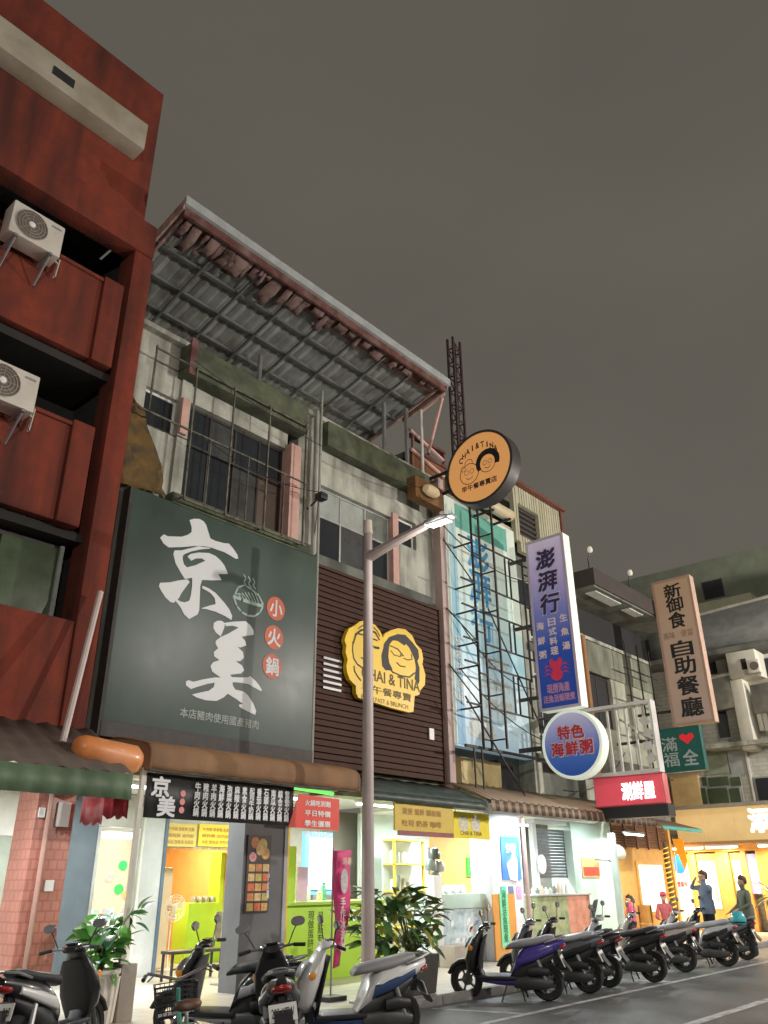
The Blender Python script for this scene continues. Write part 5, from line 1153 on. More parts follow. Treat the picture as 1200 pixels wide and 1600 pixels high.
# bench and notice stand
xb0, xb1 = P(264, 1490, 1, 13.2).x, P(345, 1490, 1, 13.2).x; bz = P(300, 1484, 1, 13.2).z
bn_ = thing('bench', 'dark metal bench in front of the lime service counter', 'bench', (xb0, 13.2, .1))
MB().box(xb0, xb1, 13.1, 13.45, bz-.05, bz).build('seat', M('bench_dark', (.04, .035, .03), .5, var=.2), bn_, bevel=.008)
for x in (xb0+.04, xb1-.04):
    for y in (13.14, 13.41): MB().box(x-.018, x+.018, y-.018, y+.018, .1, bz-.052).build('leg', dsteel, bn_)
MB().box(xb0+.06, xb1-.06, 13.12, 13.15, .28, .31).build('stretcher', dsteel, bn_)
xa, xb, za, zb2 = RY(336, 1422, 370, 1466, 12.2)
nst = thing('notice_stand', 'white notice sheets on a thin stand before the doorway', 'notice stand', ((xa+xb)/2, 12.2, .1))
MB().box(xa+.13, xb, 12.19, 12.2, za, zb2).build('sheet', whiteprint, nst)
MB().box(xa, xa+.12, 12.18, 12.19, za, zb2-.02).build('photo_sheet', M('photo_mix', (.55, .42, .36), .5, var=.5, scale=20), nst)
MB().tube([((xa+xb)/2, 12.22, .1), ((xa+xb)/2, 12.22, zb2)], .014, 6).build('rod', steel, nst)
MB().box((xa+xb)/2-.15, (xa+xb)/2+.15, 12.1, 12.34, .1, .12).build('foot', steel, nst)
for j in range(4): text(nst, 'lettering', ('推薦', '牛奶鍋', '麻辣鍋', '海鮮鍋')[j], (xa+.24, 12.188, zb2-.07-j*.09), (.16, .05), M('red_ink'))
# drinks window goods
rnd = random.Random(5)
for k in range(9):
    x = 8.6+k*.082; hgt = rnd.uniform(.12, .22)
    c3 = ((.75, .75, .7), (.1, .55, .2), (.75, .42, .15), (.6, .2, .2), (.2, .45, .55))[k % 5]
    single('drink_cup', MB().lathe([(0, 0), (.028, 0), (.038, hgt), (.02, hgt+.01), (0, hgt+.01)], (x, 14.56, 1.02), 10), M('cup_%d' % (k % 5), c3, .3, var=.1),
           ('white', 'green', 'orange', 'dark red', 'teal')[k % 5] + ' drink cup on the sill of the drinks window', 'cup', 'cups in the drinks window')
single('window_shelf', MB().box(8.46, 9.34, 14.52, 14.7, .97, 1.018), white, 'white sill shelf inside the drinks window', 'shelf')
for k, (x, z, c3) in enumerate(((9.05, 1.95, (.05, .6, .15)), (9.02, 1.55, (.05, .5, .12)), (9.22, 1.45, (.8, .42, .1)), (8.8, 1.75, (.5, .45, .4)))):
    single('window_sticker', MB().prism(circ(9, .09), lambda u, v, d: Vector((x+u*1.1, d, z+v)), 14.432, 14.438), M('sticker_%d' % k, c3, .4, var=.3, scale=15), ('green leaf sticker on the drinks window glass', 'lower green round sticker on the drinks window', 'orange cup sticker on the drinks window', 'brown sticker on the drinks window')[k], 'sticker')
single('menu_light_strip', MB().box(8.5, 9.3, 14.62, 14.7, 2.42, 2.54), glow('aqua_glow', (.5, .85, 1), 1.6), 'lit pale blue strip behind the top of the drinks window', 'lamp')

# ================================================================== breakfast bar: lime counter, flag, boards
lx0, lx1 = P(446, 1420, 1, 11.35).x, P(600, 1420, 1, 11.35).x; lz = P(500, 1408, 1, 11.35).z
lb = thing('lime_counter', 'lime green stall counter with dark vertical lettering beside the pink flag', 'counter', (lx0, 11.35, .1))
MB().box(lx0, lx1, 11.35, 11.95, .1, lz-.06).build('front', lime, lb, bevel=.01)
MB().box(lx0-.02, lx1+.02, 11.27, 12.0, lz-.058, lz).build('top', M('lime_top', (.40, .62, .10), .4, var=.08), lb, bevel=.01)
MB().box(lx0, lx0+.22, 11.36, 11.5, lz+.002, P(450, 1322, 1, 11.4).z).build('side_post', lime, lb)
dk = M('dark_lettering', (.03, .05, .02), .6, var=0)
text(lb, 'lettering', vert('現做蛋餅飯糰'), (P(485, 1470, 1, 11.35).x, 11.348, lz-.58), (.15, .85), dk, bold=.0, ls=.95)
text(lb, 'lettering', vert('早點套餐'), (P(500, 1470, 1, 11.35).x, 11.348, lz-.52), (.13, .7), dk, ls=.95)
xa, xb, za, zb2 = RY(463, 1355, 479, 1386, 11.45)
single('counter_notice', MB().box(xa, xb, 11.42, 11.44, lz+.001, zb2), M('pink_notice', (.72, .5, .66), .5, var=.1), 'pink and white notice card standing on the lime counter', 'notice')
xa, xb, za, zb2 = RY(476, 1300, 519, 1398, 13.2)
lm = thing('menu_light_box', 'glowing blue and white menu box behind the lime counter', 'sign', ((xa+xb)/2, 13.2, za))
MB().box(xa, xb, 13.2, 13.3, za, zb2).build('case', M('sky_frame', (.15, .4, .6), .5), lm)
MB().box(xa+.12, xb-.02, 13.18, 13.198, za+.1, zb2-.12).build('lit_face', M('lit_face', (.8, .85, .9), .4, var=.1, emit=(.85, .93, 1), es=.9), lm)
MB().box(xa+.3, xa+.36, 13.3, 13.36, .1, za+.2).build('post', steel, lm)
for k in range(8):
    x = lx0+.35+k*.2; hgt = (.3, .22, .35, .26, .18, .3, .24, .2)[k]; c3 = ((.12, .45, .3), (.35, .22, .15), (.6, .6, .56), (.62, .75, .78), (.75, .66, .5))[k % 5]
    single('sauce_jar', MB().lathe([(0, 0), (.05, 0), (.055, hgt*.7), (.03, hgt*.85), (.035, hgt), (0, hgt)], (x, 11.7+.1*(k % 2), lz+.002), 10), M('jar_%d' % (k % 5), c3, .3, var=.15),
           ('green', 'brown', 'white', 'pale blue', 'cream')[k % 5] + ' jar standing on the lime counter', 'jar', 'jars on the lime counter')
# pink flag
fp0 = P(548, 1530, 1, 9.3); ft = P(540, 1330, 1, 9.3)
fl = thing('feather_flag', 'tall pink feather flag with white lettering beside the street lamp', 'flag', (fp0.x, 9.3, .1))
zt_ = ft.z; zb_ = P(535, 1512, 1, 9.3).z; n = 14; vs = []
for i in range(n+1):
    t = i/n; z = zt_+(zb_-zt_)*t; xl = P(520+3*t, 1400, 1, 9.3).x; wdt = .44*(1-.62*t)
    vs += [(xl, 9.3+.03*math.sin(t*7), z), (xl+wdt, 9.3+.05*math.sin(t*7+1), z+.02)]
o = MB().add(vs, [(2*i, 2*i+1, 2*i+3, 2*i+2) for i in range(n)]).build('cloth', M('flag_pink', (.66, .045, .20), .6, var=.15, dirt=(.62, .25, .35), dirta=.3, dscale=2), fl); o.modifiers.new('thick', 'SOLIDIFY').thickness = .004
xm = P(533, 1400, 1, 9.3).x
MB().prism([(math.cos(a*math.pi/8)*.08, math.sin(a*math.pi/8)*.17) for a in range(16)], lambda u, v, d: Vector((xm+u, d, zt_-.42+v)), 9.235, 9.24).build('oval_print', M('grey_print2', (.55, .5, .52), .5, var=.3, scale=20), fl)
text(fl, 'lettering', vert('手作冰淇淋'), (xm-.02, 9.24, zt_-1.0), (.11, .72), M('flag_white', (.78, .66, .68), .5, var=0), bold=.02, ls=.95)
text(fl, 'lettering', '消暑', (xm+.05, 9.235, zt_-.14), (.2, .1), M('flag_cream', (.7, .55, .4), .5, var=0), bold=.02)
MB().tube([(xm-.16, 9.33, .1), (xm-.16, 9.33, zt_+.05)], .014, 6).build('pole', steel, fl)
MB().box(xm-.34, xm+.02, 9.18, 9.48, .1, .16).build('base', black, fl)
# yellow board and yellow flag under the green awning
xa, xb, za, zb2 = RY(616, 1254, 707, 1306, 10.0)
yb1 = thing('price_board', 'mustard yellow price board hung below the dark green awning', 'sign', ((xa+xb)/2, 10.0, za))
MB().box(xa, xb, 9.98, 10.02, za+.07, zb2).build('board', M('board_gold', (.62, .44, .06), .5, var=.12), yb1)
MB().box(xa+.1, xb, 9.985, 10.015, za-.01, za+.068).build('lower_strip', M('maroon_print', (.28, .08, .08), .5, var=.3, scale=9), yb1)
for j, s_ in enumerate(('漢堡 蛋餅 鐵板麵', '吐司 奶茶 咖啡')): text(yb1, 'lettering', s_, ((xa+xb)/2-.1, 9.976, zb2-.18-j*.2), ((xb-xa)*.66, .11), M('brown_ink', (.38, .20, .03), .5, var=0), bold=.01)
for x in (xa+.15, xb-.15): MB().tube([(x, 10.0, zb2), (x, 10.3, 3.15)], .008, 4).build('hanger', steel, yb1)
xa, xb, za, zb2 = RY(709, 1270, 764, 1312, 10.3)
yb2 = thing('yellow_flag', 'bright yellow cloth sign with two pale round faces', 'sign', ((xa+xb)/2, 10.3, za))
MB().box(xa, xb, 10.29, 10.31, za+.02, zb2).build('cloth', M('flag_yellow', (.82, .66, .02), .5, var=.08), yb2)
for k in (0, 1):
    c_ = (xa+(xb-xa)*(.26+.34*k), 10.286, (za+zb2)/2+.04)
    MB().add([c_] + [(c_[0]+a*.17, c_[1], c_[2]+b*.16) for a, b in circ(16, 1)], [(0, i+1, (i+1) % 16+1) for i in range(16)]).build('round_print', M('pale_print', (.6, .58, .45), .5, var=.35, scale=14), yb2, smooth=0)
text(yb2, 'lettering', 'CHAI & TINA', ((xa+xb)/2-.05, 10.288, za+.12), ((xb-xa)*.6, .08), M('logo_ink'))
for x in (xa+.1, xb-.1): MB().tube([(x, 10.3, zb2), (x, 10.5, 3.2)], .008, 4).build('hanger', steel, yb2)

# back wall of the breakfast shop is the greige wall; shelf with yellow frame
xa, xb, za, zb2 = RY(617, 1312, 664, 1430, 12.6)
sh_ = thing('shelf_unit', 'white shelf unit with yellow edges behind the plants', 'shelf', (xa, 12.6, .1))
yt = M('yellow_trim')
for z in (.12, .75, zb2-1.05, zb2-.5, zb2): MB().box(xa, xb, 12.55, 12.95, z-.03, z).build('shelf_board', yt, sh_)
for x in (xa, xb-.05): MB().box(x, x+.05, 12.6, 12.65, .1, zb2-.032).build('upright', yt, sh_)
MB().box(xa, xb, 12.96, 12.98, .1, zb2).build('back', M('shelf_back', (.6, .66, .62), .5, var=.15), sh_)
rnd = random.Random(9)
for z in (zb2-1.05, zb2-.5):
    for k in range(4):
        w2 = rnd.uniform(.07, .12); x = xa+.1+k*.19; h2 = rnd.uniform(.16, .34)
        single('storage_tin', MB().lathe([(0, 0), (w2/2+.02, 0), (w2/2+.02, h2*.85), (w2/2, h2), (0, h2)], (x, 12.75, z+.002), 10), M('tin_%d' % k, ((.55, .6, .58), (.3, .36, .36), (.6, .55, .45), (.45, .5, .55))[k], .4, var=.25),
               ('pale', 'dark grey', 'cream', 'blue grey')[k] + ' storage tin on the yellow edged shelf unit', 'tin', 'tins on the shelf unit')
xa, xb, za, zb2 = RY(677, 1368, 690, 1512, 11.2)
single('white_post', MB().box(xa, xb, 11.15, 11.35, .1, zb2+.0), white, 'short white post beside the planted tub', 'post', bevel=.015)
hc = P(682, 1352, 1, 11.3)
hm = thing('hanging_helmets', 'cluster of grey helmets hung on a stand beside the shelf unit', 'helmets', (hc.x, 11.4, .1))
MB().tube([(hc.x, 11.5, .1), (hc.x, 11.5, hc.z+.35)], .02, 6).build('stand', steel, hm)
for k, (dx, dz) in enumerate(((-.12, .0), (.14, -.03), (0, .22), (.02, -.25), (-.15, -.3))):
    c_ = Vector((hc.x+dx, 11.35, hc.z+dz)); MB().lathe([(0, .13), (.07, .115), (.115, .06), (.13, -.02), (.12, -.09), (.1, -.1)], c_, 14).build('helmet', M('helmet_%d' % (k % 3), ((.22, .26, .25), (.42, .42, .44), (.12, .14, .14))[k % 3], .3, var=.2, coat=.4), hm)

# ================================================================== fish tank stall
MB().box(14.66, 21.36, 11.0, 11.5, 3.05, 3.3).build('beam', white, b3)
MB().box(14.66, 21.36, 11.5, 13.6, 3.1, 3.3).build('arcade_ceiling', white, b3)
ow = MB().box(17.2, 20.4, 13.6, 13.7, .1, 3.1).build('warm_back_wall', M('stall_ochre', (.62, .36, .10), .6, var=.1), b3)
MB().box(14.66, 17.2, 13.6, 13.7, .1, 3.1).build('stall_wall', M('mint_wall', (.50, .58, .52), .6, var=.1), b3)
xa, xb, za, zb2 = RY(729, 1340, 750, 1369, 13.58)
ls_ = thing('green_light_sign', 'glowing green square sign on the ochre stall wall', 'sign', ((xa+xb)/2, 13.58, za))
MB().box(xa, xb, 13.55, 13.598, za, zb2).build('panel', M('green_lit', (.05, .6, .05), .4, var=.3, scale=8, emit=(.06, .8, .06), es=.6), ls_)
text(ls_, 'lettering', '生鮮', ((xa+xb)/2, 13.548, (za+zb2)/2), ((xb-xa)*.7, .2), M('lime_ink', (.5, .9, .3), .5), bold=.01)
cx0, cx1 = P(692, 1440, 1, 11.2).x, P(776, 1440, 1, 11.2).x; cz = P(735, 1396, 1, 11.2).z
ft_ = thing('fish_tank_counter', 'pale mint counter with a glass fish tank front', 'counter', (cx0, 11.2, .1))
MB().box(cx0, cx1, 11.2, 11.9, .1, cz-.28).build('tank_base', M('tank_mix', (.42, .52, .56), .2, var=.55, scale=5, dirt=(.75, .8, .82), dirta=.7, dscale=7), ft_, bevel=.01)
MB().box(cx0-.02, cx1+.02, 11.16, 11.92, cz-.278, cz).build('top', M('mint_top', (.48, .62, .56), .4, var=.08), ft_, bevel=.01)
st2 = [M('fish_%d' % k, c, .4, var=.2) for k, c in enumerate(((.75, .3, .08), (.7, .3, .25), (.25, .3, .55), (.78, .78, .76)))]
rnd = random.Random(11)
for k in range(14):
    x = cx0+.15+rnd.random()*(cx1-cx0-.3); z = .4+rnd.random()*(cz-.85); a = rnd.uniform(.3, 1.3); l = rnd.uniform(.08, .16)
    MB().prism([(-l, 0), (0, .05), (l, 0), (0, -.05)], lambda u, v, d: Vector((x+u*math.cos(a)-v*math.sin(a), d, z+u*math.sin(a)+v*math.cos(a))), 11.192, 11.197).build('fish_print', st2[k % 4 if x > (cx0+cx1)/2 else 3], ft_, smooth=0)
for k in range(7):
    x = cx0+.25+k*.14; single('ice_bag', MB().lathe([(0, 0), (.09, .01), (.11, .07), (.07, .15), (.02, .17), (0, .17)], (x, 11.5+.06*(k % 2), cz+.002), 9), M('ice_white', (.82, .84, .84), .3, var=.1), 'lumpy white ice bag heaped on the mint counter', 'bag', 'ice bags on the mint counter', smooth=60)
xa, xb, za, zb2 = RY(766, 1397, 797, 1486, 11.0)
ob = thing('leaning_board', 'orange board with a pale green strip of characters leaning on the white pillar', 'board', ((xa+xb)/2, 10.9, .1))
MB().box(xa-.05, xb+.04, 10.86, 10.89, .12, zb2).build('orange_board', M('orange_board', (.66, .30, .06), .5, var=.15), ob)
MB().box(xa+.18, xa+.5, 10.845, 10.858, .35, zb2+.02).build('green_strip', M('mint_strip', (.25, .68, .38), .5, var=.1), ob)
text(ob, 'lettering', vert('海鮮活魚現煮'), (xa+.34, 10.842, .95), (.16, 1.0), M('deep_green_ink', (.02, .25, .12), .5, var=0), bold=.02, ls=.95)
bxp = P(705, 1500, 1, 11.0)
single('carton', MB().box(bxp.x-.25, bxp.x+.3, 10.7, 11.1, .102, .48), M('carton', (.36, .31, .27), .8, var=.15), 'grey brown carton on the pavement under the fish tank', 'carton', bevel=.01)
# white pillar with the blue poster
x0, x1 = P(769, 1380, 1, 10.95).x, P(818, 1380, 1, 10.95).x
wpil = MB().box(x0, x1, 10.95, 11.5, .1, 3.05).build('white_pillar', M('pillar_white', (.72, .75, .78), .5, var=.06), b3, bevel=.01)
xa, xb, za, zb2 = RY(783, 1307, 812, 1374, 10.94)
bp_ = thing('blue_poster', 'blue and white lit poster on the white pillar', 'poster', ((xa+xb)/2, 10.94, za))
MB().box(xa, xb, 10.925, 10.947, za, zb2).build('sheet', M('poster_blue', (.07, .22, .66), .4, var=.5, scale=2.5, emit=(.07, .2, .7), es=.3), bp_)
MB().prism([(-.1, -.3), (.2, -.35), (.24, .1), (.1, .3), (-.02, .12), (-.2, .02)], lambda u, v, d: Vector(((xa+xb)/2+u, d, (za+zb2)/2-.15+v)), 10.918, 10.924).build('white_shape', whiteprint, bp_)
text(bp_, 'lettering', '生啤酒', ((xa+xb)/2, 10.922, zb2-.25), (.4, .2), whiteprint, bold=.02)
for k, c3 in enumerate(((.1, .55, .4), (.15, .2, .3), (.75, .35, .6))):
    xx = P(786+k*12, 1382, 1, 10.94).x; single('small_sticker', MB().box(xx-.1, xx+.1, 10.935, 10.947, za-.38, za-.14), M('pillar_sticker_%d' % k, c3, .5, var=.4, scale=12), ('mint', 'navy', 'pink')[k] + ' square sticker below the blue poster', 'sticker')
xp = P(820, 1350, 1, 10.9).x
single('drain_pipe', MB().tube([(xp, 10.88, .2), (xp, 10.88, 3.0)], .05, 10), M('pinkish_pipe', (.42, .30, .27), .5, var=.2), 'pinkish brown drain pipe beside the white pillar', 'pipe')
# shuttered bay
x0, x1, z0, z1 = RY(838, 1296, 898, 1372, 11.5)
st_ = thing('roller_shutter', 'dark grey roller shutter above the seafood counter', 'shutter', (x0, 11.55, z0))
for k in range(16):
    zz = z0+(z1-z0)*k/16; MB().box(x0, x1+.1, 11.52+.006*(k % 2), 11.56, zz+.004, zz+(z1-z0)/16-.004).build('slat', M('shutter_grey', (.09, .09, .105), .45, metal=.3, var=.15), st_)
MB().box(x0-.16, x0-.004, 11.45, 11.58, .1, z1+.1).build('guide', M('pillar_white'), st_)
MB().box(x0-.16, x1+.1, 11.40, 11.6, z1+.105, z1+.4).build('housing', M('pillar_white'), st_)
mp_ = P(848, 1350, 1, 11.3)
mi_ = thing('oval_mirror', 'small white framed oval mirror beside the shutter', 'mirror', (mp_.x, 11.35, mp_.z))
MB().prism([(math.cos(a*math.pi/10)*.17, math.sin(a*math.pi/10)*.22) for a in range(20)], lambda u, v, d: Vector((mp_.x+u, d, mp_.z+v)), 11.30, 11.34).build('frame', M('mirror_white', (.8, .78, .76), .4, var=.05), mi_)
MB().tube([(mp_.x, 11.34, mp_.z), (mp_.x, 11.46, mp_.z)], .02, 5).build('stem', steel, mi_)
x0, x1 = P(842, 1430, 1, 11.1).x, P(924, 1430, 1, 11.1).x; cz = P(880, 1396, 1, 11.1).z
sc = thing('seafood_counter', 'patterned counter, green on one side and terracotta on the other', 'counter', (x0, 11.1, .1))
xm = x0+(x1-x0)*.55
MB().box(x0, xm, 11.1, 11.6, .1, cz-.05).build('green_front', M('herb_print', (.22, .27, .13), .5, var=.6, scale=4, dirt=(.45, .4, .25), dirta=.7, dscale=6), sc)
MB().box(xm+.003, x1, 11.1, 11.6, .1, cz-.05).build('terracotta_front', M('terracotta_print', (.50, .20, .12), .5, var=.35, scale=3, dirt=(.6, .3, .28), dirta=.6, dscale=3), sc)
MB().box(x0-.03, x1+.03, 11.05, 11.62, cz-.048, cz).build('top', alu, sc, bevel=.008)
rnd = random.Random(4)
for k in range(9):
    x = x0+.15+k*.2; h2 = rnd.uniform(.12, .28)
    single('condiment_bottle', MB().lathe([(0, 0), (.05, 0), (.055, h2*.6), (.025, h2*.8), (.025, h2), (0, h2)], (x, 11.3, cz+.002), 9), M('bottle_%d' % (k % 4), ((.5, .55, .52), (.2, .24, .2), (.62, .5, .4), (.72, .72, .7))[k % 4], .3, var=.15),
           ('pale grey', 'dark green', 'tan', 'white')[k % 4] + ' condiment bottle on the seafood counter', 'bottle', 'bottles on the seafood counter')
# mint corner pillar
x0, x1 = P(898, 1390, 1, 11.3).x, P(958, 1390, 1, 11.3).x
mint = M('mint_pillar', (.50, .62, .55), .6, var=.08, dirt=(.38, .48, .43), dirta=.5)
MB().box(x0+.1, x1+.25, 11.3, 12.0, .1, 3.3).build('mint_pillar', mint, b4, bevel=.02)
MB().box(x1+.25, x1+.75, 11.7, 12.0, .1, 3.3).build('mint_pier', mint, b4, bevel=.02)
xa, xb, za, zb2 = RY(909, 1341, 936, 1371, 11.29)
fp_ = thing('food_picture', 'framed food picture on the mint pillar', 'picture', ((xa+xb)/2, 11.28, za))
MB().box(xa, xb, 11.27, 11.297, za, zb2).build('print', M('food_photo', (.66, .42, .18), .5, var=.5, scale=7), fp_)
MB().box(xa+.05, xb-.05, 11.262, 11.269, za+.04, za+.25).build('red_bowl', redprint, fp_)
lp = P(952, 1345, 1, 10.9)
hs = thing('horn_loudspeaker', 'cream horn loudspeaker fixed to the mint pillar', 'loudspeaker', (lp.x, 10.9, lp.z))
mb_ = MB().lathe([(.05, 0), (.06, .18), (.1, .34), (.2, .48), (.21, .5), (.19, .49), (.08, .3), (0, .2)], (0, 0, 0), 16)
mt = Matrix.Translation(lp) @ Matrix.Rotation(R(62), 4, 'Y') @ Matrix.Rotation(R(12), 4, 'X'); mb_.v = [mt @ q for q in mb_.v]
mb_.build('horn', M('horn_cream', (.72, .70, .62), .45, var=.06), hs)
MB().tube([lp+Vector((0, 0, 0)), lp+Vector((-.1, .45, .05))], .02, 6).build('bracket', steel, hs)
tp = P(968, 1400, 1, 10.4)
single('mint_post', MB().box(tp.x-.07, tp.x+.07, 10.35, 10.5, .1, 2.75), mint, 'slim mint post carrying the plain brown awning', 'post', bevel=.01)
# ================================================================== scooters
def paint(name, c, coat=.8, rough=.32): return M(name, c, rough, var=.1, scale=6, coat=coat)
def wheel(t, name, x, r=.25, wd=.06):
    w_ = MB().lathe([(r-.09, -wd), (r-.03, -wd*1.15), (r-.006, -wd*.7), (r, 0), (r-.006, wd*.7), (r-.03, wd*1.15), (r-.09, wd), (r-.09, -wd)], (x, 0, r), 26, 'Y').build(name, rubber, t)
    MB().lathe([(r-.092, -.045), (r-.10, -.05), (r-.115, -.02), (r-.115, .02), (r-.10, .05), (r-.092, .045)], (x, 0, r), 26, 'Y').build('rim', M('rim_silver', (.16, .16, .165), .45, metal=.7, var=.2), w_)
    sp_ = MB()
    for k in range(5):
        a = k*2*math.pi/5; c0, s0 = math.cos(a), math.sin(a)
        sp_.obox((x+c0*.075, 0, r+s0*.075), (.12, .03, .032), Matrix.Rotation(-a, 3, 'Y'))
    sp_.ring((x, -.05, r), (x, .05, r), .035, n=10).build('spokes', M('rim_silver'), w_)
    MB().ring((x, -.062, r), (x, -.056, r), .085, n=16).build('brake_disc', steel, w_)
def scooter(name, label, body, accent, seatm, loc, heading, lean=-5, steer=0, screen=False, topbox=False, plate='358-KLM', tail=None, fend=None):
    t = thing(name, label, 'scooter', (0, 0, 0), 'scooters parked along the kerb')
    wheel(t, 'front_wheel', .63); wheel(t, 'rear_wheel', -.60)
    for s_ in (-1, 1): MB().tube([(.63, s_*.085, .245), (.56, s_*.085, .45), (.47, s_*.05, .68)], [.022, .026, .028], 8).build('fork_leg', M('fork_grey', (.12, .12, .12), .4, metal=.5), t)
    MB().loft([((.63+math.cos(a)*.275, 0, .25+math.sin(a)*.275), .085, .03, math.pi/2-a) for a in [R(q) for q in (20, 45, 70, 95, 120, 145, 165)]], 12, 3).build('front_fender', fend or black, t, smooth=60)
    # apron and leg shield
    ap = MB().loft([((.50, 0, .36), .08, .05, -1.25), ((.52, 0, .46), .165, .12, -1.2), ((.50, 0, .60), .205, .14, -1.15), ((.455, 0, .74), .20, .13, -1.15), ((.40, 0, .87), .15, .10, -1.1), ((.35, 0, .96), .10, .06, -1.1)], 18)
    ap_ = ap.build('front_apron', body, t, smooth=60)
    MB().loft([((.40, 0, .34), .13, .02, -1.2), ((.385, 0, .55), .20, .025, -1.2), ((.33, 0, .78), .18, .025, -1.2), ((.28, 0, .88), .12, .02, -1.2)], 14).build('leg_shield', black, t, smooth=60)
    for s_ in (-1, 1):
        MB().lathe([(0, -.012), (.035, -.008), (.04, .01), (0, .02)], (.50, s_*.195, .72), 10, 'Y').build('indicator', M('amber', (.75, .3, .03), .3), ap_)
    MB().loft([((.605, 0, .70), .085, .03, -1.1), ((.575, 0, .77), .10, .035, -1.1), ((.525, 0, .84), .08, .03, -1.1)], 12).build('headlight', M('headlight_glass', (.6, .63, .65), .12, var=.1), ap_, smooth=60)
    # floor and underbody
    MB().box(-.16, .43, -.16, .16, .285, .335).build('floorboard', black, t, bevel=.02)
    MB().loft([((.44, 0, .29), .10, .05, 0), ((.1, 0, .25), .13, .05, 0), ((-.2, 0, .25), .13, .07, 0)], 12).build('underbody', accent, t, smooth=60)
    # rear body
    rb_ = MB().loft([((-.10, 0, .40), .10, .12, -.5), ((-.16, 0, .50), .165, .17, -.35), ((-.32, 0, .60), .185, .15, -.2), ((-.55, 0, .67), .17, .12, -.1), ((-.78, 0, .74), .11, .085, 0), ((-.90, 0, .78), .05, .045, 0)], 18).build('rear_body', tail or body, t, smooth=60)
    for s_ in (-1, 1): MB().loft([((-.22, s_*.155, .53), .04, .07, -.3), ((-.45, s_*.165, .60), .04, .06, -.15), ((-.74, s_*.11, .70), .025, .035, 0)], 10).build('side_stripe', accent, rb_, smooth=60)
    MB().loft([((-.02, 0, .70), .08, .03, -.2), ((-.10, 0, .735), .14, .05, 0), ((-.30, 0, .765), .16, .055, 0), ((-.48, 0, .79), .155, .055, .0), ((-.66, 0, .835), .13, .05, .0), ((-.76, 0, .85), .08, .03, 0)], 16).build('seat', seatm, t, smooth=60)
    gr = MB()
    for s_ in (-1, 1): gr.tube([(-.62, s_*.14, .79), (-.82, s_*.13, .85), (-.92, s_*.06, .87)], .014, 6)
    gr.tube([(-.92, -.06, .87), (-.92, .06, .87)], .014, 6).build('grab_rail', M('rail_grey', (.25, .25, .26), .4, metal=.5), t)
    tl = MB().loft([((-.84, 0, .715), .10, .035, .2), ((-.905, 0, .735), .08, .03, .2), ((-.925, 0, .745), .04, .015, .2)], 12).build('tail_light', M('tail_red', (.3, .012, .012), .25, coat=.5, emit=(.5, .01, .01), es=.0), t, smooth=60)
    # licence plate
    pr_ = Matrix.Rotation(R(24), 3, 'Y')
    MB().box(-.80, -.72, -.03, .03, .50, .66).build('plate_holder', black, t)
    pl = MB().obox((-.865, 0, .535), (.008, .26, .15), pr_).build('licence_plate', M('plate_white', (.68, .68, .64), .5, var=.1), t)
    MB().add([(-.81, -.085, .62), (-.98, -.085, .40), (-.98, .085, .40), (-.81, .085, .62), (-.79, -.085, .60), (-.96, -.085, .38), (-.96, .085, .38), (-.79, .085, .60)], [(0, 1, 2, 3), (4, 7, 6, 5), (0, 4, 5, 1), (3, 2, 6, 7), (1, 5, 6, 2), (0, 3, 7, 4)]).build('rear_fender', black, t)
    tx = text(pl, 'lettering', plate, (0, 0, 0), (.21, .075), blackprint, '-X', bold=.01)
    tx.matrix_local = Matrix.Translation((-.8705, 0, .535)) @ pr_.to_4x4()
    # engine, swing arm, exhaust, stand, shock absorber
    MB().loft([((-.10, 0, .32), .11, .10, -.2), ((-.25, 0, .38), .15, .15, 0), ((-.42, 0, .46), .15, .13, 0), ((-.60, 0, .55), .11, .08, 0), ((-.74, 0, .62), .06, .04, 0)], 14, 3).build('side_cover', M('cover_black', (.022, .022, .023), .5, var=.25), t, smooth=60)
    MB().loft([((-.12, .07, .25), .07, .08, 0), ((-.32, .11, .26), .075, .095, 0), ((-.58, .12, .25), .06, .085, 0), ((-.70, .12, .25), .035, .045, 0)], 12, 3).build('engine_case', M('engine_grey', (.075, .075, .075), .5, metal=.4, var=.3), t, smooth=60)
    MB().loft([((-.36, .15, .40), .05, .06, 0), ((-.5, .15, .42), .055, .065, 0), ((-.66, .14, .40), .04, .05, 0)], 10, 3).build('air_filter', M('cover_black'), t, smooth=60)
    ex = MB().tube([(-.1, -.12, .2), (-.3, -.15, .2), (-.42, -.16, .24)], .022, 8).build('exhaust_pipe', M('exhaust_steel', (.22, .20, .18), .4, metal=.8, var=.3), t)
    MB().tube([(-.38, -.165, .23), (-.44, -.165, .245), (-.80, -.18, .31), (-.84, -.18, .32)], [.03, .062, .066, .03], 12).build('muffler', M('muffler_black', (.05, .05, .05), .4, metal=.5, var=.2), t, smooth=50)
    MB().obox((-.6, -.245, .32), (.24, .012, .05), Matrix.Rotation(-.16, 3, 'Y')).build('heat_shield', steel, ex)
    for s_ in (.15, -.13): MB().tube([(-.60, s_, .3), (-.50, s_*.9, .56)], .028, 8).build('shock_absorber', M('shock_grey', (.3, .3, .3), .4, metal=.6), t)
    MB().tube([(-.02, .12, .24), (.06, .30, .012)], .014, 6).build('side_stand', dsteel, t)
    for s_ in (-1, 1): MB().tube([(-.22, s_*.10, .2), (-.27, s_*.15, .012)], .014, 6).build('centre_stand', dsteel, t)
    # steering head
    hc_ = MB().loft([((.40, 0, .93), .06, .035, -.7), ((.36, 0, .98), .12, .045, -.5), ((.28, 0, 1.0), .14, .045, -.2), ((.20, 0, .985), .08, .03, 0)], 14).build('handlebar_cowl', body, t, smooth=60)
    MB().box(.225, .30, -.06, .06, 1.035, 1.05).build('speedometer', glassd, hc_)
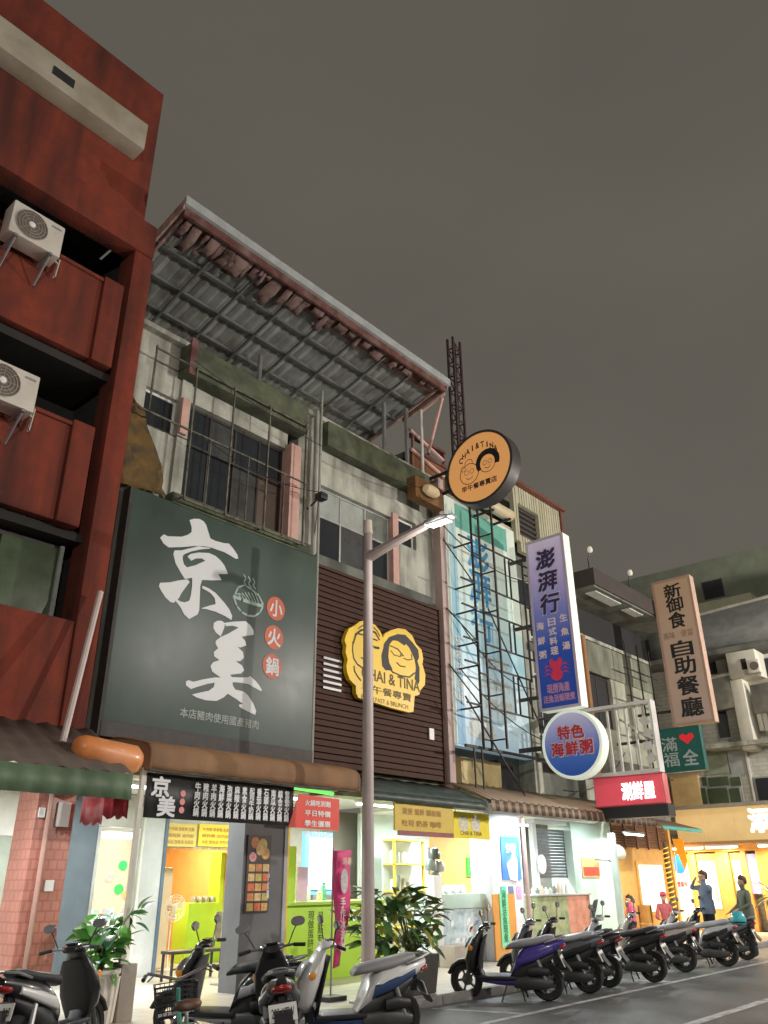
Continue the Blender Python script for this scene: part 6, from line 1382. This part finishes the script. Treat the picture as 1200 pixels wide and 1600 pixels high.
    hb_ = MB().tube([(.20, -.34, .985), (.25, -.22, 1.0), (.30, 0, .99), (.25, .22, 1.0), (.20, .34, .985)], .013, 8).build('handlebar', M('bar_steel', (.2, .2, .2), .4, metal=.7), t)
    for s_ in (-1, 1):
        MB().tube([(.195, s_*.35, .984), (.24, s_*.23, .999)], .019, 8).build('grip', rubber, hb_)
        MB().tube([(.27, s_*.2, .995), (.285, s_*.34, .975)], .008, 5).build('brake_lever', chrome, hb_)
        m_ = MB().tube([(.27, s_*.18, 1.01), (.28, s_*.25, 1.14), (.275, s_*.28, 1.18)], .007, 6).build('mirror', black, hb_)
        MB().loft([((.30, s_*.30, 1.215), .062, .035, .1), ((.285, s_*.30, 1.215), .078, .048, .1), ((.265, s_*.30, 1.215), .07, .042, .1)], 14).build('mirror_glass', M('mirror_shell', (.16, .16, .17), .25, metal=.3), m_)
    if screen:
        MB().loft([((.40, 0, 1.0), .13, .008, -.6), ((.34, 0, 1.16), .15, .008, -.6), ((.28, 0, 1.3), .11, .006, -.6)], 12).build('windscreen', M('smoke_screen', (.12, .13, .14), .1, coat=.5), t, smooth=60)
    if topbox:
        MB().loft([((-.72, 0, 1.0), .17, .12, 0), ((-.86, 0, 1.0), .2, .15, 0), ((-1.08, 0, 1.0), .18, .13, 0)], 16, 4).build('top_box', black, t, smooth=40)
    t.location = loc; t.rotation_euler = (R(lean), 0, heading)
    return t
sil = paint('silver_paint', (.42, .43, .45)); blk = paint('black_paint', (.016, .016, .018)); wht = paint('white_paint_gloss', (.68, .68, .66))
pur = paint('purple_paint', (.055, .035, .25)); nav = paint('navy_paint', (.02, .05, .14)); tan_ = paint('champagne_paint', (.36, .32, .29)); gun = paint('gunmetal_paint', (.09, .095, .11))
mag = paint('magenta_paint', (.45, .05, .28)); sky_ = paint('light_blue_paint', (.2, .32, .44))
st_b = M('seat_black', (.03, .03, .032), .6, var=.2); st_g = M('seat_grey', (.26, .26, .27), .5, var=.15); st_s = M('seat_silver', (.36, .38, .40), .4, var=.12)
def at(px, py, hd, **k):           # rear tyre contact -> frame origin
    q = P(px, py, 2, 0); hd = R(hd); return Vector((q.x+.60*math.cos(hd), q.y+.60*math.sin(hd), 0)), hd
specs = [((858, 1564), 114, blk, pur, st_g, 'black scooter with a purple blue tail and grey seat, first before the fish tank', False, False, 0),
         ((922, 1552), 104, gun, blk, st_s, 'gunmetal scooter with a silver seat next to the purple tailed one', False, False, 0),
         ((953, 1543), 98, blk, gun, st_b, 'black scooter squeezed between the silver seated one and the windscreen one', False, False, 0),
         ((1024, 1535), 96, sil, blk, st_b, 'silver fronted black scooter with a raised dark windscreen before the mint pillar', True, False, 0),
         ((1072, 1519), 103, tan_, blk, st_g, 'champagne coloured scooter with a long light tail near the seated people', False, False, 0),
         ((1138, 1510), 100, sil, blk, st_s, 'silver grey scooter in front of the man in the blue jacket', False, False, 0),
         ((1168, 1500), 97, blk, gun, st_b, 'black scooter at the end of the row beside the man in the olive jacket', False, False, 0)]
for (px, hd, b_, a_, s_, lab, scr, tb, _x), plate, tail_ in zip(specs, ('MRT-206', '358-KLM', 'NFB-771', '920-GHS', 'EWK-183', 'PLC-550', '617-MQD'), (pur, gun, None, blk, tan_, sil, None)):
    loc, h_ = at(*px, hd); scooter('scooter', lab, b_, a_, s_, loc, h_, screen=scr, topbox=tb, plate=plate, tail=tail_)
scooter('scooter', 'white and navy scooter with a grey seat parked beside the street lamp', wht, nav, st_g, (7.5, 7.13, 0), R(153), lean=-4, plate='JPN-302', fend=wht)
scooter('scooter', 'dark grey scooter next to the green bicycle before the notice stand', blk, gun, st_b, (6.46, 7.06, 0), R(52), lean=-7, plate='285-KTW')
scooter('scooter', 'black scooter with a chrome headed front standing behind the dark grey one', blk, sil, st_b, (6.75, 8.3, 0), R(118), lean=-5, plate='HLA-437')
scooter('scooter', 'black and white scooter beside the leafy potted plant', blk, wht, st_b, (5.0, 8.85, 0), R(28), lean=-6, plate='NKA-918')
scooter('scooter', 'black scooter in front of the pink tiled pillar', blk, gun, st_b, (3.6, 8.35, 0), R(40), lean=-6, plate='MWE-064')
hq = P(1153, 1434, 2, .95)
hm2 = thing('helmet', 'turquoise open helmet resting on the last scooter of the row', 'helmet', (hq.x, hq.y, .86))
MB().lathe([(0, .24), (.07, .23), (.125, .17), (.145, .09), (.14, .02), (.12, 0), (0, .01)], (hq.x, hq.y, .83), 18).build('shell', M('turquoise_gloss', (.05, .42, .48), .25, var=.05, coat=.6), hm2, smooth=60)
MB().lathe([(.141, .03), (.15, .035), (.15, .055), (.144, .06)], (hq.x, hq.y, .83), 18).build('trim', black, hm2)

# ================================================================== bicycle
def bicycle(loc, hd):
    t = thing('bicycle', 'green city bicycle with a black front basket and chrome mudguards', 'bicycle', (0, 0, 0))
    fg = M('bike_green', (.06, .28, .22), .35, var=.15, coat=.5)
    for nm, x in (('front_wheel', .52), ('rear_wheel', -.52)):
        r = .31
        w_ = MB().lathe([(r-.03, -.016), (r-.004, -.016), (r, 0), (r-.004, .016), (r-.03, .016), (r-.035, 0), (r-.03, -.016)], (x, 0, r), 28, 'Y').build(nm, rubber, t)
        s_ = MB()
        for k in range(14): a = k*2*math.pi/14; s_.tube([(x, .02*(-1)**k, r), (x+math.cos(a)*(r-.03), 0, r+math.sin(a)*(r-.03))], .0025, 3)
        s_.ring((x, -.04, r), (x, .04, r), .022, n=8).build('spokes', chrome, w_)
        MB().loft([((x+math.cos(a)*(r+.03), 0, r+math.sin(a)*(r+.03)), .032, .008, math.pi/2-a) for a in [R(q) for q in ((10, 35, 60, 90, 120, 140) if x > 0 else (40, 70, 100, 130, 160, 185))]], 8).build('mudguard', chrome, t, smooth=60)
    fr_ = MB()
    for a, b in (((.40, 0, .74), (-.06, 0, .30)), ((-.06, 0, .30), (-.20, 0, .72)), ((.42, 0, .66), (-.16, 0, .52)), ((-.06, 0, .30), (-.52, 0, .31)), ((-.18, 0, .62), (-.52, 0, .31)), ((.44, 0, .60), (.52, 0, .31)), ((.38, 0, .86), (.44, 0, .60))): fr_.tube([a, b], .017, 8)
    fr_.build('frame', fg, t)
    hb_ = MB().tube([(.18, -.28, .98), (.30, -.24, 1.0), (.37, 0, .92), (.30, .24, 1.0), (.18, .28, .98)], .012, 8).build('handlebar', chrome, t)
    for s_ in (-1, 1):
        MB().tube([(.15, s_*.285, .975), (.24, s_*.265, .99)], .017, 7).build('grip', black, hb_)
        MB().tube([(.28, s_*.2, .98), (.2, s_*.25, .955)], .006, 5).build('brake_lever', chrome, hb_)
    MB().loft([((-.10, 0, .80), .03, .025, 0), ((-.20, 0, .81), .07, .035, 0), ((-.32, 0, .82), .10, .04, 0), ((-.36, 0, .82), .06, .02, 0)], 12).build('saddle', M('saddle_brown', (.12, .06, .035), .5, var=.2), t, smooth=60)
    MB().tube([(-.2, 0, .7), (-.22, 0, .79)], .013, 7).build('seat_post', chrome, t)
    bk = MB()
    for k in range(7):
        z = .66+k*.035; bk.tube([(.50, -.15-.003*k, z), (.76, -.15-.003*k, z), (.76, .15+.003*k, z), (.50, .15+.003*k, z), (.50, -.15-.003*k, z)], .005, 4)
    for k in range(9):
        y = -.15+.3*k/8; bk.tube([(.76, y, .66), (.76, y, .87)], .004, 4); bk.tube([(.50, y, .66), (.50, y, .87)], .004, 4)
    for k in range(7):
        x = .5+.26*k/6; bk.tube([(x, -.15, .66), (x, -.165, .87)], .004, 4); bk.tube([(x, .15, .66), (x, .165, .87)], .004, 4)
    b_ = bk.build('basket', black, t)
    MB().box(.51, .75, -.145, .145, .64, .655).build('basket_floor', black, b_)
    ck = MB().ring((-.06, -.05, .30), (-.06, -.04, .30), .09, n=16).build('chain_guard', chrome, t)
    for s_, a in ((-1, .4), (1, .4+math.pi)): MB().tube([(-.06, s_*.06, .30), (-.06+math.cos(a)*.16, s_*.07, .30+math.sin(a)*.16)], .01, 6).build('crank', chrome, ck); MB().obox((-.06+math.cos(a)*.16, s_*.11, .30+math.sin(a)*.16), (.09, .07, .02)).build('pedal', rubber, ck)
    ca_ = MB()
    for s_ in (-1, 1): ca_.tube([(-.25, s_*.06, .70), (-.75, s_*.06, .70)], .008, 5); ca_.tube([(-.70, s_*.06, .70), (-.52, s_*.05, .32)], .007, 5)
    for k in range(4): ca_.tube([(-.3-k*.13, -.06, .70), (-.3-k*.13, .06, .70)], .006, 4)
    ca_.build('carrier', chrome, t)
    MB().box(-.88, -.86, -.05, .05, .45, .52).build('reflector', M('tail_red'), t)
    MB().tube([(-.45, .05, .3), (-.38, .2, .012)], .01, 5).build('stand', steel, t)
    t.location = loc; t.rotation_euler = (R(-6), 0, hd)
bicycle((4.38, 5.78, 0), R(60))

# ================================================================== plants
def leaf_mesh(name, L, Wd, mat, fold=.25, droop=.35, n=5):
    vs = []; fs = []
    for i in range(n+1):
        t = i/n; x = L*t; w_ = Wd*math.sin(math.pi*min(1, t*.92+.06))**.8; z = -droop*L*t*t
        vs += [(x, -w_/2, z+fold*w_/2), (x, 0, z), (x, w_/2, z+fold*w_/2)]
    for i in range(n):
        for j in (0, 1): fs.append((3*i+j, 3*i+j+1, 3*i+j+4, 3*i+j+3))
    me = MB().add(vs, fs).mesh(name, mat, smooth=60); return me
def leafm(n, c): return M(n, c, .38, var=.3, scale=5, dirt=(c[0]*.5, c[1]*.55, c[2]*.5), dirta=.6, dscale=4)
def plant(t, c, rx, rz_, n, meshes, seed, base, stems=6, stemc=(.10, .13, .05), vol=False):
    rn = random.Random(seed); sm = M('stem_green', stemc, .6, var=.2)
    tips = []
    for k in range(stems):
        a = rn.uniform(0, 2*math.pi); q = Vector((c[0]+math.cos(a)*rx*rn.uniform(.2, .7), c[1]+math.sin(a)*rx*rn.uniform(.2, .7), c[2]+rz_*rn.uniform(-.1, .8)))
        b = Vector(base); mid = (b+q)/2 + Vector((rn.uniform(-.05, .05), rn.uniform(-.05, .05), .08))
        MB().tube([b, mid, q], [.012, .009, .005], 5).build('stem', sm, t); tips.append((b, mid, q))
    for k in range(n):
        b, mid, q = rn.choice(tips); s_ = rn.uniform(.15, 1.0)
        o = (mid.lerp(q, s_*2-1) if s_ > .5 else b.lerp(mid, s_*2))
        yaw = rn.uniform(0, 2*math.pi); pit = rn.uniform(-1.0, .5); sc = rn.uniform(.65, 1.2)
        o = o+Vector((math.cos(yaw), math.sin(yaw), 0))*rx*rn.uniform(0, .35)+Vector((0, 0, rn.uniform(-.1, .15)*rz_))
        if vol:                                         # bushy: fill a lumpy ellipsoid
            while True:
                v = Vector((rn.uniform(-1, 1), rn.uniform(-1, 1), rn.uniform(-1, 1)))
                if .35 < v.length < 1+.18*math.sin(v.x*7+v.z*5): break
            o = Vector(c)+Vector((v.x*rx, v.y*rx*.7, v.z*rz_)); yaw = math.atan2(v.y, v.x)+rn.uniform(-1, 1); sc *= 1.3
        inst('leaf', rn.choice(meshes), t, o, (rn.uniform(-.6, .6), pit, yaw), (sc, sc, sc))
lf1 = [leaf_mesh('leaf', .24, .13, leafm('leaf_a', (0.080, 0.256, 0.048))), leaf_mesh('leaf', .28, .14, leafm('leaf_b', (0.128, 0.384, 0.064))), leaf_mesh('leaf', .22, .12, leafm('leaf_c', (0.056, 0.176, 0.080)))]
pc = P(150, 1555, 1, 10.05)
p1 = thing('potted_plant', 'broad leaved green plant in a white ribbed tub before the tiled pillar', 'plant', (pc.x, 10.05, .1))
tub = MB().lathe([(0, 0), (.20, 0), (.24, .52), (.26, .54), (.26, .58), (.22, .58), (.2, .5), (0, .5)], (pc.x, 10.05, .1), 20).build('tub', M('tub_white', (.66, .61, .54), .5, var=.1), p1)
for k in range(14):
    a = k*2*math.pi/14; MB().tube([(pc.x+math.cos(a)*.205, 10.05+math.sin(a)*.205, .12), (pc.x+math.cos(a)*.245, 10.05+math.sin(a)*.245, .6)], .022, 5).build('rib', M('tub_white'), tub)
plant(p1, (pc.x+.02, 10.05, 1.02), .52, .55, 120, lf1, 21, (pc.x, 10.05, .58), 9)
bc = P(187, 1550, 1, 10.1)
single('grey_box', MB().box(bc.x-.1, bc.x+.12, 9.95, 10.25, .1, .72), M('box_taupe', (.30, .26, .22), .7, var=.15), 'slim taupe box standing beside the ribbed plant tub', 'box', bevel=.01)
tq = P(652, 1535, 1, 8.85)
p2 = thing('potted_plant', 'dense bushy plant in a square dark planter behind the white scooter', 'plant', (tq.x, 8.95, .1))
MB().add([(tq.x+sx*w_, 8.95+sy*w_, z) for z, w_ in ((.1, .26), (.62, .31)) for sx, sy in ((-1, -1), (1, -1), (1, 1), (-1, 1))], [(0, 3, 2, 1), (4, 5, 6, 7), (0, 1, 5, 4), (1, 2, 6, 5), (2, 3, 7, 6), (3, 0, 4, 7)]).build('planter', M('planter_dark', (.075, .07, .062), .7, var=.25, bump=.2), p2, bevel=.02)
lf2 = [leaf_mesh('leaf', .26, .11, leafm('leaf_d', (0.056, 0.144, 0.040))), leaf_mesh('leaf', .22, .10, leafm('leaf_e', (0.112, 0.224, 0.040))), leaf_mesh('leaf', .2, .08, leafm('leaf_f', (0.240, 0.240, 0.048)))]
bcn = P(630, 1440, 1, 9.0)
plant(p2, (bcn.x, 9.15, 1.02), .78, .52, 299, lf2, 5, (tq.x, 8.95, .6), 16, (.09, .08, .04), vol=True)
q = P(560, 1545, 1, 9.2)
p3 = thing('potted_plant', 'small yellow green plant in a clay pot at the foot of the pink flag', 'plant', (q.x+.15, 9.0, .1))
MB().lathe([(0, 0), (.10, 0), (.14, .22), (.15, .24), (.12, .24), (0, .2)], (q.x+.15, 9.0, .1), 16).build('pot', M('clay_pot', (.35, .16, .09), .7, var=.2), p3)
lf3 = [leaf_mesh('leaf', .15, .06, leafm('leaf_g', (.28, .30, .05))), leaf_mesh('leaf', .15, .06, leafm('leaf_h', (.16, .22, .05)))]
plant(p3, (q.x+.15, 9.0, .45), .22, .3, 45, lf3, 8, (q.x+.15, 9.0, .32), 6)
qy = P(1205, 1400, 0, 27.0).y
p4 = thing('potted_plant', 'arching palm in a pot near the restaurant doors', 'plant', (27.0, qy-.1, 0))
MB().lathe([(0, 0), (.2, 0), (.26, .45), (.28, .5), (.22, .5), (0, .44)], (27.0, qy-.1, 0), 16).build('pot', M('clay_pot'), p4)
lf4 = [leaf_mesh('leaf', .8, .09, leafm('leaf_i', (.12, .2, .03)), droop=.5)]
rn = random.Random(2)
MB().tube([(27, qy-.1, .45), (27, qy-.1, 1.15)], .05, 6).build('stem', M('palm_stem', (.16, .11, .06), .8, var=.3), p4)
for k in range(26): inst('leaf', lf4[0], p4, (27.0, qy-.1, 1.1+rn.uniform(-.1, .1)), (rn.uniform(-.3, .3), rn.uniform(-1.1, .1), k*2.4), (1, 1, 1))

# ================================================================== people
def person(name, label, joints, bones, mats, loc, rz=0, hair=None, hairmat=None, extra=None):
    """joints: name->(pos, radius); bones: (a,b,material index)"""
    names = list(joints); idx = {n_: i for i, n_ in enumerate(names)}
    me = bpy.data.meshes.new('body'); me.from_pydata([joints[n_][0] for n_ in names], [(idx[a], idx[b]) for a, b, m_ in bones], [])
    ob = bpy.data.objects.new('body', me); COL.objects.link(ob)
    ob.modifiers.new('skin', 'SKIN'); sd = me.skin_vertices[0].data
    for n_ in names:
        r = joints[n_][1]; sd[idx[n_]].radius = r if isinstance(r, tuple) else (r, r); sd[idx[n_]].use_root = (n_ == 'pelvis')
    ss = ob.modifiers.new('sub', 'SUBSURF'); ss.levels = 2; ss.render_levels = 2
    dg = bpy.context.evaluated_depsgraph_get(); dg.update()
    em = bpy.data.meshes.new_from_object(ob.evaluated_get(dg)); bpy.data.objects.remove(ob); bpy.data.meshes.remove(me)
    em.name = 'body'; em.materials.clear()
    for m_ in mats: em.materials.append(m_)
    seg = [(Vector(joints[a][0]), Vector(joints[b][0]), m_, (joints[a][1] if not isinstance(joints[a][1], tuple) else joints[a][1][0])) for a, b, m_ in bones]
    for p_ in em.polygons:
        c = p_.center; best = None
        for a, b, m_, r in seg:
            d = b-a; t_ = max(0, min(1, (c-a).dot(d)/max(d.length_squared, 1e-9))); dist = (c-(a+d*t_)).length/max(r, .03)
            if best is None or dist < best[0]: best = (dist, m_)
        p_.material_index = best[1]; p_.use_smooth = True
    t = thing(name, label, 'person', (0, 0, 0))
    b = bpy.data.objects.new('body', em); COL.objects.link(b); b.parent = t
    if hair:
        hair.build('hair', hairmat, t, smooth=60)
    for nm, mb, mat_ in (extra or []): mb.build(nm, mat_, t, smooth=60)
    t.location = loc; t.rotation_euler = (0, 0, rz)
    return t
skin = M('skin', (.50, .30, .21), .55, var=.08); trous = M('dark_trousers', (.02, .02, .022), .8, var=.2); shoe = M('shoe', (.03, .028, .025), .5)
hairb = M('hair_dark', (.022, .016, .012), .6, var=.3); hairbr = M('hair_brown', (.09, .045, .03), .6, var=.3)
def hand(j, bn, pre, wrist, d, side):            # palm and five fingers grown from the wrist; d = pointing direction
    d = Vector(d).normalized(); s_ = Vector(side).normalized(); w_ = Vector(wrist)
    j[pre+'palm'] = (w_+d*.06, .026); bn.append((pre+'wrist', pre+'palm', 0))
    for k, (off, ln) in enumerate(((-.028, .06), (-.010, .075), (.010, .07), (.028, .055))):
        j[pre+'k%d' % k] = (w_+d*.095+s_*off, .0105); j[pre+'f%d' % k] = (w_+d*(.095+ln)+s_*off*1.15+Vector((0, 0, -.012)), .008)
        bn += [(pre+'palm', pre+'k%d' % k, 0), (pre+'k%d' % k, pre+'f%d' % k, 0)]
    j[pre+'t0'] = (w_+d*.045-s_*.04, .011); j[pre+'t1'] = (w_+d*.085-s_*.062, .009); bn += [(pre+'palm', pre+'t0', 0), (pre+'t0', pre+'t1', 0)]
def figure(seated=False, hts=1.68, arms=None, nose=True):
    k = hts/1.68; j = {}; bn = []
    if seated:
        pz = .42*k
        j['pelvis'] = ((0, 0, pz+.1), (.15, .12)); chest = pz+.46*k
    else:
        pz = .90*k; j['pelvis'] = ((0, 0, pz), (.15, .115)); chest = pz+.36*k
    j['waist'] = ((0, 0, (j['pelvis'][0][2]+chest)/2), (.14, .10)); j['chest'] = ((0, 0, chest), (.165, .115))
    j['neckb'] = ((.0, 0, chest+.15*k), (.075, .07)); j['neck'] = ((.012, 0, chest+.20*k), .052); j['jaw'] = ((.025, 0, chest+.275*k), (.066, .072)); j['brow'] = ((.018, 0, chest+.37*k), (.076, .088)); j['crown'] = ((.0, 0, chest+.425*k), .05)
    bn += [('pelvis', 'waist', 1), ('waist', 'chest', 1), ('chest', 'neckb', 1), ('neckb', 'neck', 0), ('neck', 'jaw', 0), ('jaw', 'brow', 0), ('brow', 'crown', 0)]
    j['nose'] = ((.112, 0, chest+.315*k), .014); bn.append(('jaw', 'nose', 0))
    for s_, nm in ((1, 'l'), (-1, 'r')):
        j[nm+'ear'] = ((.005, s_*.088, chest+.33*k), .016); bn.append(('brow', nm+'ear', 0))
        j[nm+'hip'] = ((0, s_*.09, j['pelvis'][0][2]-.06), .095); bn.append(('pelvis', nm+'hip', 2))
        if seated: kn = (.40*k, s_*.12, pz+.05); an = (.42*k, s_*.12, .09)
        else: kn = (.03, s_*.10, .48*k); an = (-.01, s_*.105, .09)
        j[nm+'knee'] = (kn, .062); j[nm+'ankle'] = (an, .045); j[nm+'toe'] = ((an[0]+.16, an[1]+s_*.02, .04), .035)
        bn += [(nm+'hip', nm+'knee', 2), (nm+'knee', nm+'ankle', 2), (nm+'ankle', nm+'toe', 3)]
        sh_, el, wr, hd_ = arms[nm]
        j[nm+'shoulder'] = ((0, s_*.175, chest+.10*k), .07); j[nm+'elbow'] = (el, .048); j[nm+'wrist'] = (wr, .032)
        bn += [('chest', nm+'shoulder', 1), (nm+'shoulder', nm+'elbow', 1), (nm+'elbow', nm+'wrist', 1)]
        hand(j, bn, nm, wr, hd_, (0, s_, 0) if abs(hd_[1]) < .8 else (1, 0, 0))
    return j, bn, chest, k
def hairdo(chest, k, long=False):
    m_ = MB().loft([((-.005, 0, chest+.47*k), .03, .03, 0), ((-.005, 0, chest+.455*k), .065, .07, math.pi/2), ((-.012, 0, chest+.42*k), .088, .10, math.pi/2), ((-.024, 0, chest+.37*k), .095, .092, math.pi/2), ((-.045, 0, chest+.32*k), .088, .062, math.pi/2), ((-.055, 0, chest+(.18 if long else .27)*k), .06, .035, math.pi/2)], 14)
    return m_
denim = M('blue_jacket', (.15, .20, .28), .8, var=.2, bump=.2, bscale=25); olive = M('olive_jacket', (.13, .145, .105), .8, var=.25, bump=.2, bscale=25)
# man in blue: elbows lifted, hands at his face; seen from behind at an angle, facing the restaurant corner
arms = {'l': (0, (.16, .40, 1.30), (.20, .20, 1.44), (.1, -.7, .35)), 'r': (0, (.10, -.38, 1.34), (.16, -.14, 1.50), (.1, .6, .5))}
j, bn, ch, k = figure(False, 1.68, arms)
bp = P(1103, 1400, 0, 20.8)
person('person', 'man in a blue grey jacket standing with both hands raised to his face', j, bn, [skin, denim, trous, shoe], (20.8, bp.y, .1), R(150), hairdo(ch, k), hairbr,
       [('jacket_hem', MB().loft([((0, 0, .80), .175, .135, math.pi/2), ((0, 0, .95), .178, .14, math.pi/2), ((0, 0, 1.1), .172, .132, math.pi/2)], 16), denim)])
arms = {'l': (0, (.06, .27, 1.10), (.30, .20, 1.0), (.9, -.1, -.2)), 'r': (0, (.02, -.27, 1.08), (.26, -.24, .94), (.9, .1, -.3))}
j, bn, ch, k = figure(False, 1.66, arms)
mp2 = P(1180, 1497, 2, 0)
person('person', 'man in an olive jacket and black trousers standing over the last scooter', j, bn, [skin, olive, trous, shoe], (mp2.x, mp2.y, 0), R(140), hairdo(ch, k), hairbr,
       [('jacket_hem', MB().loft([((0, 0, .78), .18, .14, math.pi/2), ((0, 0, .95), .18, .145, math.pi/2), ((0, 0, 1.1), .172, .135, math.pi/2)], 16), olive)])
arms = {'l': (0, (.12, .24, .62), (.34, .14, .60), (.9, -.2, 0)), 'r': (0, (.12, -.24, .62), (.34, -.14, .60), (.9, .2, 0))}
pinkc = M('pink_shirt', (.52, .09, .22), .9, var=.35, scale=9, bump=.3, bscale=20); redc = M('rose_shirt', (.42, .10, .12), .9, var=.35, scale=9, bump=.3, bscale=20); capc = M('rose_cap', (.6, .06, .14), .8, var=.2)
for px, X, lab, top, hm_, ht, rz_ in ((986, 24.2, 'dark haired person in a pink top seated by the mint pillar', pinkc, hairb, 1.55, 150), (1040, 25.4, 'person in a rose cap and top seated before the rope light post', redc, hairb, 1.62, 200)):
    j, bn, ch, k = figure(True, ht, arms)
    yy = P(px, 1430, 0, X).y
    person('person', lab, j, bn, [skin, top, trous, shoe], (X, yy, .0), R(rz_), hairdo(ch, k), hm_, [('cap', MB().loft([((-.0, 0, ch+.49*k), .03, .03, math.pi/2), ((-.005, 0, ch+.475*k), .075, .08, math.pi/2), ((-.008, 0, ch+.43*k), .098, .11, math.pi/2), ((.03, 0, ch+.395*k), .1, .15, math.pi/2), ((.03, 0, ch+.388*k), .09, .14, math.pi/2)], 14), capc)] if top is redc else None)
    s_ = thing('stool', 'low round stool under the person in the ' + ('pink' if top is pinkc else 'rose') + ' top', 'stool', (X, yy, 0), 'stools by the mint pillar')
    MB().lathe([(0, .40), (.17, .40), (.175, .37), (.16, .35), (0, .35)], (X, yy, 0), 16).build('seat', M('stool_red', (.45, .05, .04), .5), s_)
    for a in range(4): MB().tube([(X+math.cos(a*1.57+.8)*.12, yy+math.sin(a*1.57+.8)*.12, .36), (X+math.cos(a*1.57+.8)*.17, yy+math.sin(a*1.57+.8)*.17, .0)], .016, 6).build('leg', M('stool_red'), s_)
cq = P(1012, 1440, 0, 24.6).y
ch_ = thing('chair', 'orange brown wooden chair between the two seated people', 'chair', (24.7, cq, 0))
cw = M('orange_wood', (.45, .22, .05), .5, var=.25)
MB().box(24.5, 24.92, cq-.21, cq+.21, .42, .46).build('seat', cw, ch_, bevel=.01)
MB().box(24.5, 24.54, cq-.21, cq+.21, .52, .98).build('backrest', cw, ch_, bevel=.01)
for x in (24.52, 24.9):
    for y in (cq-.19, cq+.19): MB().box(x-.02, x+.02, y-.02, y+.02, 0, .418 if x > 24.6 else .98).build('leg', cw, ch_)
